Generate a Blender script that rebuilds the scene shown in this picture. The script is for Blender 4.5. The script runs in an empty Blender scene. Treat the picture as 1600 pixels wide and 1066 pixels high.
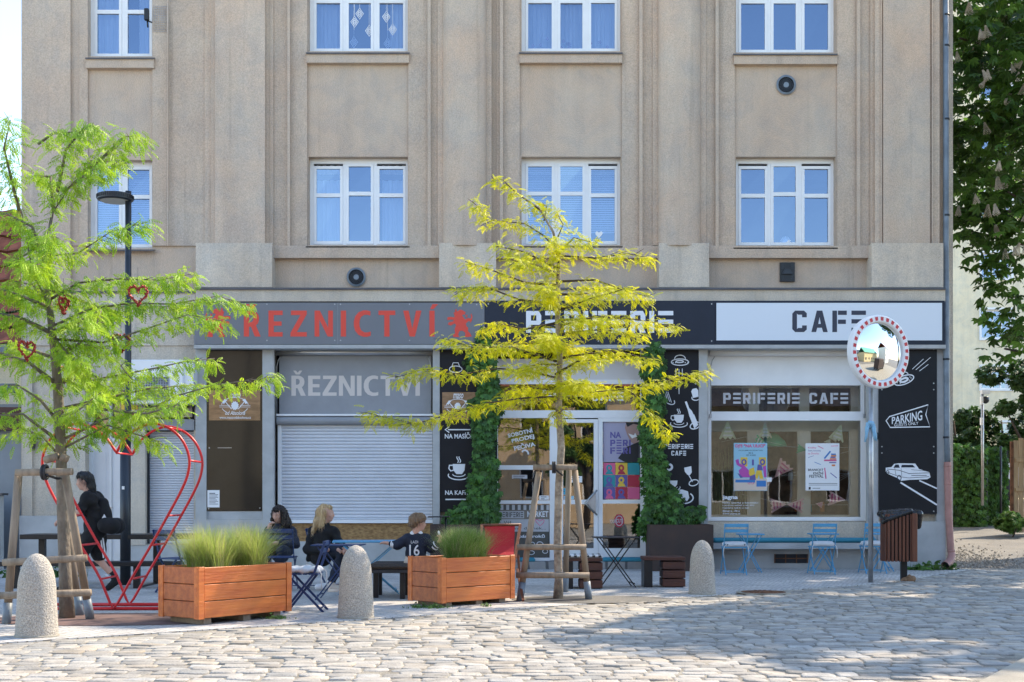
import bpy, math, random
import numpy as np
from mathutils import Vector, Matrix
rnd = random.Random(7); nrs = np.random.RandomState(5)
R = math.radians; PI = math.pi
SC = bpy.context.scene; COL = SC.collection
# ---------------------------------------------------------------- camera, world, sun
CH = 1.25; FPX = 2000.0; HZ = 780.0
cd = bpy.data.cameras.new('camera'); cam = bpy.data.objects.new('camera', cd); COL.objects.link(cam)
cam.location = (0, 0, CH); cam.rotation_euler = (R(90), 0, 0)
cd.sensor_width = 36; cd.lens = FPX/1600*36; cd.shift_y = (HZ-533)/1600; cd.clip_end = 1500; cd.clip_start = .1
SC.camera = cam
SUN_AZ = math.atan2(.79, .613); SUN_EL = R(45)
w = bpy.data.worlds.new('World'); SC.world = w; w.use_nodes = True
nt = w.node_tree; bg = nt.nodes['Background']
sky = nt.nodes.new('ShaderNodeTexSky'); sky.sky_type = 'NISHITA'; sky.sun_disc = False
sky.sun_elevation = SUN_EL; sky.sun_rotation = SUN_AZ; sky.air_density = 1.0; sky.dust_density = .2; sky.ozone_density = 1.6
nt.links.new(sky.outputs[0], bg.inputs[0]); bg.inputs[1].default_value = .15
sd = bpy.data.lights.new('sun', 'SUN'); sd.energy = 2.4; sd.angle = R(.55); sd.color = (1, .88, .72)
so = bpy.data.objects.new('sun', sd); COL.objects.link(so)
sv = Vector((math.sin(SUN_AZ)*math.cos(SUN_EL), math.cos(SUN_AZ)*math.cos(SUN_EL), math.sin(SUN_EL)))
so.rotation_euler = sv.to_track_quat('Z', 'Y').to_euler()
SC.view_settings.view_transform = 'Standard'; SC.view_settings.look = 'None'; SC.view_settings.gamma = 1
SC.view_settings.exposure = 1.76
SC.view_settings.use_white_balance = True; SC.view_settings.white_balance_temperature = 7000; SC.view_settings.white_balance_tint = 10
SC.render.engine = 'CYCLES'
# ---------------------------------------------------------------- helpers
Y0 = 2500/108.0; S = FPX/Y0
def F(px, py, off=0, ref=None):      # a point of the facade: survey pixel, metres proud of the wall
    k = (Y0-max(0, off if ref is None else ref))/FPX
    return Vector(((px-800)*k, Y0-off, CH+(HZ-py)*k))
def W(px, py, Y): return Vector(((px-800)*Y/FPX, Y, CH+(HZ-py)*Y/FPX))
def G(px, py):
    Y = CH*FPX/(py-HZ); return Vector(((px-800)*Y/FPX, Y, 0))
class MB:
    def __init__(s): s.v = []; s.f = []; s.m = []; s.cm = 0; s.sm = []; s.cs = False
    def add(s, vs, fs):
        n = len(s.v); s.v += [tuple(v) for v in vs]
        for f in fs: s.f.append(tuple(i+n for i in f)); s.m.append(s.cm); s.sm.append(s.cs)
    def box(s, a, b):
        x0, x1 = sorted((a[0], b[0])); y0, y1 = sorted((a[1], b[1])); z0, z1 = sorted((a[2], b[2]))
        s.add([(x0,y0,z0),(x1,y0,z0),(x1,y1,z0),(x0,y1,z0),(x0,y0,z1),(x1,y0,z1),(x1,y1,z1),(x0,y1,z1)],
              [(0,3,2,1),(4,5,6,7),(0,1,5,4),(1,2,6,5),(2,3,7,6),(3,0,4,7)])
    def fb(s, x0, y0, x1, y1, o0, o1):          # box on the facade: pixel columns and rows, metres proud
        r = max(o0, o1); s.box(F(x0, y0, o0, r), F(x1, y1, o1, r))
    def bev(s, a, b, r=.01):                    # box with chamfered edges
        x0, x1 = sorted((a[0], b[0])); y0, y1 = sorted((a[1], b[1])); z0, z1 = sorted((a[2], b[2]))
        r = min(r, (x1-x0)/2.1, (y1-y0)/2.1, (z1-z0)/2.1)
        vs = []
        for z, q in ((z0, r), (z0+r, 0), (z1-r, 0), (z1, r)):
            e = r if q == 0 else r
            i = q
            vs += [(x0+r,y0+i,z),(x1-r,y0+i,z),(x1-i,y0+r,z),(x1-i,y1-r,z),(x1-r,y1-i,z),(x0+r,y1-i,z),(x0+i,y1-r,z),(x0+i,y0+r,z)]
        fs = [tuple(range(7, -1, -1)), tuple(range(24, 32))]
        for k in range(3):
            for j in range(8): fs.append((k*8+j, k*8+(j+1)%8, k*8+8+(j+1)%8, k*8+8+j))
        s.add(vs, fs)
    def bar(s, a, b, w, h, up=(0,0,1)):         # rectangular bar from a to b
        a = Vector(a); b = Vector(b); d = (b-a).normalized(); u = Vector(up)
        if abs(d.dot(u)) > .98: u = Vector((0,1,0))
        x = d.cross(u).normalized()*w/2; y = x.cross(d).normalized()*h/2
        s.add([a-x-y, a+x-y, a+x+y, a-x+y, b-x-y, b+x-y, b+x+y, b-x+y],
              [(0,3,2,1),(4,5,6,7),(0,1,5,4),(1,2,6,5),(2,3,7,6),(3,0,4,7)])
    def tube(s, pts, r, n=8, closed=False, caps=True):
        pts = [Vector(p) for p in pts]; N = len(pts)
        rs = r if isinstance(r, (list, tuple)) else [r]*N
        vs = []; u = None
        for i, p in enumerate(pts):
            if closed: d = pts[(i+1)%N]-pts[i-1]
            else: d = pts[min(i+1, N-1)]-pts[max(i-1, 0)]
            d.normalize()
            if u is None: u = d.orthogonal().normalized()
            else: u = (u-d*u.dot(d)); u = u.normalized() if u.length > 1e-6 else d.orthogonal().normalized()
            v = d.cross(u)
            for k in range(n):
                a = 2*PI*k/n; vs.append(p+(u*math.cos(a)+v*math.sin(a))*rs[i])
        fs = []
        for i in range(N if closed else N-1):
            j = (i+1)%N
            for k in range(n): fs.append((i*n+k, i*n+(k+1)%n, j*n+(k+1)%n, j*n+k))
        if caps and not closed: fs += [tuple(range(n-1, -1, -1)), tuple((N-1)*n+k for k in range(n))]
        o = s.cs; s.cs = True; s.add(vs, fs); s.cs = o
    def lathe(s, c, prof, n=24, smooth=True):
        vs = []; 
        for r, z in prof:
            for k in range(n): a = 2*PI*k/n; vs.append((c[0]+r*math.cos(a), c[1]+r*math.sin(a), c[2]+z))
        fs = []
        for i in range(len(prof)-1):
            for k in range(n): fs.append((i*n+k, i*n+(k+1)%n, (i+1)*n+(k+1)%n, (i+1)*n+k))
        fs += [tuple(range(n-1, -1, -1)), tuple((len(prof)-1)*n+k for k in range(n))]
        o = s.cs; s.cs = smooth; s.add(vs, fs); s.cs = o
    def prism(s, pts, o0, o1, P=None):          # polygon in pixel (or any mapped) coordinates, extruded between offsets
        P = P or F
        n = len(pts); A = sum(pts[i][0]*pts[(i+1)%n][1]-pts[(i+1)%n][0]*pts[i][1] for i in range(n))
        if A > 0: pts = pts[::-1]
        vs = [P(x, y, o1) for x, y in pts]; bk = [P(x, y, o0) for x, y in pts]; vs += [Vector((v.x, b_.y, v.z)) for v, b_ in zip(vs, bk)] if P is F else bk
        s.add(vs, [tuple(range(n))]+[(i, n+i, n+(i+1)%n, (i+1)%n) for i in range(n)])
    def line(s, pts, wd, o, P=None, closed=False, th=.0012):     # painted stroke of width wd (pixels)
        P = P or F; N = len(pts); L = []; Rr = []
        for i in range(N):
            a = pts[(i-1)%N] if (closed or i > 0) else pts[i]; b = pts[(i+1)%N] if (closed or i < N-1) else pts[i]
            dx, dy = b[0]-a[0], b[1]-a[1]; l = math.hypot(dx, dy) or 1
            nx, ny = -dy/l*wd/2, dx/l*wd/2
            L.append((pts[i][0]+nx, pts[i][1]+ny)); Rr.append((pts[i][0]-nx, pts[i][1]-ny))
        for i in range(N if closed else N-1):
            j = (i+1)%N; s.add([P(*L[i], o), P(*L[j], o), P(*Rr[j], o), P(*Rr[i], o)], [(0,1,2,3)])
    def text(s, body, x0, y0, x1, y1, o, bold=0., P=None, keep=False, shear=0.):
        P = P or F; vs, fs = glyphs(body, bold, shear)
        if not vs: return
        ax = min(v[0] for v in vs); bx = max(v[0] for v in vs); ay = min(v[1] for v in vs); by = max(v[1] for v in vs)
        s.add([P(x0+(v[0]-ax)/(bx-ax)*(x1-x0), y1+(v[1]-ay)/(by-ay)*(y0-y1), o) for v in vs], fs)
    def build(s, name, mat, parent=None, kind=None, wn=False):
        me = bpy.data.meshes.new(name)
        o0 = root_loc(parent)
        me.from_pydata([(v[0]-o0[0], v[1]-o0[1], v[2]-o0[2]) for v in s.v], [], s.f)
        for mm in (mat if isinstance(mat, (list, tuple)) else [mat]): me.materials.append(mm)
        if me.polygons:
            me.polygons.foreach_set('material_index', s.m); me.polygons.foreach_set('use_smooth', s.sm)
        me.update()
        o = bpy.data.objects.new(name, me); COL.objects.link(o)
        if parent: o.parent = parent
        if kind: o['kind'] = kind
        return o
def root_loc(p):
    l = Vector((0,0,0))
    while p: l = l+p.location; p = p.parent
    return l
_gc = {}
def glyphs(body, bold, shear):
    key = (body, bold, shear)
    if key not in _gc:
        c = bpy.data.curves.new('t', 'FONT'); c.body = body; c.offset = bold; c.resolution_u = 3; c.shear = shear
        ob = bpy.data.objects.new('t', c); COL.objects.link(ob)
        dg = bpy.context.evaluated_depsgraph_get(); dg.update()
        me = bpy.data.meshes.new_from_object(ob.evaluated_get(dg))
        _gc[key] = ([tuple(v.co) for v in me.vertices], [tuple(p.vertices) for p in me.polygons])
        bpy.data.objects.remove(ob); bpy.data.curves.remove(c); bpy.data.meshes.remove(me)
    return _gc[key]
def props(o, label, cat, group=None, kind=None):
    if label: o['label'] = label
    if cat: o['category'] = cat
    if group: o['group'] = group
    if kind: o['kind'] = kind
    return o
def thing(name, label, cat, loc=(0,0,0), group=None):
    o = bpy.data.objects.new(name, None); COL.objects.link(o); o.location = loc; o.empty_display_size = .2
    return props(o, label, cat, group)
def dup(root, loc, rz, label=None, group=None):
    def cp(o, p):
        c = o.copy(); COL.objects.link(c)
        if p: c.parent = p
        for ch in list(o.children):
            if ch.name in bpy.data.objects: cp(ch, c)
        return c
    r = cp(root, None); r.location = loc; r.rotation_euler = (0, 0, rz)
    if label: r['label'] = label
    if group: r['group'] = group
    return r
def mesh_np(name, V, Fq, mat, parent=None, kind=None, smooth=False, col=None):
    V = np.asarray(V, dtype=np.float32).reshape(-1, 3) - np.array(root_loc(parent), dtype=np.float32)
    Fq = np.asarray(Fq, dtype=np.int32); k = Fq.shape[1]; n = len(Fq)
    me = bpy.data.meshes.new(name); me.vertices.add(len(V)); me.vertices.foreach_set('co', V.ravel())
    me.loops.add(n*k); me.loops.foreach_set('vertex_index', Fq.ravel())
    me.polygons.add(n); me.polygons.foreach_set('loop_start', np.arange(n, dtype=np.int32)*k)
    me.polygons.foreach_set('loop_total', np.full(n, k, dtype=np.int32))
    me.polygons.foreach_set('use_smooth', np.full(n, smooth))
    me.update(calc_edges=True); me.validate()
    if col is not None:
        at = me.color_attributes.new('tint', 'FLOAT_COLOR', 'POINT')
        at.data.foreach_set('color', np.asarray(col, dtype=np.float32).ravel())
    me.materials.append(mat)
    o = bpy.data.objects.new(name, me); COL.objects.link(o)
    if parent: o.parent = parent
    if kind: o['kind'] = kind
    return o
def scatter(tv, tf, P, X, Yd, Z, sc):
    """place a template many times. P: n,3; X,Yd,Z: n,3 axes; sc: n"""
    tv = np.asarray(tv); n = len(P); m = len(tv)
    V = P[:, None, :]+sc[:, None, None]*(tv[None, :, 0:1]*X[:, None, :]+tv[None, :, 1:2]*Yd[:, None, :]+tv[None, :, 2:3]*Z[:, None, :])
    Fq = (np.asarray(tf)[None]+(np.arange(n)*m)[:, None, None]).reshape(-1, len(tf[0]))
    return V.reshape(-1, 3), Fq
def norm(a): return a/np.maximum(np.linalg.norm(a, axis=-1, keepdims=True), 1e-9)
def tints(n, m, lo=.75, hi=1.25):
    t = nrs.uniform(lo, hi, n); return np.repeat(np.stack([t, t, t, np.ones(n)], 1), m, axis=0)
# ---------------------------------------------------------------- implicit bodies (smooth union, surface nets)
def sdf_mesh(prims, h=.012, k=.03, pad=.05):
    lo = np.min([np.minimum(p[1], p[2])-max(p[3], p[4]) if p[0] == 'c' else np.array(p[1])-max(p[2]) for p in prims], axis=0)-pad
    hi = np.max([np.maximum(p[1], p[2])+max(p[3], p[4]) if p[0] == 'c' else np.array(p[1])+max(p[2]) for p in prims], axis=0)+pad
    n = np.ceil((hi-lo)/h).astype(int)+1
    g = np.stack(np.meshgrid(*[lo[i]+h*np.arange(n[i]) for i in range(3)], indexing='ij'), -1)
    acc = np.zeros(n)
    D = None
    for p in prims:
        if p[0] == 'c':
            a = np.array(p[1], float); b = np.array(p[2], float); ba = b-a; L = max(ba@ba, 1e-9)
            t = np.clip(((g-a)@ba)/L, 0, 1)
            d = np.linalg.norm(g-a-t[..., None]*ba, axis=-1)-(p[3]+(p[4]-p[3])*t)
        else:
            r = np.array(p[2], float); q = g-np.array(p[1], float)
            if len(p) > 3: q = q@p[3]
            kk = np.linalg.norm(q/r, axis=-1); d = (kk-1)*r.min() if False else kk*(kk-1)/np.maximum(np.linalg.norm(q/(r*r), axis=-1), 1e-9)
        if D is None: D = d
        else:
            hh = np.maximum(k-np.abs(D-d), 0)/k; D = np.minimum(D, d)-hh*hh*k*.25
    return nets(D, lo, h)
def nets(D, lo, h):
    s = D < 0
    nx, ny, nz = D.shape
    c = np.zeros((nx-1, ny-1, nz-1), int)
    for i in (0, 1):
        for j in (0, 1):
            for k in (0, 1): c += s[i:nx-1+i, j:ny-1+j, k:nz-1+k]
    act = (c > 0) & (c < 8); idx = -np.ones(act.shape, int); ids = np.argwhere(act); idx[act] = np.arange(len(ids))
    acc = np.zeros((len(ids), 3)); cnt = np.zeros(len(ids))
    for ax in range(3):
        o = [a for a in range(3) if a != ax]
        for i in (0, 1):
            for j in (0, 1):
                a = np.zeros(3, int); a[o[0]] = i; a[o[1]] = j; b = a.copy(); b[ax] = 1
                A = ids+a; B = ids+b
                da = D[A[:,0], A[:,1], A[:,2]]; db = D[B[:,0], B[:,1], B[:,2]]
                x = (da < 0) != (db < 0); t = np.where(x, da/np.where(x, da-db, 1), 0)
                acc[x] += (A+(B-A)*t[:, None])[x]; cnt[x] += 1
    V = lo+h*(acc/cnt[:, None]); Q = []
    for ax in range(3):
        o = [a for a in range(3) if a != ax]
        a = s[tuple(slice(0, -1) if q == ax else slice(1, -1) for q in range(3))]
        b = s[tuple(slice(1, None) if q == ax else slice(1, -1) for q in range(3))]
        for fl, msk in ((0, a & ~b), (1, b & ~a)):
            p = np.argwhere(msk)
            if not len(p): continue
            q = p.copy(); q[:, o[0]] += 1; q[:, o[1]] += 1
            def gi(d0, d1):
                r = q.copy(); r[:, o[0]] -= d0; r[:, o[1]] -= d1; return idx[r[:,0], r[:,1], r[:,2]]
            quad = np.stack([gi(1,1), gi(0,1), gi(0,0), gi(1,0)], 1)
            if (ax == 1) != (fl == 1): quad = quad[:, ::-1]
            Q.append(quad)
    return V, np.concatenate(Q)
def blob(name, prims, mat, parent, h=.012, k=.03, f=None, loc=None):
    V, Q = sdf_mesh(prims, h, k)
    if f is not None: V = f(V)
    V = V+np.array(root_loc(parent))[None]
    return mesh_np(name, V, Q, mat, parent, smooth=True)
# ---------------------------------------------------------------- materials
def N(t, ty, **kw):
    n = t.nodes.new(ty)
    for k_, v in kw.items(): setattr(n, k_, v)
    return n
def mat(name, col, rough=.7, metal=0, var=.0, vs=3., col2=None, bump=0., bs=40., spec=None, coords='Object', stretch=(1,1,1), tint=False, trans=0., fine=0.):
    m = bpy.data.materials.new(name); m.use_nodes = True; t = m.node_tree; b = t.nodes['Principled BSDF']
    b.inputs['Roughness'].default_value = rough; b.inputs['Metallic'].default_value = metal
    if spec is not None: b.inputs['Specular IOR Level'].default_value = spec
    c = (*col, 1); tc = N(t, 'ShaderNodeTexCoord'); mp = N(t, 'ShaderNodeMapping'); mp.inputs['Scale'].default_value = stretch
    t.links.new(tc.outputs[coords], mp.inputs[0]); out = None
    if var or col2:
        n1 = N(t, 'ShaderNodeTexNoise'); n1.inputs['Scale'].default_value = vs; n1.inputs['Detail'].default_value = 6; n1.inputs['Roughness'].default_value = .6
        t.links.new(mp.outputs[0], n1.inputs['Vector'])
        cr = N(t, 'ShaderNodeValToRGB'); cr.color_ramp.elements[0].position = .35; cr.color_ramp.elements[1].position = .65
        c2 = col2 or tuple(x*(1-var) for x in col)
        cr.color_ramp.elements[0].color = (*c2, 1); cr.color_ramp.elements[1].color = c if col2 else (*[min(1, x*(1+var*.5)) for x in col], 1)
        t.links.new(n1.outputs[0], cr.inputs[0]); out = cr.outputs[0]
    else:
        rg = N(t, 'ShaderNodeRGB'); rg.outputs[0].default_value = c; out = rg.outputs[0]
    if fine:
        n3 = N(t, 'ShaderNodeTexNoise'); n3.inputs['Scale'].default_value = bs*2; n3.inputs['Detail'].default_value = 3
        t.links.new(mp.outputs[0], n3.inputs['Vector'])
        mr = N(t, 'ShaderNodeMapRange'); mr.inputs[1].default_value = .3; mr.inputs[2].default_value = .7; mr.inputs[3].default_value = 1-fine; mr.inputs[4].default_value = 1+fine
        t.links.new(n3.outputs[0], mr.inputs[0])
        mx = N(t, 'ShaderNodeVectorMath', operation='SCALE'); t.links.new(out, mx.inputs[0]); t.links.new(mr.outputs[0], mx.inputs['Scale']); out = mx.outputs[0]
    if tint:
        at = N(t, 'ShaderNodeAttribute', attribute_name='tint'); mx = N(t, 'ShaderNodeVectorMath', operation='MULTIPLY')
        t.links.new(out, mx.inputs[0]); t.links.new(at.outputs['Color'], mx.inputs[1]); out = mx.outputs[0]
    t.links.new(out, b.inputs['Base Color'])
    if bump:
        n2 = N(t, 'ShaderNodeTexNoise'); n2.inputs['Scale'].default_value = bs; n2.inputs['Detail'].default_value = 4
        t.links.new(mp.outputs[0], n2.inputs['Vector'])
        bp = N(t, 'ShaderNodeBump'); bp.inputs['Strength'].default_value = bump; bp.inputs['Distance'].default_value = .02
        t.links.new(n2.outputs[0], bp.inputs['Height']); t.links.new(bp.outputs[0], b.inputs['Normal'])
    if trans:
        tr = N(t, 'ShaderNodeBsdfTranslucent'); t.links.new(out, tr.inputs[0]); ms = N(t, 'ShaderNodeMixShader'); ms.inputs[0].default_value = trans
        o = t.nodes['Material Output']; t.links.new(b.outputs[0], ms.inputs[1]); t.links.new(tr.outputs[0], ms.inputs[2]); t.links.new(ms.outputs[0], o.inputs[0])
    return m
def glass(name, refl=.25, tcol=(.8,.85,.85), wob=.0, gcol=(.95,.97,1)):
    m = bpy.data.materials.new(name); m.use_nodes = True; t = m.node_tree; t.nodes.remove(t.nodes['Principled BSDF'])
    g = N(t, 'ShaderNodeBsdfGlossy'); g.inputs['Roughness'].default_value = .01; g.inputs['Color'].default_value = (*gcol, 1)
    tr = N(t, 'ShaderNodeBsdfTransparent'); tr.inputs[0].default_value = (*tcol, 1)
    fr = N(t, 'ShaderNodeFresnel'); fr.inputs[0].default_value = 1.5; ad = N(t, 'ShaderNodeMath', operation='ADD', use_clamp=True); ad.inputs[1].default_value = refl
    t.links.new(fr.outputs[0], ad.inputs[0]); ms = N(t, 'ShaderNodeMixShader'); t.links.new(ad.outputs[0], ms.inputs[0])
    t.links.new(tr.outputs[0], ms.inputs[1]); t.links.new(g.outputs[0], ms.inputs[2]); t.links.new(ms.outputs[0], t.nodes['Material Output'].inputs[0])
    if wob:
        tc = N(t, 'ShaderNodeTexCoord'); n2 = N(t, 'ShaderNodeTexNoise'); n2.inputs['Scale'].default_value = 1.3; bp = N(t, 'ShaderNodeBump'); bp.inputs['Strength'].default_value = wob; bp.inputs['Distance'].default_value = .02
        t.links.new(tc.outputs['Object'], n2.inputs['Vector']); t.links.new(n2.outputs[0], bp.inputs['Height']); t.links.new(bp.outputs[0], g.inputs['Normal'])
    return m
def plaster(name, a, b_, streak=.35, bump=.5):
    """mottled old render: two tones, vertical rain streaks, grain"""
    m = bpy.data.materials.new(name); m.use_nodes = True; t = m.node_tree; b = t.nodes['Principled BSDF']; b.inputs['Roughness'].default_value = .92
    tc = N(t, 'ShaderNodeTexCoord')
    n1 = N(t, 'ShaderNodeTexNoise'); n1.inputs['Scale'].default_value = .75; n1.inputs['Detail'].default_value = 8; n1.inputs['Roughness'].default_value = .62; t.links.new(tc.outputs['Object'], n1.inputs['Vector'])
    cr = N(t, 'ShaderNodeValToRGB'); cr.color_ramp.elements[0].position = .36; cr.color_ramp.elements[1].position = .64; cr.color_ramp.elements[0].color = (*a, 1); cr.color_ramp.elements[1].color = (*b_, 1)
    t.links.new(n1.outputs[0], cr.inputs[0])
    n5 = N(t, 'ShaderNodeTexNoise'); n5.inputs['Scale'].default_value = 2.1; n5.inputs['Detail'].default_value = 9; n5.inputs['Roughness'].default_value = .72; n5.inputs['Distortion'].default_value = .6; t.links.new(tc.outputs['Object'], n5.inputs['Vector'])
    c5 = N(t, 'ShaderNodeValToRGB'); e5 = c5.color_ramp.elements; e5[0].position = .40; e5[0].color = (.91,.92,.93,1); e5[1].position = .60; e5[1].color = (1.06,1.03,.98,1); x5 = e5.new(.5); x5.color = (1,.985,.96,1); t.links.new(n5.outputs[0], c5.inputs[0])
    v5 = N(t, 'ShaderNodeVectorMath', operation='MULTIPLY'); t.links.new(cr.outputs[0], v5.inputs[0]); t.links.new(c5.outputs[0], v5.inputs[1])
    m6 = N(t, 'ShaderNodeMapping'); m6.inputs['Scale'].default_value = (7,7,.28); t.links.new(tc.outputs['Object'], m6.inputs[0]); n6 = N(t, 'ShaderNodeTexNoise'); n6.inputs['Scale'].default_value = 1; n6.inputs['Detail'].default_value = 4; t.links.new(m6.outputs[0], n6.inputs['Vector'])
    r6 = N(t, 'ShaderNodeMapRange'); r6.inputs[1].default_value = .60; r6.inputs[2].default_value = .70; r6.inputs[3].default_value = 1; r6.inputs[4].default_value = .88; t.links.new(n6.outputs[0], r6.inputs[0])
    v6 = N(t, 'ShaderNodeVectorMath', operation='SCALE'); t.links.new(v5.outputs[0], v6.inputs[0]); t.links.new(r6.outputs[0], v6.inputs['Scale'])
    mp = N(t, 'ShaderNodeMapping'); mp.inputs['Scale'].default_value = (2.6, 2.6, .35); t.links.new(tc.outputs['Object'], mp.inputs[0])
    n2 = N(t, 'ShaderNodeTexNoise'); n2.inputs['Scale'].default_value = 1.; n2.inputs['Detail'].default_value = 7; n2.inputs['Roughness'].default_value = .7; t.links.new(mp.outputs[0], n2.inputs['Vector'])
    mr = N(t, 'ShaderNodeMapRange'); mr.inputs[1].default_value = .38; mr.inputs[2].default_value = .62; mr.inputs[3].default_value = 1-streak*.5; mr.inputs[4].default_value = 1+streak*.3; t.links.new(n2.outputs[0], mr.inputs[0])
    n3 = N(t, 'ShaderNodeTexNoise'); n3.inputs['Scale'].default_value = 55; n3.inputs['Detail'].default_value = 3; t.links.new(tc.outputs['Object'], n3.inputs['Vector'])
    mr2 = N(t, 'ShaderNodeMapRange'); mr2.inputs[1].default_value = .3; mr2.inputs[2].default_value = .7; mr2.inputs[3].default_value = .82; mr2.inputs[4].default_value = 1.14; t.links.new(n3.outputs[0], mr2.inputs[0])
    mu = N(t, 'ShaderNodeMath', operation='MULTIPLY'); t.links.new(mr.outputs[0], mu.inputs[0]); t.links.new(mr2.outputs[0], mu.inputs[1])
    vm = N(t, 'ShaderNodeVectorMath', operation='SCALE'); t.links.new(v6.outputs[0], vm.inputs[0]); t.links.new(mu.outputs[0], vm.inputs['Scale']); t.links.new(vm.outputs[0], b.inputs['Base Color'])
    bp = N(t, 'ShaderNodeBump'); bp.inputs['Strength'].default_value = bump; bp.inputs['Distance'].default_value = .01; t.links.new(n3.outputs[0], bp.inputs['Height']); t.links.new(bp.outputs[0], b.inputs['Normal'])
    return m
def wood(name, a, b_, axis=0, rough=.55, sc=1.):
    st = [9*sc]*3; st[axis] = .9*sc
    m = mat(name, a, rough, var=.3, vs=1.6, col2=b_, bump=.25, bs=6, stretch=st)
    return m
M = {}
M['plaster'] = plaster('facade_plaster', (.54,.415,.32), (.525,.44,.362), .12)
M['plaster_warm'] = plaster('pilaster_plaster', (.58,.435,.33), (.54,.455,.375), .14)
M['plaster_grey'] = plaster('ground_floor_render', (.51,.445,.365), (.58,.52,.44), .18)
M['concrete'] = plaster('patched_render', (.55,.46,.37), (.62,.55,.465), .18)
M['pillar'] = mat('grey_pillar_paint', (.42,.425,.42), .8, var=.12, vs=4, bump=.1, bs=60)
M['base_grey'] = mat('grey_plinth_paint', (.43,.435,.43), .85, var=.15, vs=2, bump=.2, bs=50)
M['frame'] = mat('white_window_plastic', (.78,.79,.80), .35, var=.04, vs=3)
M['frame_old'] = mat('old_cream_wood', (.80,.74,.64), .5, var=.1)
M['sillmetal'] = mat('sill_sheet_metal', (.10,.10,.11), .45, .6, var=.2)
M['glass'] = glass('window_glass', .24, (.62,.72,.85), .10, (.50,.67,.95))
M['shopglass'] = glass('shop_glass', .09, (.85,.88,.86), .04)
M['doorglass'] = glass('door_glass', .20, (.85,.88,.86), .05)
M['room'] = mat('dark_room', (.03,.032,.04), .9, var=.3)
M['cafe_room'] = mat('cafe_interior', (.20,.12,.07), .9, var=.8, vs=2.2)
M['curtain'] = mat('net_curtain', (.78,.79,.82), .9, trans=.3)
M['blind'] = mat('window_blind', (.7,.72,.75), .7)
M['sign_grey'] = mat('grey_sign_sheet', (.155,.165,.185), .4, var=.08, vs=1)
M['sign_navy'] = mat('navy_sign_sheet', (.014,.020,.036), .4, var=.1, spec=.3)
M['sign_white'] = mat('white_sign_sheet', (.68,.73,.79), .35)
M['red_letter'] = mat('red_lettering', (.72,.06,.035), .45)
M['pale_letter'] = mat('pale_lettering', (.62,.56,.52), .6)
M['white_letter'] = mat('white_lettering', (.75,.77,.8), .5)
M['navy_letter'] = mat('navy_lettering', (.03,.035,.06), .5)
M['black_panel'] = mat('black_composite_panel', (.010,.011,.015), .45, var=.2, spec=.25)
M['gloss_panel'] = mat('glossy_dark_panel', (.022,.018,.015), .14, var=.2, spec=.4)
M['gold'] = mat('brushed_brass_plate', (.27,.19,.12), .3, .7, var=.3, vs=2, stretch=(2,2,8))
M['alu'] = mat('brushed_aluminium', (.55,.56,.58), .35, .8, var=.1)
M['shutter'] = mat('white_roller_shutter', (.60,.62,.66), .4, .1, var=.06, vs=2)
M['panel_grey'] = mat('grey_fascia_board', (.27,.28,.30), .6, var=.08)
M['osb'] = mat('chipboard', (.42,.25,.10), .8, var=.5, vs=14, col2=(.20,.105,.04), bump=.3, stretch=(1,1,2.2))
M['black_metal'] = mat('black_painted_metal', (.013,.014,.017), .4, .2, var=.2)
M['dark_metal'] = mat('anthracite_metal', (.03,.036,.045), .4, .3, var=.2)
M['navy_metal'] = mat('dark_blue_chair_metal', (.012,.04,.13), .4, .1)
M['blue_metal'] = mat('sky_blue_chair_metal', (.08,.33,.55), .42, .1, var=.1)
M['red_metal'] = mat('red_painted_tube', (.62,.02,.025), .35, .1, var=.1)
M['galv'] = mat('galvanised_steel', (.42,.43,.44), .4, .7, var=.2, vs=8)
M['pipe_grey'] = mat('grey_painted_downpipe', (.17,.21,.25), .5, var=.25, vs=5)
M['pipe_pink'] = mat('faded_pink_pipe', (.44,.22,.19), .6, var=.25, vs=6, col2=(.35,.17,.14))
M['cushion'] = mat('white_cushion_cloth', (.62,.62,.63), .95, var=.1, bump=.3, bs=90)
M['turq'] = mat('turquoise_cushion', (.03,.22,.30), .9, var=.1, bump=.3, bs=90)
M['oiled'] = wood('oiled_larch', (.70,.20,.04), (.50,.11,.022), 0, .45)
M['oiled_shaded'] = wood('oiled_larch_shaded', (.52,.14,.035), (.34,.075,.018), 0, .45)  # oiled larch for end boards, with their shade put into a darker colour
M['grey_wood'] = wood('weathered_grey_wood', (.32,.25,.185), (.19,.145,.105), 2, .8)
M['dark_wood'] = wood('dark_stained_wood', (.10,.032,.018), (.055,.018,.012), 0, .6)
M['brown_slat'] = wood('brown_bin_slats', (.16,.05,.022), (.085,.026,.014), 2, .5)
M['fence_wood'] = wood('pale_fence_wood', (.45,.33,.2), (.30,.21,.12), 2, .8)
M['corten'] = mat('brown_planter_metal', (.075,.045,.035), .7, .2, var=.3, vs=3, col2=(.05,.035,.03))
M['skin'] = mat('skin', (.55,.31,.23), .5, var=.05)
M['hair_black'] = mat('black_hair', (.006,.005,.005), .35, var=.4, vs=40, stretch=(1,1,.2), bump=.5, bs=60)
M['hair_brown'] = mat('dark_brown_hair', (.022,.012,.009), .4, var=.4, vs=40, bump=.6, bs=60)
M['hair_blonde'] = mat('blonde_hair', (.60,.42,.22), .45, col2=(.33,.20,.09), vs=9, stretch=(4,4,.4), bump=.5, bs=30)
M['hair_kid'] = mat('light_brown_hair', (.24,.15,.085), .45, col2=(.13,.075,.04), vs=10, stretch=(4,4,.5), bump=.4, bs=30)
M['black_cloth'] = mat('black_cloth', (.007,.007,.009), .9, var=.3, vs=8, bump=.5, bs=18)
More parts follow.
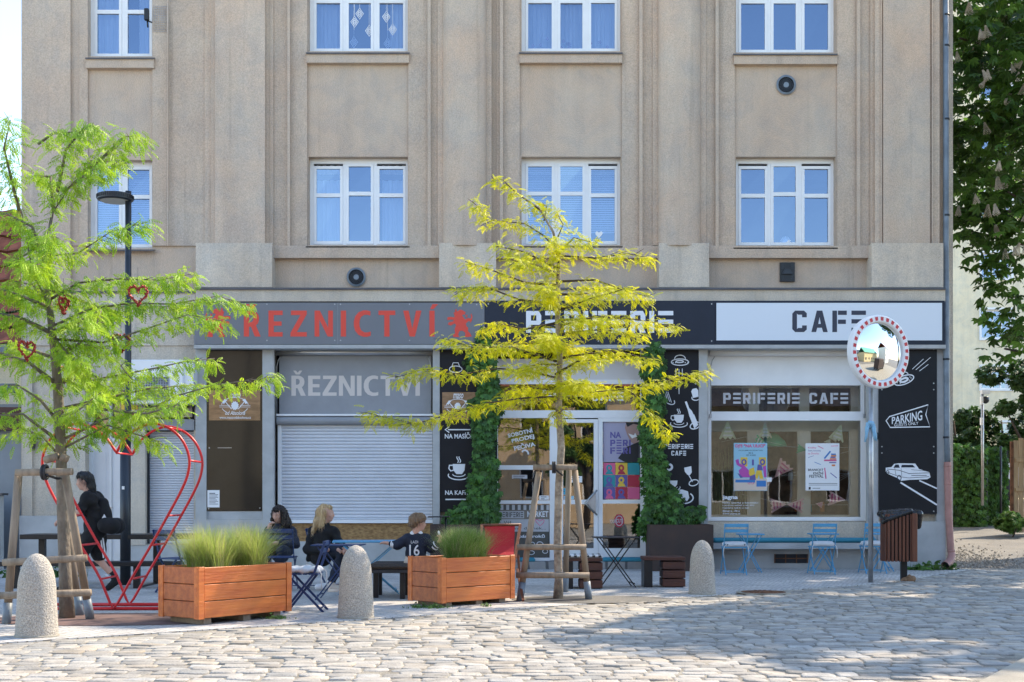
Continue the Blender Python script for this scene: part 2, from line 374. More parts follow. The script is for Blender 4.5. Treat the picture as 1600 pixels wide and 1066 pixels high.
M['navy_cloth'] = mat('navy_cloth', (.011,.016,.035), .85, var=.3, vs=8, bump=.5, bs=18)
M['denim'] = mat('dark_denim', (.012,.018,.035), .9, var=.3, bump=.4, bs=22)
M['white_cloth'] = mat('white_cloth', (.72,.73,.76), .85)
M['lightblue'] = mat('pale_blue_cloth', (.16,.35,.5), .85)
M['beige'] = mat('beige_shoe', (.60,.50,.42), .7, var=.1)
M['red_cloth'] = mat('red_canvas', (.50,.03,.04), .85, var=.1, bump=.2, bs=60)
M['lips'] = mat('lips', (.42,.10,.09), .5)
M['white'] = mat('plain_white', (.8,.8,.8), .5)
M['rust'] = mat('rusty_iron', (.16,.07,.035), .9, var=.5, vs=9, bump=.5)
M['black_bag'] = mat('black_bin_bag', (.012,.012,.013), .22, bump=.9, bs=14)
M['ribbon'] = mat('pale_blue_ribbon', (.22,.45,.62), .6)
M['bollard'] = mat('exposed_aggregate', (.55,.50,.43), .9, var=.3, vs=70, col2=(.33,.30,.26), bump=1.0, bs=62, fine=.35)
M['terracotta'] = mat('red_roof_tile', (.30,.09,.05), .8, var=.4, vs=6)
M['orange_wall'] = mat('orange_house_plaster', (.60,.43,.27), .9, var=.1, vs=1)
M['cream_wall'] = plaster('cream_house_plaster', (.76,.66,.47), (.82,.73,.54), .12, .1)
M['grey_wall'] = mat('smooth_grey_wall', (.27,.29,.31), .85, var=.06)
# ---------------------------------------------------------------- ground
def gz(x, y):
    if y < 23.2: return 0
    return min((y-23.2)*.054, 1.3)
def mosaic_mat(name, sz, c1, c2, mortar, ang=0, bump=.6):
    m = bpy.data.materials.new(name); m.use_nodes = True; t = m.node_tree; b = t.nodes['Principled BSDF']; b.inputs['Roughness'].default_value = .85
    tc = N(t, 'ShaderNodeTexCoord'); mp = N(t, 'ShaderNodeMapping'); mp.inputs['Rotation'].default_value = (0, 0, ang)
    nz = N(t, 'ShaderNodeTexNoise'); nz.inputs['Scale'].default_value = 2.5; t.links.new(tc.outputs['Object'], nz.inputs['Vector'])
    sc_ = N(t, 'ShaderNodeVectorMath', operation='SCALE'); sc_.inputs['Scale'].default_value = .12; t.links.new(nz.outputs['Color'], sc_.inputs[0])
    ad = N(t, 'ShaderNodeVectorMath', operation='ADD'); t.links.new(tc.outputs['Object'], ad.inputs[0]); t.links.new(sc_.outputs[0], ad.inputs[1])
    t.links.new(ad.outputs[0], mp.inputs[0])
    br = N(t, 'ShaderNodeTexBrick'); br.offset = .5; br.inputs['Scale'].default_value = 1; br.inputs['Brick Width'].default_value = sz; br.inputs['Row Height'].default_value = sz
    br.inputs['Mortar Size'].default_value = sz*.09; br.inputs['Mortar Smooth'].default_value = .5; br.inputs['Color1'].default_value = (*c1, 1); br.inputs['Color2'].default_value = (*c2, 1); br.inputs['Mortar'].default_value = (*mortar, 1)
    t.links.new(mp.outputs[0], br.inputs['Vector'])
    n2 = N(t, 'ShaderNodeTexNoise'); n2.inputs['Scale'].default_value = .9; n2.inputs['Detail'].default_value = 8; n2.inputs['Roughness'].default_value = .7; t.links.new(tc.outputs['Object'], n2.inputs['Vector'])
    mr = N(t, 'ShaderNodeMapRange'); mr.inputs[1].default_value = .3; mr.inputs[2].default_value = .7; mr.inputs[3].default_value = .72; mr.inputs[4].default_value = 1.2; t.links.new(n2.outputs[0], mr.inputs[0])
    vm = N(t, 'ShaderNodeVectorMath', operation='SCALE'); t.links.new(br.outputs['Color'], vm.inputs[0]); t.links.new(mr.outputs[0], vm.inputs['Scale']); t.links.new(vm.outputs[0], b.inputs['Base Color'])
    iv = N(t, 'ShaderNodeMath', operation='SUBTRACT'); iv.inputs[0].default_value = 1; t.links.new(br.outputs['Fac'], iv.inputs[1])
    bp = N(t, 'ShaderNodeBump'); bp.inputs['Strength'].default_value = bump; bp.inputs['Distance'].default_value = .012; t.links.new(iv.outputs[0], bp.inputs['Height']); t.links.new(bp.outputs[0], b.inputs['Normal'])
    return m
M['asphalt'] = mat('dusty_asphalt', (.20,.185,.16), .92, var=.4, vs=.8, col2=(.13,.125,.115), bump=.6, bs=25, fine=.3)
M['sand'] = mat('jointing_sand', (.34,.31,.25), .95, var=.4, vs=3, col2=(.17,.15,.12), bump=.8, bs=60, fine=.3)
M['mosaic'] = mosaic_mat('small_stone_setts', .075, (.58,.555,.52), (.44,.43,.42), (.24,.22,.19), R(45))
M['slab'] = mat('light_stone_slab', (.34,.31,.25), .9, var=.2, vs=3, bump=.4, bs=70, fine=.15)
m = MB(); xs = [-400,-120,-60,-30,-16,-8,0,4,8,12,16,30,60,120,400]; ys = [-300,-60,-20,0,10,20,23.2,26,30,35,40,45,48,60,100,200,600]
for j, y in enumerate(ys):
    for i, x in enumerate(xs): m.v.append((x, y, gz(x, y)-.06))
for j in range(len(ys)-1):
    for i in range(len(xs)-1):
        a = j*len(xs)+i; m.f.append((a, a+1, a+1+len(xs), a+len(xs))); m.m.append(0); m.sm.append(False)
m.build('ground', M['asphalt'], kind='structure')
EDGE = [(-30,-7.5),(-8,8.6),(-4.3,11.25),(-1.65,13.25),(2.5,16.6),(5.4,18.9),(8.05,22.6),(8.05,23.2)]
m = MB(); vs = [(x, y, 0) for x, y in EDGE]+[(-30,23.4,0)]
m.add(vs+[(x, y, -.12) for x, y, z in vs], [tuple(range(len(vs)))]+[(i, i+len(vs), i+1+len(vs), i+1) for i in range(len(EDGE)-1)])
m.build('pavement', M['mosaic'], kind='structure')
def edge_y(x):
    for (a, b), (c, d) in zip(EDGE, EDGE[1:]):
        if a <= x <= c: return b+(d-b)*(x-a)/(c-a)
    return 23.1 if x > 8 else -99
SL = [(1.5,5.2),(3.2,8.75),(4.05,10.1),(8,16),(14,23)]
def slab_x(y):                      # the far kerb: right of this line is the other pavement
    for (a, b), (c, d) in zip(SL, SL[1:]):
        if b <= y <= d: return a+(c-a)*(y-b)/(d-b)
    return 99 if y < 5.2 else 14
m = MB(); vs = [(x, y, .006) for x, y in SL]+[(30,23,.006),(30,5.2,.006)]
m.add(vs, [tuple(range(len(vs)))[::-1]]); m.build('far_pavement', M['slab'], kind='structure')
m = MB(); m.add([(-30,-12,-.011),(14,-12,-.011),(14,23.25,-.011),(-30,23.25,-.011)], [(0,1,2,3)]); m.build('road_bed', M['sand'], kind='structure')
# large worn setts, each a rounded stone, laid in wavering courses
V = []; Q = []; C = []
y = 3.5; row = 0
while y < 23.4:
    dpt = rnd.uniform(.15, .185); x = -9-rnd.random()*.2
    while x < 14:
        wd = rnd.uniform(.16, .28)
        cx, cy = x+wd/2, y+dpt/2+.05*math.sin(x*1.3+y*.4)+.03*math.sin(x*3.1)-.035*x
        x += wd+rnd.uniform(.004, .012)
        if cy < edge_y(cx)-.13 and cx < slab_x(cy)-.12 and abs(cx) < .5*cy+2.2 and cy > 4.2:
            g_ = rnd.uniform(.003, .008); hw = wd/2-.002; hd = dpt/2-g_*.6; z0 = rnd.gauss(0, .0035)-.002; tx, ty = rnd.gauss(0, .022), rnd.gauss(0, .026); b0 = len(V)
            ca = [(rnd.gauss(0, .01), rnd.gauss(0, .008)) for _ in range(4)]
            for rr, dz in ((1.0, -.04), (1.0, -.009), (.955, -.002), (.80, .001)):
                for k, (sx, sy) in enumerate(((-1,-1),(0,-1),(1,-1),(1,0),(1,1),(0,1),(-1,1),(-1,0))):
                    q = ca[k//2] if k % 2 == 0 else (0, 0)
                    ox = sx*hw*rr*(.94 if k % 2 == 0 else 1.0)+q[0]; oy = sy*hd*rr*(.92 if k % 2 == 0 else 1)+q[1]
                    V.append((cx+ox, cy+oy, z0+dz+(tx*ox+ty*oy if rr < .99 or dz > -.02 else 0)+rnd.gauss(0, .0008)))
            V.append((cx, cy, z0+.0018))
            tt = rnd.uniform(.72, 1.16); wm = rnd.choice([0]*5+[.03,.07,-.04]); col = (tt*(1+wm), tt, tt*(1-wm*1.2), 1)
            C += [col]*33
            for l in range(3):
                for k in range(8): Q.append((b0+l*8+k, b0+l*8+(k+1)%8, b0+l*8+8+(k+1)%8, b0+l*8+8+k))
            for k in range(0, 8, 2): Q.append((b0+24+k, b0+24+(k+1)%8, b0+24+(k+2)%8, b0+32))
    y += dpt+rnd.uniform(.001, .006); row += 1
M['sett'] = mat('worn_granite_sett', (.375,.35,.308), .8, var=.25, vs=7, bump=.5, bs=55, tint=True, fine=.12)
mesh_np('cobbled_road', V, Q, M['sett'], kind='structure', smooth=True, col=C)
# sandy strip of the alley beside the house, with loose gravel
V = []; Q = []
ico = [(1,0,0),(0,1,0),(-1,0,0),(0,-1,0),(0,0,.8),(0,0,-.8)]
T4 = [(0,1,4,4),(1,2,4,4)]
n = 2600; P = np.zeros((n, 3))
for i in range(n):
    a = abs(rnd.gauss(0, .75)); yy = 22.9+abs(rnd.gauss(0, 2.6)); P[i] = (8.1+a+(yy-23)*.1, yy, gz(0, yy)-.052)
ang = nrs.uniform(0, 6.28, n); X = np.stack([np.cos(ang), np.sin(ang), 0*ang], 1); Yd = np.stack([-np.sin(ang), np.cos(ang), 0*ang], 1); Z = np.tile([0,0,1.], (n,1))
tv = [(-1,-.7,0),(1,-.6,0),(.9,.8,0),(-.8,.7,0),(-.5,-.4,.9),(.6,-.3,.8),(.4,.4,1),(-.4,.4,.8)]
tf = [(4,5,6,7),(0,1,5,4),(1,2,6,5),(2,3,7,6),(3,0,4,7)]
V, Q = scatter(tv, tf, P, X, Yd, Z, nrs.uniform(.008, .028, n))
mesh_np('gravel', V, Q, mat('loose_gravel', (.30,.27,.23), .9, tint=True), kind='stuff', col=tints(n, 8, .5, 1.4)); bpy.data.objects['gravel']['label'] = 'loose grey gravel lying beside the corner of the house'; bpy.data.objects['gravel']['category'] = 'gravel'
def RZ(ch):          # heavy sans capitals built from pieces that butt, width 1 = height
    t = .2
    D = {'E': ([[(0,0),(.54,0),(.54,.17),(t,.17),(t,.42),(.50,.42),(.50,.58),(t,.58),(t,.83),(.54,.83),(.54,1),(0,1)]], .54),
     'Z': ([[(0,0),(.62,0),(.62,.17),(.24,.17),(.62,.86),(.62,1),(.02,1),(.02,.83),(.38,.83),(0,.14)]], .62),
     'N': ([[(0,0),(.18,0),(.18,.66),(.50,0),(.70,0),(.70,1),(.52,1),(.52,.34),(.20,1),(0,1)]], .70),
     'I': ([[(0,0),(t,0),(t,1),(0,1)]], t), 'T': ([[(.22,0),(.42,0),(.42,.83),(.64,.83),(.64,1),(0,1),(0,.83),(.22,.83)]], .64),
     'V': ([[(.25,0),(.45,0),(.70,1),(.49,1),(.35,.30),(.21,1),(0,1)]], .70),
     'C': ([[(.64,.03),(.64,.19),(.52,.16),(.40,.16),(.28,.24),(.22,.38),(.21,.5),(.22,.63),(.28,.76),(.40,.84),(.52,.84),(.63,.81),(.63,.97),(.50,1.01),(.36,1.01),(.18,.94),(.05,.78),(0,.6),(0,.4),(.05,.22),(.18,.06),(.36,-.01),(.50,-.01)]], .64),
     'R': ([[(0,0),(t,0),(t,.38),(.27,.38),(.42,0),(.64,0),(.46,.43),(.53,.5),(.57,.6),(.58,.72),(.55,.85),(.47,.94),(.34,1),(0,1),(0,.55),(t,.551),(t,.84),(.30,.84),(.36,.78),(.37,.69),(.34,.59),(.28,.55),(t,.549),(0,.549)]], .64)}
    if ch == 'Ř': g, w_ = D['R']; return g+[[(.08,1.25),(.20,1.06),(.36,1.06),(.48,1.25),(.36,1.25),(.28,1.15),(.20,1.25)]], w_
    if ch == 'Í': return D['I'][0]+[[(.03,1.06),(.16,1.06),(.34,1.25),(.12,1.25)]], t
    return D[ch]
def heavy(mb, word, x0, y0, x1, y1, o, th=.002, sp=.16):
    tot = sum(RZ(c)[1] for c in word)+sp*(len(word)-1); k = (x1-x0)/tot; x = 0
    for c in word:
        g, w_ = RZ(c)
        for p in g: mb.prism([(x0+(x+a)*k, y1+(y0-y1)*b) for a, b in p], o, o+th)
        x += w_+sp
# ---------------------------------------------------------------- the apartment building
B = thing('apartment_building', 'beige rendered apartment building with pilasters above a row of shops', 'building', (0, Y0, 0))
TOP = -420
wins = []                              # (x0,y0,x1,y1,sashes, curtain style, label, group)
for yo in (0, -303):
    wins += [(137,250+yo+(3 if yo else 0),238,388+yo+(3 if yo else 0),2), (482,245+yo,637,383+yo,3), (815,245+yo,970,383+yo,3), (1150,245+yo,1306,385+yo,3)]
def each(name, mt, lst, par=None):
    for l in lst:
        q = MB(); q.fb(*l); q.build(name, mt, par or B)
def wall(mb, x0, y0, x1, y1, holes, off, depth, rev=True):
    xs = sorted({x0, x1, *[h[0] for h in holes], *[h[2] for h in holes]}); ys = sorted({y0, y1, *[h[1] for h in holes], *[h[3] for h in holes]})
    xs = [x for x in xs if x0 <= x <= x1]; ys = [y for y in ys if y0 <= y <= y1]
    for a, b in zip(xs, xs[1:]):
        for c, d in zip(ys, ys[1:]):
            mx, my = (a+b)/2, (c+d)/2
            if any(h[0] < mx < h[2] and h[1] < my < h[3] for h in holes): continue
            mb.add([F(a,d,off), F(b,d,off), F(b,c,off), F(a,c,off)], [(0,1,2,3)])
    for h in holes:
        if not rev: break
        a, c, b, d = h[:4]; i = off-depth
        mb.add([F(a,c,off),F(b,c,off),F(b,c,i),F(a,c,i)], [(0,1,2,3)]); mb.add([F(a,d,off),F(b,d,off),F(b,d,i),F(a,d,i)], [(3,2,1,0)])
        mb.add([F(a,c,off),F(a,d,off),F(a,d,i),F(a,c,i)], [(3,2,1,0)]); mb.add([F(b,c,off),F(b,d,off),F(b,d,i),F(b,c,i)], [(0,1,2,3)])
HT = 14.9; PT = HZ-(HT-CH)*S        # parapet row in pixels
extra = []
for yo in (-606, -909):
    extra += [(137,250+yo,238,388+yo,2), (482,245+yo,637,383+yo,3), (815,245+yo,970,383+yo,3), (1150,245+yo,1306,383+yo,3)]
extra = [e for e in extra if e[1] > PT+8]
allw = wins+extra
m = MB(); wall(m, 35, PT, 1477, 455, allw, 0, .30); 
m.fb(35, PT-4, 1479, PT+8, -.3, .25)
front = m.build('front_wall', M['plaster'], B)
# proud fields either side of the window columns, wall pilasters and thin mouldings
m = MB()
for a, b in ((110,124),(124,137),(238,322),(424,480),(638,690),(776,812),(972,1020),(1100,1148),(1308,1362)):
    m.fb(a, PT+9, b, 384, .0, .045 if (a, b) != (110,124) else .02)
m.fb(35, PT+9, 110, 453, .0, .08)
m.build('wall_field', M['plaster'], B)
m = MB()
for a, b in ((449,453),(668,673),(781,786),(999,1004),(1118,1123),(1339,1344),(261,263)): m.fb(a, PT+9, b, 384, .08, .13)
m.build('moulding_strips', M['plaster'], B)
def pilaster(prof, y0, y1, mt):          # prof: list of (px, off)
    mb = MB(); mb.cs = False
    for (a, o), (b, o2) in zip(prof, prof[1:]):
        mb.cs = len(prof) > 14
        mb.add([F(a,y1,o), F(b,y1,o2), F(b,y0,o2), F(a,y0,o)], [(0,1,2,3)])
    mb.cs = False
    mb.add([F(x, y0, o) for x, o in prof], [tuple(range(len(prof)))]); return mb.build('pilaster', mt, B)
pilaster([(320,0),(320,.10),(330,.10),(330,.18),(336,.18),(336,.26),(414,.26),(414,.14),(420,.14),(420,.09),(427,.09),(427,.0)], PT+9, 383, M['plaster_warm'])
for a, b in ((692,760),(1028,1095)):
    c = (a+b)/2; r = (b-a)/2
    pilaster([(a-8,0),(a-8,.085),(a,.085)]+[(c-r*math.cos(t*PI/16), .085+.30*math.sin(t*PI/16)**.8) for t in range(1, 16)]+[(b,.085),(b+8,.085),(b+8,0)], PT+9, 383, M['plaster_warm'])
pilaster([(1360,0),(1360,.10),(1367,.10),(1367,.19),(1376,.19),(1376,.22),(1378,.22),(1378,.18),(1380,.18),(1380,.24),(1453,.24),(1453,.19),(1456,.19),(1456,.24),(1458,.24),(1458,.19),(1468,.19),(1468,0)], PT+9, 383, M['plaster_warm'])
each('pilaster_base', M['concrete'], [(a, 380, b, 449, 0, .34) for a, b in ((306,425),(686,775),(1030,1108),(1362,1474))])
each('window_apron', M['plaster'], [(a, 384, b, 403, 0, .14) for a, b in ((425.3,685.7),(775.3,1029.7),(1108.3,1361.7))])
# storey ledge, frieze and the ground-floor wall
m = MB(); m.fb(305, 449.5, 1478, 452.5, 0, .44); m.fb(36, 455.5, 304.5, 458, 0, .26); m.build('ledge_flashing', M['sillmetal'], B)
m = MB(); m.fb(306, 452.7, 1477, 471, 0, .40); m.fb(36, 458.2, 305.5, 478, 0, .23); m.fb(36, 478.2, 305.5, 540, 0, .17); m.build('frieze', M['plaster_grey'], B)
holes = [(134,603,203,882),(228,652,303,850),(428,545,676,846),(776,545,1014,884),(1106,545,1356,815)]
m = MB(); wall(m, 36, 540, 1477, 900, holes, .14, .42); m.build('ground_floor_wall', M['plaster_grey'], B)
each('shopfront_pillar', M['pillar'], [(a, 540.5, b, y1, .14, .26) for a, b, y1 in ((305.5,322.5,890),(410,427.8,890),(676.2,687,890),(1092,1105.8,890),(1356.2,1373,890),(1463.5,1477.2,890))])
each('plinth', M['base_grey'], [(302,812,432,895,.14,.30),(432.2,846.5,690,895,.14,.18),(1106,858.5,1372,895,.14,.16),(1372.2,815,1477.5,895,.14,.31),(323,799,409.8,811.8,.14,.22),(30,806,133,895,.14,.22),(204,852,301.8,895,.14,.2)])
each('doorway_pier', M['plaster_grey'], [(34.5,540.5,50,805.8,.14,.2),(98,600,133,805.8,.14,.24),(204,600,227,851.8,.14,.22)])
# side walls, roof and the dark core that closes the rooms
m = MB()
xl, xr = F(35,0).x, F(1477,0).x; xe = F(1492,0).x
m.add([(xl,Y0,-.1),(xl,Y0+12,-.1),(xl,Y0+12,HT),(xl,Y0,HT)], [(0,1,2,3)][::-1])
m.add([(xr,Y0-.3,-.1),(xe,Y0+.12,-.1),(xe,Y0+.12,HT),(xr,Y0-.0,HT)], [(0,1,2,3)])
m.add([(xe,Y0+.12,-.1),(xe,Y0+12,-.1),(xe,Y0+12,HT),(xe,Y0+.12,HT)], [(0,1,2,3)])
m.add([(xe,Y0+12,-.1),(xl,Y0+12,-.1),(xl,Y0+12,HT),(xe,Y0+12,HT)], [(0,1,2,3)])
m.v = []; m.f = []; m.m = []; m.sm = []
m.box((xr+.012, Y0+.10, -.1), (xe, Y0+12, HT)); m.box((xl, Y0+11.8, -.1), (xr, Y0+12, HT)); m.box((xl-.02, Y0-.0, -.1), (xl+.0, Y0+12, HT))
m.build('side_wall', M['concrete'], B)
m = MB(); m.box((xl, Y0+.01, HT-.02), (xe, Y0+12, HT+.2)); m.build('roof', M['terracotta'], B)
m = MB(); m.box((xl+.02, Y0+1.25, 0), (xr-.01, Y0+1.35, HT-.05)); 
for z in (3.85, 7.1, 10.6, 14): m.box((xl+.02, Y0+.32, z), (xr-.01, Y0+1.24, z+.1))
m.build('inner_wall', M['room'], B)
m = MB(); m.fb(1100, 545, 1362, 890, -1.22, -1.18); m.build('cafe_back_wall', M['cafe_room'], B)
m = MB(); m.box((xl+.02, Y0-.10, 0), (xr, Y0+1.2, .03)); m.build('shop_floor', M['asphalt'], B)
# windows: frame with sashes (part) > pane, curtain, sill (sub-parts)
def window(x0, y0, x1, y1, n, style='net', label=None, tr=.35, open_=(), deco=None, low=True):
    fr = MB(); D0, D1 = -.24, -.17
    fr.fb(x0, y0, x0+6, y1, D0, D1); fr.fb(x1-4, y0, x1, y1, D0, D1); fr.fb(x0+6, y0, x1-4, y0+7, D0, D1); fr.fb(x0+6, y1-4, x1-4, y1, D0, D1)
    gx0, gx1 = x0+6, x1-4; w_ = (gx1-gx0)/n; panes = []
    for i in range(n):
        a = gx0+i*w_; b = a+w_
        if i: fr.fb(a-2.5, y0+7, a+2.5, y1-4, D0, D1)
        a += 2.6 if i else .2; b -= 2.6 if i < n-1 else .2
        ty = y0+7; by = y1-4.2; o = D1+.012
        if i in open_: ty += 4
        t_ = ty+(by-ty)*tr
        fr.fb(a, ty, a+4.2, by, D0+.02, o); fr.fb(b-4.2, ty, b, by, D0+.02, o); fr.fb(a+4.2, ty, b-4.2, ty+4.6, D0+.02, o); fr.fb(a+4.2, by-4.6, b-4.2, by, D0+.02, o)
        fr.fb(a+4.2, t_, b-4.2, t_+6, D0+.02, o); fr.fb((a+b)/2-2, t_+2.4, (a+b)/2+2, t_+3.4, o, o+.006)
        tl = rnd.gauss(0, .006); tz = rnd.gauss(0, .004)
        for (p, q) in ((ty+4.6, t_), (t_+6, by-4.6)): panes.append((a+4.2, p, b-4.2, q, tl, tz))
    wobj = fr.build('window', M['frame'], B)
    if label: wobj['label'] = label
    pm = MB()
    for a, p, b, q, tl, tz in panes: pm.add([F(a,q,D1-.02+tz), F(b,q,D1-.02+tl), F(b,p,D1-.02+tl-tz), F(a,p,D1-.02-tz)], [(0,1,2,3)])
    pm.build('pane', M['glass'], wobj)
    c = MB(); gx0 += 2; 
    if style in ('net', 'side', 'full'):
        spans = {'net': [(gx0, gx0+w_*.85), (gx1-w_*.55, gx1)], 'side': [(gx0, gx0+w_*.8), (gx1-w_*.8, gx1)], 'full': [(gx0, gx1)]}[style]
        for a, b in spans:
            c = MB(); c.cs = True
            k = max(8, int((b-a)/2)); ph = rnd.random()*6
            xs_ = [a+(b-a)*i/k for i in range(k+1)]; of = [-.36+.03*math.sin(i*1.15+ph)+.012*math.sin(i*2.9) for i in range(k+1)]
            for i in range(k): c.add([F(xs_[i], y1-6, of[i]), F(xs_[i+1], y1-6, of[i+1]), F(xs_[i+1], y0+6, of[i+1]), F(xs_[i], y0+6, of[i])], [(0,1,2,3)])
            c.build('curtain', M['curtain'], wobj)
    if style == 'blind' or style == 'blind2':
        for i in range(n):
            a = gx0+i*w_; b = a+w_-4; yy = y0+10; end = y1-8 if not (style == 'blind' and i == 2) else y1-24
            while yy < end: c.add([F(a,yy+2.6,-.31), F(b,yy+2.6,-.31), F(b,yy,-.335), F(a,yy,-.335)], [(0,1,2,3)]); yy += 2.9
        c.build('blind', M['blind'], wobj)
    s_ = MB(); s_.add([F(x0-4,y1+2,.14), F(x1+3,y1+2,.14), F(x1+3,y1-1,-.2), F(x0-4,y1-1,-.2), F(x0-4,y1+4,.14), F(x1+3,y1+4,.14), F(x1+3,y1+4,0), F(x0-4,y1+4,0)], [(0,1,2,3),(4,5,1,0),(7,6,5,4),(1,5,6,2),(0,3,7,4)])
    s_.build('sill', M['sillmetal'], wobj)
    if not low:
        q = MB(); q.fb(x0-3, y1+4.2, x1+2, y1+18, 0, .11); q.fb(x0, y1+18.2, x1-1, y1+20, 0, .06); q.build('sill_block', M['plaster'], wobj)
    if deco: deco(wobj, x0, y0, x1, y1, w_)
    return wobj
def deco_hearts(wo, x0, y0, x1, y1, w_):
    d = MB()
    for hx, hy in ((937,363),): d.prism([(hx+6*u, hy-6*v) for u, v in ((0,-1),(.9,0),(.95,.5),(.55,.8),(0,.45),(-.55,.8),(-.95,.5),(-.9,0))], -.192, -.188)
    d.build('paper_heart', M['white'], wo)
def deco_lantern(wo, x0, y0, x1, y1, w_):
    d = MB()
    for hx, hy in ((552,28),(560,15),(575,42),(602,20),(551,60),(604,62),(612,40)):
        for s in (1, .62, .3): d.line([(hx+6*s*u, hy+9*s*v) for u, v in ((0,-1),(.5,-.4),(1,0),(.5,.5),(0,1),(-.5,.5),(-1,0),(-.5,-.4))], .9, -.191+.0004*s, closed=True)
        d.line([(hx, hy-9), (hx, -10)], .4, -.1905)
    d.build('paper_cutouts', M['white'], wo)
def deco_flowers(wo, x0, y0, x1, y1, w_):
    d = MB()
    for k in range(14):
        hx = rnd.uniform(x0+16, x1-14); hy = y1-14-abs(rnd.gauss(0, 7))
        for q in range(5): a = q*1.26; d.prism([(hx, hy), (hx+3*math.cos(a-.4), hy+3*math.sin(a-.4)), (hx+3*math.cos(a+.4), hy+3*math.sin(a+.4))], -.30, -.298)
    d.build('pot_flowers', mat('pink_flowers', (.5,.35,.5), .8), wo)
def deco_shell(wo, x0, y0, x1, y1, w_):
    d = MB()
    for q in range(11): a = PI*q/10; d.line([(1231, 379), (1231-8*math.cos(a), 375-9*math.sin(a))], 1.4, -.196+.0003*q)
    d.build('paper_fan', M['white'], wo)
window(*wins[0], style='blind2', label='lower left window behind the tree')
window(*wins[1], style='side', label='first-floor window with curtains drawn to both sides', open_=(0,2))
window(*wins[2], style='blind', label='first-floor window with lowered blinds and a paper heart', open_=(2,), deco=deco_hearts)
window(*wins[3], style='none', label='first-floor window with a paper fan on its sill', open_=(0,2), deco=deco_shell)
window(*wins[4], style='net', label='upper left window with a crack in its pane', low=False, tr=.42)
window(*wins[5], style='net', label='upper window hung with white paper cut-outs', deco=deco_lantern, low=False)
window(*wins[6], style='full', label='upper window fully curtained with flowers behind', deco=deco_flowers, low=False)
window(*wins[7], style='none', label='bare upper window above the round vent', low=False)
for e in extra: window(*e, style='none', low=False)
def cafe_frames():
    pass
# ground-floor openings
dr = MB()                                                    # white door at the left
dr.fb(134,603,140,882,-.25,-.12); dr.fb(197,603,203,882,-.25,-.12); dr.fb(140,603,197,609,-.25,-.12); dr.fb(166.5,609,171,882,-.25,-.12); dr.fb(140,684,166.4,690,-.25,-.13); dr.fb(171.1,684,197,690,-.25,-.13)
for a, b in ((140,166.4),(171.1,197)): dr.fb(a,690.2,b,882,-.24,-.16); dr.fb(a+5,706,b-5,776,-.16,-.145); dr.fb(a+5,786,b-5,868,-.16,-.145)
dr.fb(140,640,166.4,643,-.25,-.13)
d0 = dr.build('house_door', M['frame'], B); q = MB()
for a, b in ((140.2,166.2),(171.2,196.8)): q.add([F(a,684,-.2),F(b,684,-.2),F(b,609,-.2),F(a,609,-.2)],[(0,1,2,3)])
q.build('pane', M['shopglass'], d0); q = MB(); q.fb(142,612,165,683,-.32,-.3); q.fb(172,612,180,683,-.32,-.3); q.build('inner_board', mat('ochre_board', (.62,.36,.09), .8), d0)
q = MB(); q.fb(168,792,172,794,-.16,-.10); q.build('handle', M['alu'], d0)
def shutter(x0, y0, x1, y1, off, step, name='roller_shutter', mt='shutter'):
    mb = MB(); y = y0
    while y < y1-.1:
        h_ = min(step, y1-y)
        pr = [(0, off), (.18, off+.011), (.55, off+.013), (.86, off+.006), (1, off-.006)]
        for (t0, o0), (t1, o1) in zip(pr, pr[1:]):
            mb.add([F(x0, y+h_*t1, o1), F(x1, y+h_*t1, o1), F(x1, y+h_*t0, o0), F(x0, y+h_*t0, o0)], [(0,1,2,3)])
        y += step
    return mb.build(name, M[mt], B)
s1 = shutter(233, 674, 303, 850, -.05, 3.9); s1['label'] = 'narrow white shutter closed over the opening by the air conditioner'
q = MB(); q.fb(226, 655, 303.3, 672, -.04, .2); q.build('shutter_box', M['panel_grey'], s1); q = MB(); q.fb(228,672.2,232.8,850,-.08,.02); q.build('guide_rail', M['dark_metal'], s1)
s2 = shutter(440, 664, 675.5, 812, -.02, 5.2); s2['label'] = 'wide white shutter closed over the butcher shop window'
q = MB(); q.cs = False
for k in range(9):
    a0, a1 = PI*(-.5+k/9), PI*(-.5+(k+1)/9); c_ = F(432, 656.5, .02)
    for xa, xb in ((432,676),): q.add([F(xa,657-7*math.sin(a0),.04+.09*math.cos(a0)),F(xb,657-7*math.sin(a0),.04+.09*math.cos(a0)),F(xb,657-7*math.sin(a1),.04+.09*math.cos(a1)),F(xa,657-7*math.sin(a1),.04+.09*math.cos(a1))],[(3,2,1,0)])
q.fb(432,650,676,664,-.05,.03); q.build('shutter_box', M['panel_grey'], s2)
q = MB(); q.fb(434,664.2,439.8,812,-.06,.02); q.fb(432,812.2,675.8,817.5,-.1,.12); q.fb(432,647,676,649.8,-.05,.12); q.build('shutter_trim', M['frame'], s2)
m = MB(); m.fb(432, 818, 676, 846, -.05, .06); m.build('chipboard_infill', M['osb'], B)
m = MB(); m.fb(436, 556, 674, 647, -.06, -.02); fas = m.build('shop_fascia', M['panel_grey'], B); fas['label'] = 'grey fascia lettered above the wide shutter'
q = MB(); heavy(q, 'ŘEZNICTVÍ', 455, 587, 656, 618.5, -.019, sp=.1); q.build('lettering', M['pale_letter'], fas)
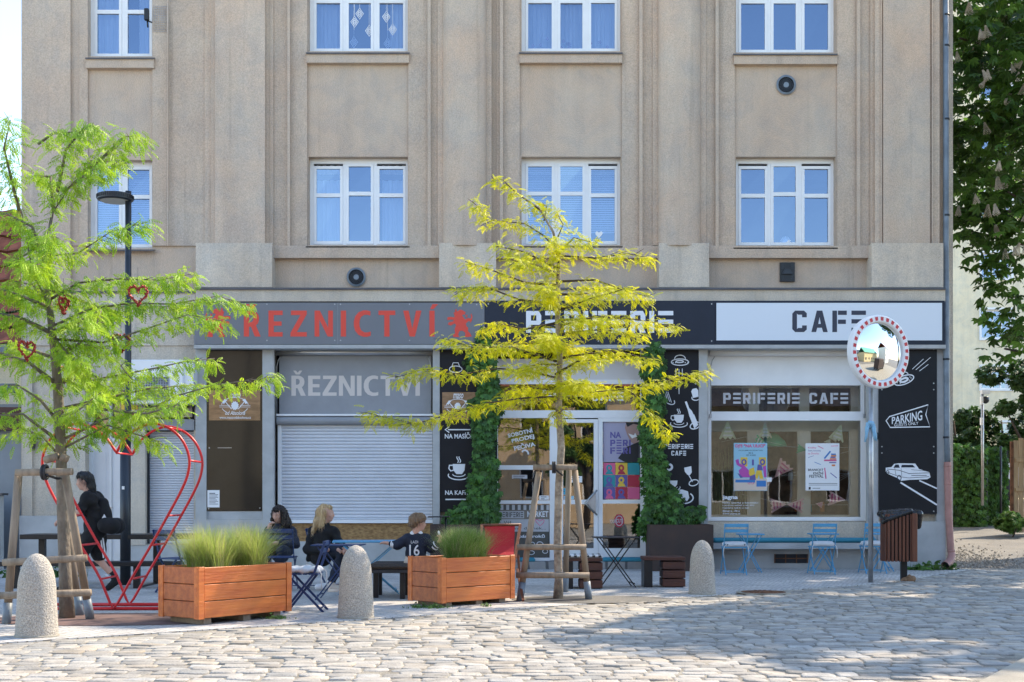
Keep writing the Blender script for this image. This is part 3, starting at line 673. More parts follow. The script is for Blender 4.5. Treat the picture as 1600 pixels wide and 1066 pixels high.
def awning(x0, x1, y, mt):
    mb = MB(); mb.tube([F(x0,y,.02), F(x1,y,.02)], .062, 12); o = mb.build('awning_roll', M[mt], B)
    for xa, s in ((x0+8, -1), (x1-8, 1)):
        q = MB()
        q.tube([F(xa,y+6,.05), F(xa+4*s,y+12,.05), F(x0+1.5 if s < 0 else x1-1.5,y+22,.04), F(x0+1.5 if s < 0 else x1-1.5,y+98,.04)], .009, 6)
        q.fb((x0 if s < 0 else x1-3), y+96, (x0+3 if s < 0 else x1), y+102, .0, .06)
        q.build('awning_arm', M['galv'], o)
    return o
awning(431, 675, 550.5, 'alu'); awning(1109, 1353, 551, 'frame')
# shop door bay
fr = MB(); o0, o1 = -.12, -.04
def hb(mb, x0, y0, x1, y1, a=o0, b=o1): mb.fb(x0, y0, x1, y1, a, b)
hb(fr,773,545,778,878); hb(fr,1001,545,1013.5,878); hb(fr,778,593,1001,600); hb(fr,778,641,1001,653)
hb(fr,859,653.2,872,876); hb(fr,778,727,859,734); hb(fr,778,782,859,787.5); hb(fr,778,872,859,877)
hb(fr,935,653.2,942,876); hb(fr,942,653.2,1001,659); hb(fr,942,781,1001,787); hb(fr,942,857,1001,876)
sf = fr.build('shopfront_frame', M['frame'], B)
q = MB(); q.fb(778,560,1001,592.8,-.1,-.07); q.build('blind_panel', mat('pale_lilac_panel', (.62,.60,.60), .6), sf)
q = MB()
for a, p, b, r_ in ((778,600,1001,641),(778,653,859,727),(778,734,859,782),(778,787.5,859,872),(942,659,1001,781),(942,787,1001,857)):
    q.add([F(a,r_,-.08),F(b,r_,-.08),F(b,p,-.078),F(a,p,-.078)],[(0,1,2,3)])
q.build('pane', M['doorglass'], sf)
dl = MB(); hb(dl,872.4,655,880,876,-.11,-.03); hb(dl,928,655,934.6,876,-.11,-.03); hb(dl,880,655,928,660.5,-.11,-.03); hb(dl,880,781,928,788,-.11,-.03); hb(dl,880,857,928,876,-.11,-.03)
dl = dl.build('shop_door', M['frame'], B); q = MB(); q.add([F(880,781,-.07),F(928,781,-.07),F(928,660,-.07),F(880,660,-.07)],[(0,1,2,3)]); q.add([F(880,857,-.07),F(928,857,-.07),F(928,788,-.07),F(880,788,-.07)],[(0,1,2,3)]); q.build('pane', M['doorglass'], dl)
q = MB(); q.tube([F(933,766,.05),F(914,786,.05),F(933,805,.05)], .018, 6); q.prism([(931,770),(917,786),(931,802)], .02, .045); q.build('door_handle', M['galv'], dl)
m = MB(); m.fb(772, 878, 1016, 893, -.3, .34); m.build('door_step', mosaic_mat('step_stone', .35, (.30,.29,.28), (.24,.235,.23), (.10,.10,.10)), B)
# cafe window
fr = MB(); hb(fr,1107,545,1112,814); hb(fr,1346,545,1355,814); hb(fr,1112,598,1346,602); hb(fr,1112,643,1346,657); hb(fr,1112,808,1346,814)
cf = fr.build('cafe_window', M['frame'], B)
q = MB(); q.fb(1112,553,1346,597.8,-.1,-.07); q.build('blind_panel', M['frame'], cf)
q = MB()
for a, p, b, r_ in ((1112,602,1346,643),(1112,657,1346,808)): q.add([F(a,r_,-.08),F(b,r_,-.08),F(b,p,-.077),F(a,p,-.077)],[(0,1,2,3)])
q.build('pane', M['shopglass'], cf)
q = MB()
for a, b in ((1107,1115),(1178,1194),(1258,1274),(1340,1356)): q.fb(a, 560, b, 812, -.55, -.47)
for a, b in ((1115,1178),(1194,1258),(1274,1340)):
    q.fb(a, 650, b, 672, -.54, -.47); q.fb(a, 560, b, 603, -.54, -.47); q.fb(a, 805, b, 812, -.54, -.47); q.fb(a,672.2,a+2.5,804.8,-.54,-.49); q.fb(b-2.5,672.2,b,804.8,-.54,-.49)
q.build('inner_frame', M['frame_old'], cf)
q = MB(); q.fb(1107, 812.5, 1356, 815, -.6, -.12); q.build('inner_sill', M['frame_old'], cf)
m = MB(); m.fb(1108, 848.5, 1372, 858, .16, .42); bs = m.build('bench_shelf', M['base_grey'], B); q = MB(); q.bev(F(1112, 840, .22), F(1370, 848.2, .43), .03); q.build('long_cushion', M['turq'], bs)
m = MB(); m.fb(1210,866,1262,880,.16,.17); bv = m.build('basement_vent', M['room'], B); q = MB()
for k in range(4): q.fb(1210+17*k, 866, 1211.5+17*k, 880, .17, .19)
q.fb(1210,872,1262,873.5,.171,.188); q.build('grille', M['rust'], bv)
# ---------------------------------------------------------------- lettering made of bars
def GL(ch, t=.2, w=.62):
    if ch == 'E': return [[(0,0),(w,0),(w,t),(0,t)],[(0,.4),(w,.4),(w,.6),(0,.6)],[(0,.8),(w,.8),(w,1),(0,1)]], w
    if ch == 'F': return [[(0,0),(t,0),(t,1),(0,1)],[(t+.04,.8),(w,.8),(w,1),(t+.04,1)],[(t+.04,.38),(w-.04,.38),(w-.04,.58),(t+.04,.58)]], w
    if ch == 'I': return [[(0,0),(t,0),(t,1),(0,1)]], t
    if ch in 'PR':
        g = [[(0,0),(t,0),(t,1),(0,1)],[(t+.001,.8),(w-.001,.8),(w-.1,1),(t+.001,1)],[(t+.001,.36),(w-.08,.36),(w-.001,.45),(w-.001,.55),(t+.001,.55)],[(w-t,.551),(w,.551),(w,.799),(w-t,.799)]]
        if ch == 'R': g.append([(w-.23,0),(w+.02,0),(w-.14,.359),(w-.36,.359)])
        return g, w
    if ch == 'C': return [[(0,.14),(t,.14),(t,.86),(0,.86)],[(0,.861),(t,.861),(t,.82),(w-t,.82),(w-t,.68),(w,.68),(w,.88),(w-.12,1),(.12,1)][:0] or [(0,.861),(t,.8611),(t+.05,.81),(w-t,.81),(w-t,.69),(w,.69),(w,.88),(w-.12,1),(.12,1)],[(0,.139),(.12,0),(w-.12,0),(w,.12),(w,.31),(w-t,.31),(w-t,.19),(t+.05,.19),(t,.139)]], w
    if ch == 'A': return [[(0,0),(.2,0),(.25,.2),(.35,.2),(.35,.38),(.295,.38),(.35,.7),(.35,1),(.23,1)],[(.7,0),(.47,1),(.351,1),(.351,.7),(.405,.38),(.351,.38),(.351,.2),(.45,.2),(.5,0)]], .7
    if ch == ' ': return [], .42
    return [], .3
def bars(mb, word, x0, y0, x1, y1, o, th=.002, P=None, sp=.16):
    tot = sum(GL(c)[1] for c in word)+sp*(len(word)-1); k = (x1-x0)/tot; x = 0
    for c in word:
        g, w_ = GL(c)
        for p in g: mb.prism([(x0+(x+a)*k, y1+(y0-y1)*b) for a, b in p], o, o+th, P)
        x += w_+sp
LION = [(.52,0),(.62,.02),(.72,.08),(.70,.16),(.60,.2),(.66,.28),(.72,.36),(.86,.30),(.98,.33),(.97,.42),(.86,.42),(.76,.50),(.78,.60),(.86,.66),(.84,.78),(.94,.86),(1.0,.97),(.80,1),(.72,.98),(.74,.84),(.62,.76),(.50,.78),(.44,.90),(.50,.99),(.26,1),(.22,.93),(.32,.86),(.30,.70),(.36,.56),(.30,.50),(.14,.58),(.02,.54),(.06,.46),(.20,.44),(.28,.38),(.16,.36),(.0,.38),(.0,.28),(.14,.26),(.30,.28),(.28,.18),(.32,.06),(.42,.06)]
TAIL = [(.80,.46),(.92,.38),(.99,.22),(.90,.10),(.84,.14),(.90,.24),(.84,.34)]
def lion(mb, x0, y0, x1, y1, o, flip=False):
    k = 0
    # beast as limbs, mane and tail drawn in short strokes
    def pt(u, v):
        if flip: u = 1-u
        return (x0+(x1-x0)*u, y0+(y1-y0)*v)
    mb.prism([pt(u, v) for u, v in LION], o, o+.0015)
    mb.prism([pt(1.04-(u-.8)*.0-(1-u)*.55, v+.04) for u, v in TAIL], o+.0016, o+.0026)
    for a in ((.30,.02),(.25,.12),(.66,.12),(.74,.22)): mb.prism([pt(a[0], a[1]), pt(a[0]+.09, a[1]-.05), pt(a[0]+.06, a[1]+.08)], o+.0027, o+.0033)
def badge(mb, cx, cy, r, o):
    for k in range(8):
        pass
    arc = [(cx+r*math.cos(a), cy-r*.62*math.sin(a)) for a in np.linspace(.12, PI-.12, 16)]; mb.line(arc, .9, o)
    arc = [(cx+r*math.cos(a), cy+r*.62*math.sin(a)) for a in np.linspace(.35, .9, 6)]; mb.line(arc, .9, o+.0004)
    arc = [(cx-r*math.cos(a), cy+r*.62*math.sin(a)) for a in np.linspace(.35, .9, 6)]; mb.line(arc, .9, o+.0008)
    for s in (-1, 1):
        mb.line([(cx+s*r*.25, cy+r*.25), (cx+s*r*.78, cy-r*.38)], 1.2, o+.0012)
        mb.prism([(cx+s*r*.55, cy-r*.42), (cx+s*r*.75, cy-r*.52), (cx+s*r*.95, cy-r*.22), (cx+s*r*.80, cy-r*.12), (cx+s*r*.72, cy-r*.26)], o+.0014, o+.002)
        for q in (-.02, .10): mb.line([(cx+s*r*.38, cy+r*q), (cx+s*r*1.15, cy+r*q)], .6, o+.0022+q*.001)
    star = []
    for k in range(22):
        a = k*PI/11; rr = r*.30*(1.0 if k % 2 else .82); star.append((cx+rr*math.cos(a), cy+rr*1.15*math.sin(a)))
    mb.prism(star, o+.0026, o+.0032)
def rivets(parent, pts, o, mt='galv'):
    q = MB()
    for x, y in pts: q.prism([(x+1.1*math.cos(a), y+1.1*math.sin(a)) for a in np.linspace(0, 5.5, 8)], o, o+.004)
    q.build('rivets', M[mt], parent)
def board(name, label, cat, x0, y0, x1, y1, o0, o1, mt, group=None):
    t = thing(name, label, cat, F((x0+x1)/2, y1, o0), group); m = MB(); m.fb(x0, y0, x1, y1, o0, o1); m.build('board', M[mt] if isinstance(mt, str) else mt, t); return t
def art(t, name, mt, fn, o, **kw):
    q = MB(); fn(q, o); return q.build(name, M[mt] if isinstance(mt, str) else mt, t)
# long signs over the shops
SG = 'signs over the shopfronts'
o_ = .44
t = board('shop_sign', 'long grey sign with red butcher lettering and two red lions', 'sign', 305, 473, 757, 538, .30, o_, 'sign_grey', SG)
q = MB(); heavy(q, 'ŘEZNICTVÍ', 381, 485.5, 679, 526, o_+.001, sp=.30); q.build('lettering', M['red_letter'], t)
q = MB(); lion(q, 699, 484, 737, 527, o_+.002); q.build('lion_emblem', M['red_letter'], t); q = MB(); lion(q, 322, 482, 360, 527, o_+.002, True); q.build('lion_emblem', M['red_letter'], t)
rivets(t, [(417,475.5),(523,475.5),(532,475.5),(640,475.5),(417,532),(523,532),(532,532),(640,532),(745,476),(745,533)], o_)
q = MB(); q.fb(527.4,473,527.9,538,o_,o_+.0015); q.build('joint', M['panel_grey'], t)
t = board('shop_sign', 'dark navy sign lettered in white bars, between the grey and white signs', 'sign', 757.5, 470, 1117, 538, .30, o_, 'sign_navy', SG)
q = MB(); bars(q, 'PERIFERIE', 822, 486, 1052, 520, o_+.001); q.build('lettering', M['white_letter'], t); rivets(t, [(763,475),(763,533),(1112,475),(1112,533),(935,475),(935,533)], o_)
t = board('shop_sign', 'white lightbox sign reading CAFE in a dark frame', 'sign', 1117.5, 470, 1476, 538.5, .30, o_, 'sign_navy', SG)
q = MB(); q.fb(1119.5,473.5,1472,532,o_,o_+.006); fc = q.build('face', M['sign_white'], t); q = MB(); bars(q, 'CAFE', 1238, 485.5, 1353, 519, o_+.007, sp=.2); q.build('lettering', M['navy_letter'], fc)
m = MB(); m.fb(303, 538.8, 1478, 544.5, .14, .46); m.build('fascia_trim', M['pillar'], B)
m = MB(); m.fb(303, 471.2, 1478, 538, .142, .28); m.build('fascia_backing', M['panel_grey'], B)
# upright boards between the windows
PG = 'upright boards between the shop windows'; po = .24
t = board('wall_board', 'glossy dark board with a brass plate and a taped notice', 'sign', 323, 543, 410, 798, .15, po, 'gloss_panel', PG)
q = MB(); q.fb(326.5,610,406.5,657,po,po+.012); pl = q.build('brass_plate', M['gold'], t)
q = MB(); badge(q, 367, 634, 21, po+.014); q.text('maso', 359, 615, 376, 622, po+.0175, .01, shear=.3); q.text('od Absolona', 352, 642, 383, 648.5, po+.0175, .01, shear=.3); q.text('www.masoodabsolona.cz', 343, 650.6, 392, 654.5, po+.0175, .01); q.build('butcher_emblem', M['white_letter'], pl)
rivets(t, [(327,546),(407,546),(327,700),(326,795),(406,794),(405,612),(330,654)], po)
q = MB(); q.fb(340,699.6,362,700.2,po,po+.002); q.build('scratch', M['alu'], t)
nt_ = board('paper_notice', 'white printed notice taped to the foot of the glossy board', 'notice', 324, 766, 343, 793, po+.001, po+.004, 'white')
def fn(q, o):
    for k in range(9): q.line([(327, 771+k*2.1), (rnd.uniform(336, 341), 771+k*2.1)], .7 if k else 1.2, o)
art(nt_, 'printed_lines', 'sign_navy', fn, po+.005)
def cup(q, cx, cy, s, o, steam=True, saucer=True):
    q.prism([(cx-9*s,cy-10*s),(cx+11*s,cy-10*s),(cx+10*s,cy),(cx+6*s,cy+6*s),(cx-3*s,cy+6*s),(cx-8*s,cy)], o, o+.001)
    q.line([(cx-9*s,cy-8*s),(cx-14*s,cy-8*s),(cx-15*s,cy-3*s),(cx-12*s,cy+1*s),(cx-8*s,cy)], 2*s, o+.0014)
    if saucer:
        q.line([(cx+1*s+17*s*math.cos(a), cy+8*s+7*s*math.sin(a)) for a in np.linspace(-.35, PI+.35, 20)], 1.7*s, o+.0018)
        q.line([(cx+1*s+10*s*math.cos(a), cy+6*s+4*s*math.sin(a)) for a in np.linspace(.0, PI, 12)], 1.3*s, o+.0022)
    if steam:
        for dx in (-1, 2.5): q.line([(cx+dx*s+1.4*s*math.sin(k*1.1), cy-12*s-k*2*s) for k in range(6)], 1.5*s, o+.0026)
t = board('wall_board', 'black board with arrow, NA MASÍČKO and a steaming coffee cup beside the left ivy', 'sign', 687.4, 543, 777, 800, .15, po, 'black_panel', PG)
def fn(q, o):
    q.line([(700,671.5),(735,671.5)], 1.8, o); q.line([(702,667),(695.5,671.5),(702,676)], 1.8, o+.0005)
    q.text('NA MASÍČKO', 695, 675.5, 747, 685.5, o+.001, .02); q.text('NA KAFÍČKO', 695.5, 764, 747, 773.5, o+.001, .02); q.line([(696,780.5),(733,780.5)], 2, o)
    cup(q, 716, 735, .98, o)
    q.line([(712+10*math.cos(a), 577+5*math.sin(a)) for a in np.linspace(0, 6.0, 20)], 1.2, o, closed=True); q.line([(706,573),(708,567),(716,567),(718,573)], 1.2, o+.0004); q.text('NÁŠ', 700, 795, 722, 799, o, .01)
art(t, 'chalk_drawing', 'white_letter', fn, po+.002)
q = MB(); q.fb(691,613,775,656,po,po+.012); pl = q.build('brass_plate', M['gold'], t); q = MB(); badge(q, 715, 635, 18, po+.014); q.text('maso', 708, 615, 724, 623, po+.0175, .01, shear=.3); q.build('butcher_emblem', M['white_letter'], pl)
t = board('wall_board', 'black board drawn with cups, bottle and wine glass beside the right ivy', 'sign', 1014, 543, 1091.6, 815, .15, po, 'black_panel', PG)
def ell(q, cx, cy, rx, ry, wd, o, rot=0, a0=0, a1=2*PI, n=24):
    c, s = math.cos(rot), math.sin(rot); full = a1-a0 > 6.2
    pts = [(cx+rx*math.cos(a)*c-ry*math.sin(a)*s, cy+rx*math.cos(a)*s+ry*math.sin(a)*c) for a in np.linspace(a0, a1, n, endpoint=not full)]
    q.line(pts, wd, o, closed=full)
def fn(q, o):
    ell(q,1062.5,566,13.5,5,1.5,o); ell(q,1062.5,561,8.5,6,1.3,o+.0005,0,PI,2*PI,12); ell(q,1062,565,6,1.6,1.6,o+.001)
    for x in (1051,1055,1070,1074): q.prism([(x,566),(x+1.4,566),(x+1.4,567.6),(x,567.6)],o+.001,o+.0015)
    for x, a, b in ((1056,576,590),(1061,577,616),(1066,576,588)): q.line([(x,a),(x,b)], 1, o)
    cup(q, 1060, 656, .78, o)
    q.prism([(1070,628),(1073,627),(1077,638),(1081,642),(1091,664),(1085,670),(1077,650),(1075,642)],o,o+.0008); q.prism([(1079,650),(1084.5,647.5),(1090,661),(1084,664)],o+.0009,o+.0014); ell(q,1086,665,8,5,1.6,o+.002,-.4)
    q.prism([(1080,612),(1082,608),(1088,606.5),(1091,610),(1091.5,620),(1083,622)],o,o+.001); ell(q,1088,621,7,4.5,1.4,o+.0015,-.2,.4,3.6)
    for k in range(4): q.line([(1036+k*2.5,612),(1041+k*2.7,626+k)],1,o+.0003*k)
    ell(q,1046,626,9,5,1.4,o+.002,.5,-.8,2.2)
    bars(q,'PERIFERIE',1038,694,1083,701.5,o,.0008); bars(q,'CAFE',1049,704.5,1072,712,o,.0008)
    q.prism([(1069,731),(1080,728.5),(1081,738),(1078,742.5),(1074,742),(1070,737)],o,o+.0008); q.line([(1076,742),(1082,753)],1.3,o+.001); ell(q,1084,754.5,7.5,4.5,1.5,o+.0014,-.3)
    ell(q,1045,730,5,4.5,3.4,o); cup(q,1052,757,.6,o,False); q.prism([(1047,771),(1052,766),(1066,765),(1075,768),(1077,778),(1074,783),(1050,783)],o+.003,o+.0036); ell(q,1068,778,15,9,2,o+.0042,0,-.8,1.6)
    q.line([(1058,782),(1060,776),(1063,782)],1,o+.0045)
art(t, 'chalk_drawing', 'white_letter', fn, po+.002); rivets(t, [(1087,546),(1087,600),(1087,810)], po)
t = board('wall_board', 'black board with PARKING arrow and a white limousine beside the downpipe', 'sign', 1373.4, 541.5, 1464, 803, .15, .30, 'black_panel', PG); po2 = .302
def fn(q, o):
    q.line([(1384.5,657.5),(1390,651),(1450.5,632.5),(1446.5,648),(1453,667),(1391,668)],1.7,o,closed=True)
    P2 = lambda x, y, oo: F(x, y-(x-1394)*.14, oo)
    q.text('PARKING',1393.5,652,1441,663,o,.015,P=lambda x,y,oo:F(x,y-(x-1394)*(.23-.009*(y-652)),oo)); q.text('GUESTS ONLY',1397,662,1435,666.6,o+.0005,.006,P=lambda x,y,oo:F(x,y-(x-1397)*.08,oo))
    for a, b in (((1425.5,577),(1443,561)),((1431,578),(1454,558.5)),((1436.5,580),(1450.5,569.5))): q.line([a,b],.9,o)
    ell(q,1412.5,594,16,6.5,1.7,o+.001,-.35); ell(q,1412.5,594,6.3,2.6,3,o+.0015,-.35); ell(q,1410,586,9,5,1.3,o+.002,-.1,PI*1.05,2*PI-.1,12)
    for a in np.linspace(0,5.7,9): x,y = 1412.5+11*math.cos(a), 594-3.2*math.cos(a)+4*math.sin(a); q.prism([(x-.7,y-.7),(x+.7,y-.7),(x+.7,y+.7),(x-.7,y+.7)],o+.0025,o+.003)
    q.line([(1407,754),(1464,789)],2.6,o); q.line([(1436.5,751),(1464,763.5)],2.2,o)
    # limousine
    q.prism([(1384,731),(1393,730),(1397,725),(1404,724),(1430,724.5),(1436,733),(1452,738),(1454,746),(1449,749),(1420,750),(1408,751.5),(1402,747),(1388,741),(1384,737)],o+.003,o+.0036)
art(t, 'chalk_drawing', 'white_letter', fn, po2); rivets(t, [(1459,546),(1459,599),(1459,609),(1378,609),(1378,698),(1459,698),(1459,708),(1459,799),(1378,708)], .30)
def fn(q, o):
    q.prism([(1396,731),(1399,726),(1404,726),(1406,731)],o,o+.0005); q.prism([(1408,730.5),(1409,726.5),(1426,726.5),(1430,730.5)],o,o+.0005)
    q.line([(1386,733),(1405,735),(1420,740),(1452,739)],.8,o+.001); q.line([(1386,738),(1406,745),(1420,747),(1452,745)],.7,o+.001); ell(q,1405,747,3,4,1.2,o+.0015); ell(q,1387,738,2,2.6,1,o+.0015)
    q.line([(1398,731),(1400,743)],.5,o+.002); q.line([(1408,732),(1409,744)],.5,o+.002); q.line([(1424,743),(1448,743)],.8,o+.002); q.line([(1416,726.5),(1416,730.5)],.6,o+.001); q.line([(1424,734),(1448,736)],.5,o+.0022)
art(t, 'car_outline', 'sign_navy', fn, po2+.0045)
# lettering and posters on the glass (panes at -.08)
go = -.074
cfl = MB(); bars(cfl,'PERIFERIE',1131,613.5,1251,630.5,go,.001,sp=.18); bars(cfl,'CAFE',1266,613.5,1327,630.5,go,.001,sp=.18); cfl.build('window_lettering', M['pale_grey'] if 'pale_grey' in M else M.setdefault('pale_grey', mat('pale_grey', (.48,.48,.50), .6)), cf)
cl = MB(); cl.text('jagna',1130,774,1154,782,go,.04); 
for k in range(3): cl.text(['Naše šperky a keramika','s poctivou radostí z naší dílny','najdete také u nás'][k],1130,784.5+4*k,[1186,1180,1172][k],787.5+4*k,go,.01)
cl.text('@jagna_dilna',1130,797,1157,800.5,go,.01); cl.text('www.jagna.cz',1130,801.5,1158,805,go,.01); cl.build('window_lettering', M['white_letter'], cf)
dlx = MB(); RT = lambda x, y, o: F(x*math.cos(-.22)-y*math.sin(-.22)+817, x*math.sin(-.22)+y*math.cos(-.22)+685, o)
dlx.text('SOBOTNÍ',-22,-14,18,-6,go,.03,P=RT); dlx.text('PRODEJ',-18,-3,18,5,go,.03,P=RT); dlx.text('PEČIVA',-17,7,17,16,go,.03,P=RT)
ell(dlx, 821, 707.5, 5, 3.6, 2.6, go, .6, 2.6, 6.2, 12); dlx.build('window_lettering', M['white_letter'], sf)
tp = MB(); bars(tp,'PERIFERIE',848,608,912,619,go,.001); bars(tp,'CAFE',925,612,975,626,go,.001); tp.build('window_lettering', M['sign_white'], sf)
def colmat(name, c): 
    if name not in M: M[name] = mat(name, c, .6)
    return name
colmat('taupe', (.20,.17,.14)); colmat('pale_grey', (.48,.48,.50)); colmat('dark_taupe', (.09,.085,.075)); colmat('sky_paper', (.30,.55,.68)); colmat('pink_ink', (.68,.12,.26)); colmat('magenta', (.5,.08,.38)); colmat('yellow_ink', (.75,.50,.06)); colmat('orange_ink', (.7,.22,.06)); colmat('teal_ink', (.02,.28,.32)); colmat('violet_ink', (.12,.10,.32)); colmat('lilac', (.38,.36,.48)); colmat('sand_paper', (.68,.55,.46)); colmat('blue_ink', (.04,.2,.5)); colmat('face_ink', (.40,.25,.22)); colmat('black_ink', (.02,.02,.025)); colmat('deep_red', (.45,.03,.06)); colmat('green_paper', (.10,.55,.28)); colmat('pink_paper', (.9,.55,.55)); colmat('olive_paper', (.62,.66,.45)); colmat('cyan_paper', (.03,.42,.62))
t = board('window_decal', 'taupe and white striped decal low on the left door pane', 'decal', 779, 789, 858.5, 871, -.077, -.0745, 'dark_taupe'); o = -.0735
q = MB(); q.fb(779,797,858.5,811.5,o,o+.001); q.build('band', M['taupe'], t)
q = MB(); 
for k in range(9): q.fb(782+k*9,789,786.5+k*9,797,o,o+.001)
q.fb(779.5,811.6,858,831,o,o+.0012); q.fb(779.5,799,819,810,o+.0012,o+.002); q.build('white_area', M['pale_grey'], t)
q = MB(); q.text('MARKET',824,799,857,808,o+.0015,.02); q.text('pár kroků',811,835,851.5,842,o+.0015,.03); ell(q,832,851,3.5,3.5,1,o+.0018); ell(q,844,851,5,4,1.1,o+.0018,.3); ell(q,815,855,3,4,1,o+.0018); ell(q,852,862,4,3,1,o+.0018); ell(q,830,864,5,3,1,o+.0018); q.build('white_writing', M['white_letter'], t)
q = MB(); bars(q,'PERIFERIE',780.5,800.5,817.5,808.5,o+.0025,.0006); q.text('Váš',787,814,799,820,o+.0018,.01); q.text('voňavý domek...',786,823,853,829,o+.0018,.005); q.build('grey_writing', M['dark_taupe'], t)
q = MB(); q.line([(844,822),(838,816),(836.5,811.8+.5),(840,811.9),(843.5,814.5),(848,811.9+.2),(850.5,813.5),(849.5,817)],1.1,o+.0022,closed=True); q.build('heart_outline', M['pink_ink'], t)
t = board('door_poster', 'pale lilac poster with a smiling face beside the shop door', 'poster', 943, 659.5, 999.5, 722, -.077, -.074, 'lilac'); o = -.073
q = MB(); q.prism([(979,660),(996,660),(999,668),(999,700),(986,690),(980,678),(977,668)],o,o+.001); q.build('face', M['face_ink'], t)
q = MB(); q.prism([(977,722),(966,716),(980,698),(999,690),(999,722)],o+.0011,o+.002); q.prism([(978,659.7),(999,659.7),(999,664),(990,662),(981,667)],o+.0011,o+.002); q.build('dark_jacket', M['black_ink'], t)
q = MB(); q.prism([(982,677),(991,680),(993,676),(996,682),(988,685)],o+.0021,o+.0026); q.build('teeth', M['white'], t)
q = MB(); q.text('NA',954,674.5,971,684.5,o+.003,.03); bars(q,'PERI',954,687,986,697,o+.003,.0006); bars(q,'FERI',954,699,986,709,o+.003,.0006); q.build('lettering', M['violet_ink'], t)
t = thing('door_poster', 'grid of bright coloured portrait tiles under the smiling poster', 'poster', F(971,781,-.077)); cs = ['pink_ink','yellow_ink','teal_ink','teal_ink','violet_ink','deep_red','violet_ink','deep_red','pink_ink']
for k in range(9):
    cx, cy = 943.3+(k%3)*19, 723.3+(k//3)*19; q = MB(); q.fb(cx,cy,cx+18.6,cy+18.6,-.077,-.074); tl_ = q.build('tile', M[cs[k]], t)
    q = MB(); ell(q, cx+9, cy+8, 3.2, 3.8, 3, -.0732); q.prism([(cx+3,cy+18),(cx+5,cy+13),(cx+13,cy+13),(cx+16,cy+18)],-.0732,-.072); q.build('portrait', M[cs[(k*4+3)%9]], tl_)
for nm, lb, x0,y0,x1,y1,c in (('opening_hours','white card of opening hours on the door glass behind the support stake',891,744,910,754,'white'),('door_sticker','bright blue sticker low on the shop door glass',872.5+8,763,886,773,'cyan_paper'),('door_sticker','pale blue strip sticker at the bottom of the upper door pane',881,775,897,780.5,'sky_paper'),('window_sticker','pale card strip in the middle of the left door pane',800,742,824,748,'pale_grey'),('window_sticker','white card with black marks at the right foot of the middle pane',843,774.5,858,781,'white')):
    t = board(nm, lb, 'sticker', x0,y0,x1,y1,-.066 if x0 > 870 else -.076,-.063 if x0 > 870 else -.073,c); q = MB()
    for k in range(2): q.fb(x0+2,y0+1.6+k*3,x1-4-k*3,y0+2.6+k*3,-.0629 if x0 > 870 else -.0729,-.062 if x0 > 870 else -.0722)
    q.build('print', M['black_ink'], t)
t = thing('stop_decal', 'round red and white decal on the lower right pane of the door bay', 'decal', F(968,816,-.076)); q = MB(); q.prism([(968+8.5*math.cos(a), 814+11*math.sin(a)) for a in np.linspace(.39,.39+2*PI,9)[:-1]],-.077,-.075); dsc = q.build('disc', M['deep_red'], t)
q = MB(); ell(q,968,814,5.5,7.5,1.2,-.0742); q.text('CUT',963,811,973,817,-.0738,.03); q.text('YOUR',953,812,962,818,-.0738,.02); q.build('lettering', M['pale_grey'], dsc)
# the two posters in the cafe window
t = board('window_poster', 'light blue poster of people dancing by loudspeakers in the cafe window', 'poster', 1147.5,692,1200,767,-.072,-.069,'sky_paper'); o = -.068
q = MB(); q.fb(1148,748,1199.5,766.5,o,o+.0006); q.build('sand_strip', M['sand_paper'], t)
q = MB(); q.text("DJ'S \"NA ULICI\"",1150,694,1197,700.5,o+.001,.045); q.text('VSTUP',1169,754,1180,757,o+.0012,.02); q.build('title', M['pink_ink'], t)
q = MB(); q.text('OSLAVUJEME SOUSEDSKÝ DEN',1155,702.5,1193,705,o,.01); q.text('18. 5.',1171,706.5,1178,709,o,.02); q.text('OD 14 HOD',1167,710,1182,712.5,o,.01); q.build('small_print', M['black_ink'], t)
q = MB(); q.fb(1158,714.5,1169,729,o,o+.0006); q.fb(1187,714.5,1198,729,o,o+.0006); q.prism([(1172,733),(1179,730),(1181,740),(1174,745),(1171,740)],o+.002,o+.0026); q.prism([(1183,735),(1191,735),(1194,748),(1188,748),(1187,741),(1185,748),(1180,748)],o+.002,o+.0026); q.build('yellow_shapes', M['yellow_ink'], t)
q = MB(); ell(q,1163.5,722,3,3.6,2.6,o+.001); ell(q,1192.5,722,3,3.6,2.6,o+.001); q.prism([(1173,744),(1181,741),(1182,750),(1172,750)],o+.0028,o+.0034); q.prism([(1153,739),(1157,741),(1162,746),(1158,747)],o+.0028,o+.0034); q.prism([(1185,726),(1191,726),(1193,735),(1184,735)],o+.0028,o+.0034); q.prism([(1176,718),(1179,718),(1179,727),(1176,727)],o+.0028,o+.0034); q.build('dark_shapes', M['violet_ink'], t)
q = MB(); q.prism([(1150,719),(1155,717),(1156,724),(1164,727),(1171,735),(1173,746),(1158,746),(1155,735),(1160,731),(1152,726)],o+.0012,o+.0018); q.prism([(1193,729),(1198,727),(1199,746),(1195,746)],o+.0012,o+.0018); q.build('pink_figures', M['magenta'], t)
q = MB(); q.fb(1150,749.5,1181,754,o+.0012,o+.0018); q.fb(1183,751,1198,760.5,o+.0012,o+.0018); q.build('blue_strips', M['blue_ink'], t)
t = board('window_poster', 'white book festival poster with coloured bars in the cafe window', 'poster', 1260,692.5,1313,766.5,-.072,-.069,'white'); o = -.068
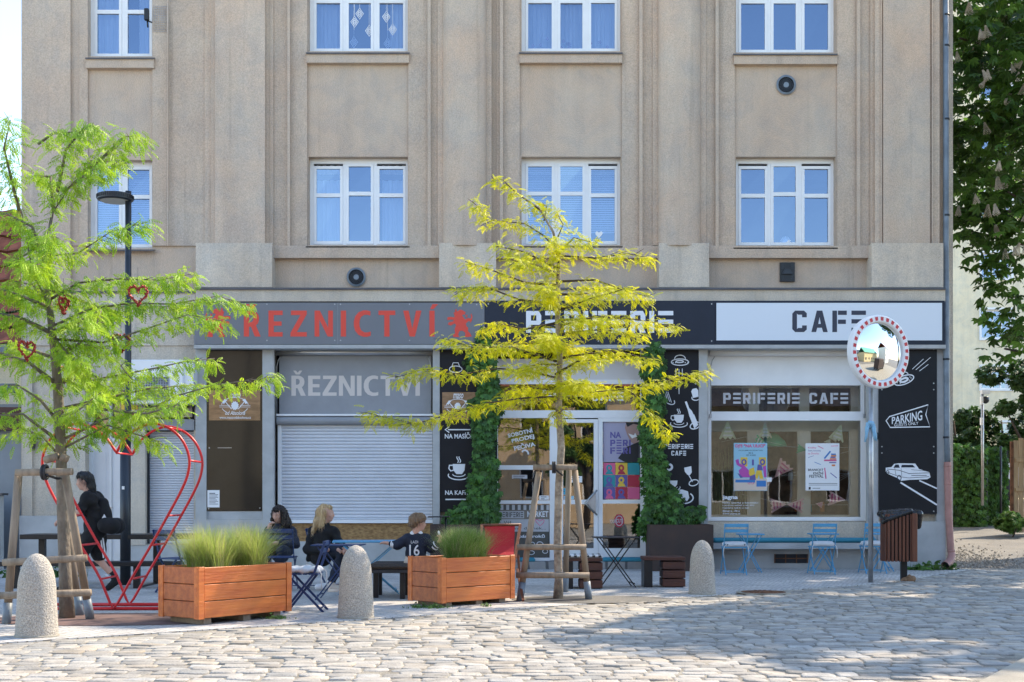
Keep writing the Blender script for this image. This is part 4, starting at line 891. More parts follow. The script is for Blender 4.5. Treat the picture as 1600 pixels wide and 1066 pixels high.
for nm, c, fnn in (('dark_print','black_ink',lambda q: (q.text('BRANICKÝ',1264,731.5,1288,736,o,.02), q.text('KNIŽNÍ',1272,736.5,1288,741.5,o,.02), q.text('FESTIVAL',1266,742,1288,746.5,o,.02), q.line([(1265,755.5),(1310,755.5)],.7,o), q.line([(1265,758),(1310,758)],.6,o), q.fb(1265,761,1268,765,o,o+.0006), q.line([(1271,763),(1283,763)],.8,o))),
    ('pink_print','pink_ink',lambda q: (q.text('Knížky',1264,698,1277,701.5,o,.01), q.text('na Dvorku',1264,707,1281,710,o,.005), q.line([(1279,696.5),(1288,701)],1,o), q.prism([(1289,718),(1308.5,718),(1308.5,720.5),(1289,720.5)],o+.003,o+.0035), q.line([(1290,731),(1292,748)],1.8,o), q.line([(1300,697),(1311,696.5)],.9,o))),
    ('grey_print','violet_ink',lambda q: (q.text('čtení, koncerty',1264,702.5,1284,706,o,.01), q.line([(1299,739),(1309,747)],1.2,o), q.fb(1299,713.5,1307,715.5,o,o+.0006), q.fb(1297,722,1308,723.6,o,o+.0006), q.line([(1264,715),(1273,712)],.6,o))),
    ('orange_bars','orange_ink',lambda q: (q.fb(1300,711,1308,713.3,o,o+.0006), q.fb(1301,725.8,1306.5,728.5,o,o+.0006), q.fb(1298,716,1308,717.8,o,o+.0006))),
    ('blue_bars','blue_ink',lambda q: (q.line([(1289.5,716.5),(1299,705)],2.6,o), q.fb(1300,708.6,1307.5,710.8,o,o+.0006), q.line([(1274,722),(1284,726)],.8,o)))):
    q = MB(); fnn(q); q.build(nm, M[c], t)
t = board('window_sticker', 'small round white sticker beside the dancing poster', 'sticker', 1198.5,746,1207,753,-.071,-.068,'white')
# paper garlands in the cafe window
def cone(parent, x, y, ang, s, c1, c2, d=-.15):
    s *= 1.3
    q = MB(); n = 7; c, sn = math.cos(ang), math.sin(ang)
    def P(u, v, w=0): return F(x+s*(u*c-v*sn), y+s*(u*sn+v*c), d+w)
    for k in range(n):
        a, b = -1+2*k/n, -1+2*(k+1)/n
        q.add([P(0,0), P(2.0, .95*a, .03*(1-a*a)), P(1.86 if k % 2 else 2.12, .95*(a+b)/2, .03), P(2.0, .95*b, .03*(1-b*b))], [(0,1,2,3)])
    cn = q.build('paper_cone', M[c1], parent); q = MB()
    for i in range(3):
        for k in range(3+i*2):
            u = .8+i*.42; v = (-.75+1.5*(k+.5)/(3+i*2))*.42*u; z = .035
            q.add([P(u-.1,v-.04,z),P(u+.08,v-.09,z),P(u+.16,v+.03,z),P(u,v+.1,z)], [(0,1,2,3)])
    q.build('printed_pattern', M[c2], cn)
t = thing('paper_garland', 'strings of pink patterned paper cones across the cafe window', 'garland', F(1228,808,-.2))
for x,y,a,s,c in ((1212,746,2.6,9,'orange_ink'),(1213,746,-.35+PI*0-.5,11,'pink_ink'),(1232,788,2.85+.2,9.5,'pink_ink'),(1232,788,.1,9.5,'pink_ink'),(1324,781,2.75+.5,10,'pink_ink'),(1277,787,.2,4,'pink_ink')): cone(t,x,y,a,s,'pink_paper',c)
q = MB()
for a, b in (((1115,730),(1160,770)),((1160,772),(1232,788)),((1232,788),(1340,706+30)),((1180,745),(1340,745-6)),((1213,746),(1257,735)),((1232,789),(1340,789)),((1313,745),(1341,736)),((1318,708),(1341,702)),((1313,753),(1341,737))): q.tube([F(*a,-.2), F(*b,-.2)], .0022, 4)
q.build('string', M['white'], t)
t = thing('paper_garland', 'green and cream paper cones strung along the top of the cafe window', 'garland', F(1228,700,-.2))
for x,y,a,s,c in ((1139,656,1.57,11,'green_paper'),(1204,697,3.5,9,'green_paper'),(1264,703,3.3,6,'green_paper'),(1318,662,1.9,10,'olive_paper'),(1300,684,.2,4,'olive_paper'),(1290,690,.0,4,'olive_paper'),(1198,660,1.57,9,'olive_paper')): cone(t,x,y,a,s,'green_paper' if x in (1204,1264) else 'olive_paper','white' if x != 1264 else 'green_paper')
q = MB()
for a, b in (((1130,690),(1168,682)),((1168,682),(1264,703)),((1264,703),(1318,680)),((1204,697),(1341,697+2))): q.tube([F(*a,-.2), F(*b,-.2)], .0022, 4)
q.build('string', M['white'], t)
# things fixed to the facade
def round_vent(x, y, r, label, off=0):
    t = thing('wall_vent', label, 'vent', F(x,y,off), 'vents in the facade'); q = MB()
    Pv = lambda rr, oo, n=28: [F(x+rr*math.cos(a), y+rr*math.sin(a), oo) for a in np.linspace(0, 2*PI, n, endpoint=False)]
    def ring(mb, a, b): n = 28; mb.add(Pv(*a)+Pv(*b), [(i, (i+1)%n, n+(i+1)%n, n+i) for i in range(n)])
    ring(q,(r,off-.0),(r,off+.035)); ring(q,(r,off+.035),(r*.8,off+.05)); ring(q,(r*.8,off+.05),(r*.76,off+.01)); q.build('rim', M['pipe_grey'], t)
    q = MB(); q.add(Pv(r*.8,off+.006), [tuple(range(28))]); q.build('opening', M['room'], t); q = MB()
    for k in range(24): a = k*PI/12; q.bar(F(x+r*.25*math.cos(a),y+r*.25*math.sin(a),off+.03), F(x+r*.78*math.cos(a),y+r*.78*math.sin(a),off+.03), .012, .008)
    for rr in (.45,.62): q.tube([F(x+r*rr*math.cos(a),y+r*rr*math.sin(a),off+.03) for a in np.linspace(0,2*PI,24,endpoint=False)], .006, 5, closed=True)
    q.build('grille', M['dark_metal'], t); q = MB(); q.prism([(x+r*.28*math.cos(a), y+r*.28*math.sin(a)) for a in np.linspace(0, 5.7, 14)], off+.02, off+.045); q.build('hub', M['pipe_grey'], t)
round_vent(1228.5, 132.5, 15.5, 'round grey vent high under the right upper window')
round_vent(556.5, 433, 15, 'round grey vent above the long grey butcher sign')
t = thing('wall_vent', 'square black vent above the white CAFE sign', 'vent', F(1230,440,0), 'vents in the facade'); q = MB(); q.fb(1219,410,1242,440,0,.05); q.build('housing', M['black_metal'], t); q = MB()
for a, b in ((1221,412),(1221,429),(1236,412),(1236,429)): 
    for k in range(3): q.fb(a, b+k*3, a+4, b+k*3+1.4, .05, .056)
q.prism([(1222,428),(1227,420),(1234,420),(1239,428)], .05, .09); q.build('louvres', M['dark_metal'], t)
q = MB(); ell(q, 1230.5, 416, 2.5, 2.5, 3, .053); q.build('knob', M['black_metal'], t)
t = thing('house_number', 'small black number one painted beside the right ledge', 'sign', F(1425,434,.27)); q = MB(); q.text('1',1423,425,1427.5,433.5,.274,.03); q.build('numeral', M['black_ink'], t)
t = thing('downpipe', 'grey downpipe with faded pink lower length at the right corner', 'downpipe', F(1482,888,.1)); ds = 1/S
q = MB(); q.tube([F(1478,-400,.12), F(1478,380,.12), F(1478.5,440,.34-.1), F(1478.7,476,.34), F(1478.7,546,.34), F(1479.5,680,.36), F(1480.5,722,.36)], .052, 12); q.build('upper_pipe', M['pipe_grey'], t)
q = MB(); q.tube([F(1480.5,722,.36), F(1482,800,.36), F(1485.5,858,.36), F(1487,868,.37), F(1484.5,877,.44), F(1477,884,.56)], [.064,.064,.062,.066,.07,.075], 14, caps=False); q.tube([F(1480.5,727,.36),F(1480.5,729,.36)],.069,14); q.tube([F(1486.2,860,.36),F(1486.4,862.5,.36)],.07,14); q.tube([F(1481,756,.36),F(1481,757.5,.36)],.068,14)
q.build('lower_pipe', M['pipe_pink'], t); q = MB(); q.tube([F(1480,881.2,.505),F(1479,882,.52)], .062, 14); q.build('dark_mouth', M['room'], t)
for y, o in ((22,.12),(70,.12),(185,.12),(335,.12),(560,.34),(682,.36)): q = MB(); q.tube([F(1478.6,y,o),F(1478.6,y+3,o)], .058, 12); q.bar(F(1478.6,y+1.5,o), F(1478.6,y+1.5,o-.3), .02, .02); q.build('bracket', M['dark_metal'], t)
t = thing('air_conditioner', 'white air conditioner unit hung above the narrow shutter', 'air conditioner', F(250,634,.2)); q = MB(); q.bev(F(207,566,.2), F(286,631,.62), .015); q.bev(F(286.2,568,.2), F(302,631,.55), .015); q.build('casing', M['frame'], t)
q = MB(); q.fb(211,589,264,625,.62,.63); 
q.build('fan_opening', M['sign_grey'], t); q = MB()
for k in range(14): q.tube([F(211+k*4,589,.645),F(211+k*4,625,.645)], .004, 4)
for k in range(10): q.tube([F(211,589+k*4,.645),F(264,589+k*4,.645)], .004, 4)
q.build('fan_grille', M['alu'], t)
for x in (222, 280): q = MB(); q.fb(x,631.5,x+4,635,.14,.6); q.prism([(x,635),(x+4,635),(x+4,650),(x,650)],.14,.18); q.build('bracket', M['dark_metal'], t)
q = MB(); q.tube([F(296,600,.5),F(303,598,.45),F(304,620,.35),F(302,640,.25),F(302,655,.2)], .02, 6); q.build('cable', M['black_metal'], t)
t = thing('security_camera', 'small white dome camera over the left doorway', 'camera', F(123,585,.17)); q = MB(); q.tube([F(120,576,.17),F(122,580,.3)], .035, 10); q.build('mount', M['white'], t); q = MB(); q.tube([F(122,580,.3),F(123,585,.4)], [.06,.045], 12); q.build('housing', M['white'], t)
q = MB(); q.tube([F(123,584.6,.39),F(123.3,586.5,.43)], .035, 10); q.build('lens', M['black_ink'], t)
t = thing('wall_bracket', 'black triangular bracket on the wall left of the door', 'bracket', F(50,703,.2)); q = MB(); q.fb(45,683,56,686,.2,.45); q.prism([(46,686),(55,686),(54,704),(51,704)],.2,.23); q.build('plate', M['black_metal'], t)
t = thing('information_sign', 'small orange and white sign behind the street lamp', 'sign', F(203,650,.22)); q = MB(); q.fb(189.5,628,215,640,.22,.24); q.build('orange_plate', M['yellow_ink'], t); q = MB(); q.fb(190,642,214,664,.22,.24); wp = q.build('number_plate', M['white'], t); q = MB(); q.text('8',205,645,210,652,.243,.04); q.line([(191.5,643.5),(212.5,643.5),(212.5,662.5),(191.5,662.5)],1.2,.2425,closed=True); q.build('numeral', M['deep_red'], wp)
t = thing('mesh_patch', 'torn mesh patch on the wall beside the upper left window', 'mesh', F(252,50,.05)); q = MB()
for k in range(9): q.tube([F(240+k*3,10,.06),F(240+k*3,50,.06)], .0025, 4)
for k in range(12): q.tube([F(240,10+k*3.6,.06),F(264,10+k*3.6,.06)], .0025, 4)
q.build('mesh_grid', M['alu'], t)
t = thing('small_camera', 'little black camera on an arm by the cracked upper window', 'camera', F(230,45,.0)); q = MB(); q.tube([F(239,36,.0),F(232,33,.12)], .014, 6); q.build('arm', M['black_metal'], t); q = MB(); q.bev(F(226.5,15,.1),F(232,31,.17),.01); q.tube([F(230,31,.13),F(231,43,.13)],.016,6); q.build('body', M['black_metal'], t)
# ---------------------------------------------------------------- vegetation
def leafmat(name, col, col2, trans=.45, vs=2.):
    return mat(name, col, .5, col2=col2, vs=vs, trans=trans, tint=True)
M['leaf_yellow'] = leafmat('golden_locust_leaf', (.78,.73,.012), (.48,.52,.02), .5, 2.5)
M['leaf_lime'] = leafmat('fresh_locust_leaf', (.50,.66,.035), (.20,.40,.03), .5, 2.2)
M['leaf_chestnut'] = leafmat('chestnut_leaf', (.10,.20,.027), (.035,.09,.018), .45, 1.)
M['leaf_ivy'] = leafmat('creeper_leaf', (.075,.19,.028), (.03,.09,.018), .3, 5.)
M['leaf_bush'] = leafmat('shrub_leaf', (.06,.13,.03), (.03,.07,.02), .3, 1.)
M['leaf_far'] = leafmat('far_tree_leaf', (.10,.19,.045), (.05,.11,.03), .35, .6)
M['bark'] = mat('grey_bark', (.23,.19,.15), .9, var=.4, vs=9, col2=(.12,.10,.08), bump=1., bs=28, stretch=(1,1,.5))
M['bark_dark'] = mat('dark_bark', (.09,.065,.05), .9, var=.4, vs=6, bump=.9, bs=20)
M['bark_pale'] = mat('pale_spotted_bark', (.42,.35,.27), .85, vs=13, col2=(.17,.13,.10), bump=.7, bs=30)
def frond_template(n=6, wob=.0):
    v = []; f = []
    for i in range(n):
        t = .12+.88*i/(n-1); L = .34*math.sin(PI*(.22+.70*t)); dz = -.25*t*t
        for s in (-1, 1):
            a = .75; dx, dy = math.cos(a)*L, s*math.sin(a)*L
            b = len(v); v += [(t, 0, dz), (t+dx*.5-.05*dy*s, dy*.5-s*.0, dz-.02+.03), (t+dx, dy, dz-.10), (t+dx*.5+.13, dy*.42, dz-.03)]
            f.append((b, b+1, b+2, b+3) if s > 0 else (b, b+3, b+2, b+1))
    return v, f
FT = frond_template()
def sprays(paths, Yc, nper, L, width, root, matn, droop=.25, nscale=1., rise=.0):
    """feathery leaf fronds spread round polylines given as facing-plane pixels with a depth offset; real metres around them"""
    P = []; D = []; 
    for path in paths:
        pts = [W(x, y, Yc)+Vector((0, dy, 0)) for x, y, dy in path[0]]; wdt = path[1]*width; dens = path[2] if len(path) > 2 else 1
        seg = [(pts[i+1]-pts[i]).length for i in range(len(pts)-1)]; tot = sum(seg); n = int(nper*tot*dens*nscale)
        for _ in range(n):
            nd = max(2, round(tot/.17)); t = tot*min(1, max(0, (math.floor(rnd.random()**.85*nd)+.75)/nd+rnd.gauss(0, .040/tot*1.1))); k = 0
            while k < len(seg)-1 and t > seg[k]: t -= seg[k]; k += 1
            q = pts[k].lerp(pts[k+1], min(1, t/seg[k])); d = (pts[k+1]-pts[k]).normalized()
            side = rnd.uniform(-1, 1); q = q+Vector((rnd.gauss(0, .04), side*wdt, rnd.gauss(0, .034)-abs(side)*.04))
            dd = Vector((d.x*.32+rnd.gauss(0, .75), d.y*.4+math.copysign(abs(rnd.gauss(.3, .6)), side), d.z*.2+rise+rnd.gauss(-droop*.6, .34)))
            P.append(q); D.append(dd.normalized())
    P = np.array([tuple(p) for p in P]); D = np.array([tuple(d) for d in D]); n = len(P)
    up = norm(np.stack([nrs.normal(0, .35, n), nrs.normal(-.25, .35, n), np.ones(n)], 1)); Yd = norm(np.cross(up, D)); Z = np.cross(D, Yd)
    V, Q = scatter(FT[0], FT[1], P, D, Yd, Z, nrs.uniform(.7, 1.25, n)*L)
    return mesh_np('crown', V, Q, M[matn], root, col=tints(n, len(FT[0]), .72, 1.3))
def limbs(root, trunk, rt, paths, Yc, bark, rb=.018):
    m = MB(); pts = [W(x, y, Yc) for x, y in trunk]; m.tube([tuple(p) for p in pts], rt, 10); tr = m.build('trunk', M[bark], root)
    b = MB()
    for path in paths:
        pts = [W(x, y, Yc)+Vector((0, dy, 0)) for x, y, dy in path[0]]
        rr = [max(.004, rb*path[1]*(1-.8*i/(len(pts)-1))) for i in range(len(pts))]; b.tube(pts, rr, 5)
        for i in range(1, len(pts)-1):              # twigs
            for _ in range(2):
                d = pts[i+1]-pts[i]; e = pts[i]+d*rnd.random(); b.tube([e, e+Vector((d.x*.35, rnd.choice((-1,1))*rnd.uniform(.12,.3), rnd.uniform(-.06,.03)))], [.005,.002], 4)
    b.build('branches', M[bark if bark != 'bark_pale' else 'bark_dark'], tr); return tr
# golden honey locust in the middle
YT = 2500/(936-HZ)
root = thing('honey_locust_tree', 'yellow-leaved young tree with pale trunk growing between wooden stakes', 'tree', (G(873,936).x, YT, 0), 'young street trees')
def br(pts, w=1., dens=1., dep=None):
    d = rnd.uniform(-.5, .5) if dep is None else dep; n = len(pts)
    return ([(x, y, d*i/(n-1)) for i, (x, y) in enumerate(pts)], w, dens)
mid = [br([(870,620),(820,622),(760,630),(700,648),(650,662),(600,652),(572,645)],.7,1.1,.0), br([(868,590),(830,580),(780,574),(720,582),(660,573),(612,586)],.8,.9,.4), br([(870,565),(800,545),(740,548),(695,536)],.9,1.1,-.5),
 br([(868,505),(820,512),(780,500),(752,506)],1,.9,.5), br([(868,475),(810,470),(760,452),(712,463)],1,1,-.3), br([(870,446),(820,440),(770,420),(726,404)],1,1,.2), br([(872,420),(820,400),(778,397)],.9,1,-.5),
 br([(876,440),(930,436),(980,452),(1016,460)],.9,1,.2), br([(876,484),(920,472),(972,462)],.9,1,-.5), br([(874,510),(930,492),(1000,496),(1060,507)],.8,.9,.3), br([(874,522),(940,518),(1000,531)],.9,1,-.4),
 br([(876,560),(920,550),(970,545),(1030,556)],1,1,.5), br([(876,622),(930,612),(990,606),(1050,590),(1110,577)],.55,1,.2), br([(985,610),(1010,640),(1042,678)],.6,1,.0), br([(876,400),(930,404),(980,398),(1012,405)],.7,.9,-.1),
 br([(874,395),(850,368),(820,348),(765,342),(738,312)],.7,1,.1), br([(874,395),(895,378),(925,392)],.7,.9,-.5), br([(846,330),(810,305),(785,283),(772,284)],.55,1,-.1), br([(850,345),(855,318),(838,308)],.5,1,.3), br([(872,640),(862,652),(880,642)],.5,1,-.2),
 br([(872,545),(860,540),(850,545)],1,2,-1.1), br([(872,600),(885,606),(905,612)],1,2,-1.1), br([(872,480),(860,470),(845,468)],1,1.6,-.9), br([(872,540),(890,532),(920,538)],1,1.5,1.), br([(874,420),(868,400),(862,392)],.9,1.4,-.6), br([(872,570),(840,575),(800,590)],.8,1,-.9), br([(874,600),(920,595),(960,600)],.8,1,.9), br([(872,370),(880,350),(870,330)],.5,1,.1)]
mid += [br([(868,535),(820,530),(770,528)],1,1,.9), br([(874,460),(910,452),(945,440)],1,1,.8), br([(870,610),(825,600),(790,606)],1,1,.9), br([(873,430),(835,425),(800,430)],1,1,-1.), br([(874,500),(905,508),(940,512)],1,1,-1.), br([(868,585),(900,570),(935,572)],1,1,-.8)]
limbs(root, [(872,938),(873,905),(871,850),(873,760),(877,700),(873,640),(875,560),(871,500),(872,440),(874,400),(864,362),(842,325),(805,300),(786,284)], [.068,.052,.05,.048,.047,.042,.036,.032,.027,.022,.016,.012,.008,.004], mid, YT, 'bark_pale')
sprays(mid, YT, 160, .105, .24, root, 'leaf_yellow', .35)
# lime green honey locust on the left
YL = 2500/(966-HZ)
root = thing('honey_locust_tree', 'lime green young tree on the left hung with small red hearts', 'tree', (G(103,966).x, YL, 0), 'young street trees')
lf = [br([(75,470),(50,430),(30,330),(8,262)],.6,1,.1), br([(30,330),(18,240),(40,205)],.9,1.5,-.4), br([(68,415),(82,330),(110,285),(150,252),(190,215)],.5,.5,.1), br([(120,275),(150,248),(185,205),(205,200)],1,2.6,.3), br([(90,300),(110,240),(145,210),(175,215)],.9,1.5,-.4), br([(84,330),(70,270),(45,262),(30,250)],.9,1.2,.5),
 br([(60,225),(90,212),(128,215)],.8,1.6,-.2), br([(100,300),(150,275),(208,268)],.7,1.4,-.4), br([(72,400),(120,395),(170,360),(226,344)],.55,1.5,.1), br([(70,410),(60,360),(30,345),(0,352)],.9,1.4,-.5), br([(75,470),(120,440),(180,432),(240,432),(290,420)],.7,1.9,.3), br([(75,470),(40,440),(0,430)],1.1,1.4,.4), br([(80,400),(105,385),(125,392)],.8,1.3,-.8),
 br([(80,520),(40,500),(0,495),(-50,510)],1.2,2,-.5), br([(82,520),(130,510),(180,495),(185,520)],1.2,2,-.7), br([(85,530),(120,560),(150,580),(160,570)],1.0,2.,-.7), br([(82,510),(140,480),(200,470),(260,470),(330,455),(372,468)],.7,1.5,.4), br([(84,530),(160,535),(230,512),(290,490),(345,500)],.7,1.4,.1),
 br([(86,560),(40,545),(-5,530)],1.1,1.6,.5), br([(86,560),(150,590),(230,572),(270,560),(318,552)],.7,1.1,.5), br([(90,640),(150,620),(210,600),(290,590)],.9,1.1,.8), br([(92,690),(160,655),(230,640),(270,618),(330,600),(400,590),(432,585)],.65,1.1,.2), br([(92,660),(60,625),(20,600),(-20,600)],1,1.2,.2), br([(95,715),(60,680),(20,668),(0,675)],.7,.8,.3),
 br([(92,690),(50,650),(0,655)],1,1.1,-.5), br([(88,600),(60,570),(30,560),(-10,575)],1.1,1.3,-.9), br([(88,600),(110,580),(130,600)],1.,1.4,1.), br([(100,700),(170,665),(250,690),(262,700)],.6,1,-.1), br([(160,640),(240,650),(300,640)],.8,1.1,-.6), br([(86,560),(130,540),(180,550),(225,600)],1.,1.1,-.4), br([(92,650),(140,650),(200,625)],.8,1.1,-.9),
 br([(72,440),(90,425),(100,440)],1,2,-.9), br([(74,450),(110,462),(150,470)],1,1.5,.9), br([(60,380),(40,392),(10,402)],1,1.4,.2), br([(76,480),(50,470),(20,465)],1,1.8,-1.), br([(68,410),(50,400),(30,420)],1,1.2,.8)]
limbs(root, [(105,968),(102,900),(98,800),(95,700),(90,600),(82,520),(76,470),(68,415),(80,340)], [.085,.066,.06,.056,.05,.04,.033,.022,.012], lf, YL, 'bark', .022)
sprays(lf, YL, 98, .125, .24, root, 'leaf_lime', .75)
# leaf-card crowns for broadleaved trees
def palm_template(n=5, L=1., wl=.2):
    v = []; f = []
    for i in range(n):
        a = (-1.15+2.3*i/(n-1)); r = L*(1-.25*abs(a)); dx, dy = math.cos(a), math.sin(a); b = len(v)
        v += [(0, 0, 0), (dx*r*.62-dy*wl*r, dy*r*.62+dx*wl*r, -.10*r), (dx*r, dy*r, -.30*r), (dx*r*.62+dy*wl*r, dy*r*.62-dx*wl*r, -.10*r)]; f.append((b, b+3, b+2, b+1))
    return v, f
PT5 = palm_template()
def cards(P, root, matn, size, up_b=(0,0,1), out=None, name='crown', lo=.6, hi=1.4, spread=.6):
    n = len(P); up = norm(np.stack([nrs.normal(up_b[0], spread, n), nrs.normal(up_b[1], spread, n), np.abs(nrs.normal(up_b[2], .3, n))+.1], 1))
    a = nrs.uniform(0, 6.28, n); D = np.stack([np.cos(a), np.sin(a), nrs.normal(-.35, .3, n)], 1)
    if out is not None: D = D*.6+out
    D = norm(D); Yd = norm(np.cross(up, D)); Z = np.cross(D, Yd)
    V, Q = scatter(PT5[0], PT5[1], P, D, Yd, Z, nrs.uniform(.7, 1.3, n)*size)
    return mesh_np(name, V, Q, M[matn], root, col=tints(n, len(PT5[0]), lo, hi))
def clumps(centres, npc, keep=None):
    """leaf positions on the shells of many overlapping clumps"""
    out = []
    for c, r in centres:
        n = int(npc*r*r); d = norm(nrs.normal(0, 1, (n, 3))); rr = r*(1-np.abs(nrs.normal(0, .18, n)))
        p = np.array(c)+d*rr[:, None]*np.array([1, 1, .7]); out.append(p)
    p = np.concatenate(out); return p if keep is None else p[keep(p)]
rs = np.random.RandomState(11)
# horse chestnut beside the house: crown overhangs the alley
ct = thing('horse_chestnut_tree', 'dark horse chestnut with white flower candles overhanging the alley at the right', 'tree', (14.2, 28.5, .28), 'chestnut trees')
m = MB(); m.tube([(14.2,28.5,.0),(14.1,28.4,2),(13.9,28.2,4.5),(13.6,28,8),(13.4,28,12)], [.42,.34,.3,.24,.1], 12); tr = m.build('trunk', M['bark_dark'], ct)
cen = []
for i in range(100):
    z = rs.uniform(8.2, 15.5); rad = 5.6*math.sqrt(max(.05, 1-((z-9.5)/6.6)**2)); a = rs.uniform(0, 6.28); q = rad*rs.uniform(.35, 1)
    x, y = 13.6+q*math.cos(a), 28+q*.75*math.sin(a)
    if x < 9.0+(z-9)*0 and y < 35: 
        if rs.rand() < .2: continue
    # drooping edge over the alley: higher near the wall
    lim = {True: 4.3, False: 3.4}[x > 11]
    if x < 10.6 and z < 7.2 and rs.rand() < .3: continue
    cen.append(((x, y, z), rs.uniform(.7, 1.25)))
for (px, py, YY, r) in ((1500,60,25,.8),(1520,150,25,.9),(1510,230,25.5,.7),(1530,300,25,.8),(1510,360,25.5,.5),(1530,395,25,.45),(1560,120,24.6,1),(1590,200,24.6,1),(1575,300,24.8,.9),(1580,390,25,.7),(1600,440,24.7,.7),(1590,500,24.8,.55),(1570,545,24.8,.42),(1540,430,25,.45),(1548,505,25.2,.3),(1505,20,25,.7),(1500,280,26,.5),(1560,470,25.1,.4),(1585,60,25,1),(1620,330,25,1),(1640,150,25,1.1),(1545,350,25.6,.6),(1530,20,26,1.),(1610,520,25.3,.5),(1500,325,25.8,.45),(1560,350,24.6,.6)):
    cen.append((tuple(W(px, py, YY)), r))
for c, r in cen[::7]: m2 = None
b = MB()
for c, r in cen[::4]:
    z0 = max(2.5, min(11, c[2]-rnd.uniform(.3, 2))); s0 = Vector((13.9, 28.2, z0)); e = Vector(c); md = s0.lerp(e, .5)+Vector((0, 0, .4)); b.tube([s0, md, e], [.09,.05,.02], 6)
b.build('branches', M['bark_dark'], tr)
lx = F(1492, 0).x
cut = lambda p: ~((p[:,0] < lx+.25) & (p[:,1] > Y0-.4)) & (p[:,0] > 7.2)
P = clumps(cen, 120, cut); cards(P, ct, 'leaf_chestnut', .21, lo=.5, hi=1.6)
q = MB(); q.cs = True
prof = [(.0,0),(.045,.03),(.05,.08),(.035,.14),(.018,.19),(.004,.22)]
fm = MB()
for k in range(90):
    t = k/90; a = k*2.4; rr = .055*(1-t)+.008; z = .2*t; s_ = .014
    cx, cy = rr*math.cos(a), rr*math.sin(a); fm.add([(cx-s_,cy,z),(cx,cy-s_,z+.006),(cx+s_,cy,z),(cx,cy+s_,z+.012)], [(0,1,2,3)]); fm.add([(cx,cy,z-s_),(cx+s_*.6,cy+s_*.6,z),(cx,cy,z+s_),(cx-s_*.6,cy-s_*.6,z)], [(0,1,2,3)])
f0 = fm.build('flower_spike', mat('chestnut_blossom', (.62,.55,.45), .7, var=.3, vs=30), None); f0.parent = ct
cand = [p for p in P if 4.8 < p[2] < 13 and p[1] < 26.5 and p[0] < 13.5]; rs.shuffle(cand); cand = [p for p in cand if p[1] < 24.9][:60]+cand[:28]
for k, p in enumerate(cand[:88]):
    o = f0 if k == 0 else f0.copy()
    if k: COL.objects.link(o); o.parent = ct
    o.location = Vector(p)-ct.location+Vector((0, -.38, .0)); s_ = rnd.uniform(.75, 1.2); o.scale = (s_,)*3; o.rotation_euler = (rnd.gauss(0, .25), rnd.gauss(0, .25), rnd.random()*6)
# its neighbour further along the street, outside the picture, shades the road
c2 = thing('horse_chestnut_tree', 'second chestnut standing by the road beyond the right edge', 'tree', (14.6, 20.1, 0), 'chestnut trees')
m = MB(); m.tube([(14.6,20.1,0),(14.5,20.1,3),(14.3,20.2,7),(14,20.2,12)], [.34,.28,.22,.08], 12); tr2 = m.build('trunk', M['bark_dark'], c2); cen2 = []
for i in range(95):
    z = rs.uniform(7.2, 14.2); rad = 3.9*math.sqrt(max(.08, 1-((z-10.6)/3.9)**2)); a = rs.uniform(0, 6.28); q = rad*math.sqrt(rs.uniform(.02, 1)); cen2.append(((13.8+q*math.cos(a), 20.1+q*.8*math.sin(a), z), rs.uniform(.7, 1.15)))
b = MB()
for c, r in cen2[::5]: b.tube([(14.3,20.2,min(10, c[2]-.8)), c], [.06,.02], 6)
b.build('branches', M['bark_dark'], tr2); cards(clumps(cen2, 150), c2, 'leaf_chestnut', .26)
# ---- creepers climbing the wall either side of the shop door
def ivy(label, cols, loc, flow):
    t = thing('virginia_creeper', label, 'climbing plant', loc, 'creepers framing the shop door'); P = []
    for (px, py, rx, ry, off, n) in cols:
        for _ in range(int(n)):
            a = rnd.random()*6.28; r = math.sqrt(rnd.random()); P.append(F(px+rx*.82*r*math.cos(a), py+ry*r*math.sin(a), off+rnd.random()*.16+(.12*(1-r*r))))
    P = np.array([tuple(p) for p in P]); n = len(P)
    P += nrs.normal(0, .035, P.shape)*np.array([1,.6,1]); cards(P, t, 'leaf_ivy', .105, up_b=(0,-1.1,.5), out=np.tile([0,-.3,-.75], (n,1)), name='foliage', lo=.55, hi=1.7, spread=.35)
    m = MB()
    for x, yb, yt in flow: m.tube([F(x+3*math.sin(y*.05), y, .34) for y in range(yb, yt, -20)], .012, 5)
    m.build('stems', M['bark_dark'], t); return t
ivy('green creeper climbing left of the shop door over the coffee board', [(757,600-40,14,50,.3,330),(764,620,17,50,.3,420),(755,680,17,45,.3,420),(757,740,20,45,.3,480),(762,790,20,30,.3,380),(735,800,30,16,.32,420),(715,812,24,12,.32,240),(746,770,16,30,.3,240),(748,640,14,30,.28,180),(741,560,12,20,.3,90)], (F(745,0).x, Y0-.4, .6), [(758,820,540),(764,820,560),(750,820,640)])
ivy('green creeper climbing right of the shop door over the drawn board', [(1021,570,18,38,.3,420),(1022,625,17,34,.3,330),(1019,690,16,45,.3,400),(1024,745,20,45,.3,440),(1034,795,22,26,.3,380),(1062,806,30,12,.34,420),(1085,801,18,7,.34,110),(1048,780,16,18,.3,200),(1015,660,13,40,.28,200),(1010,815,8,20,.3,80)], (F(1035,0).x, Y0-.4, .6), [(1021,820,540),(1026,820,580),(1018,820,640)])
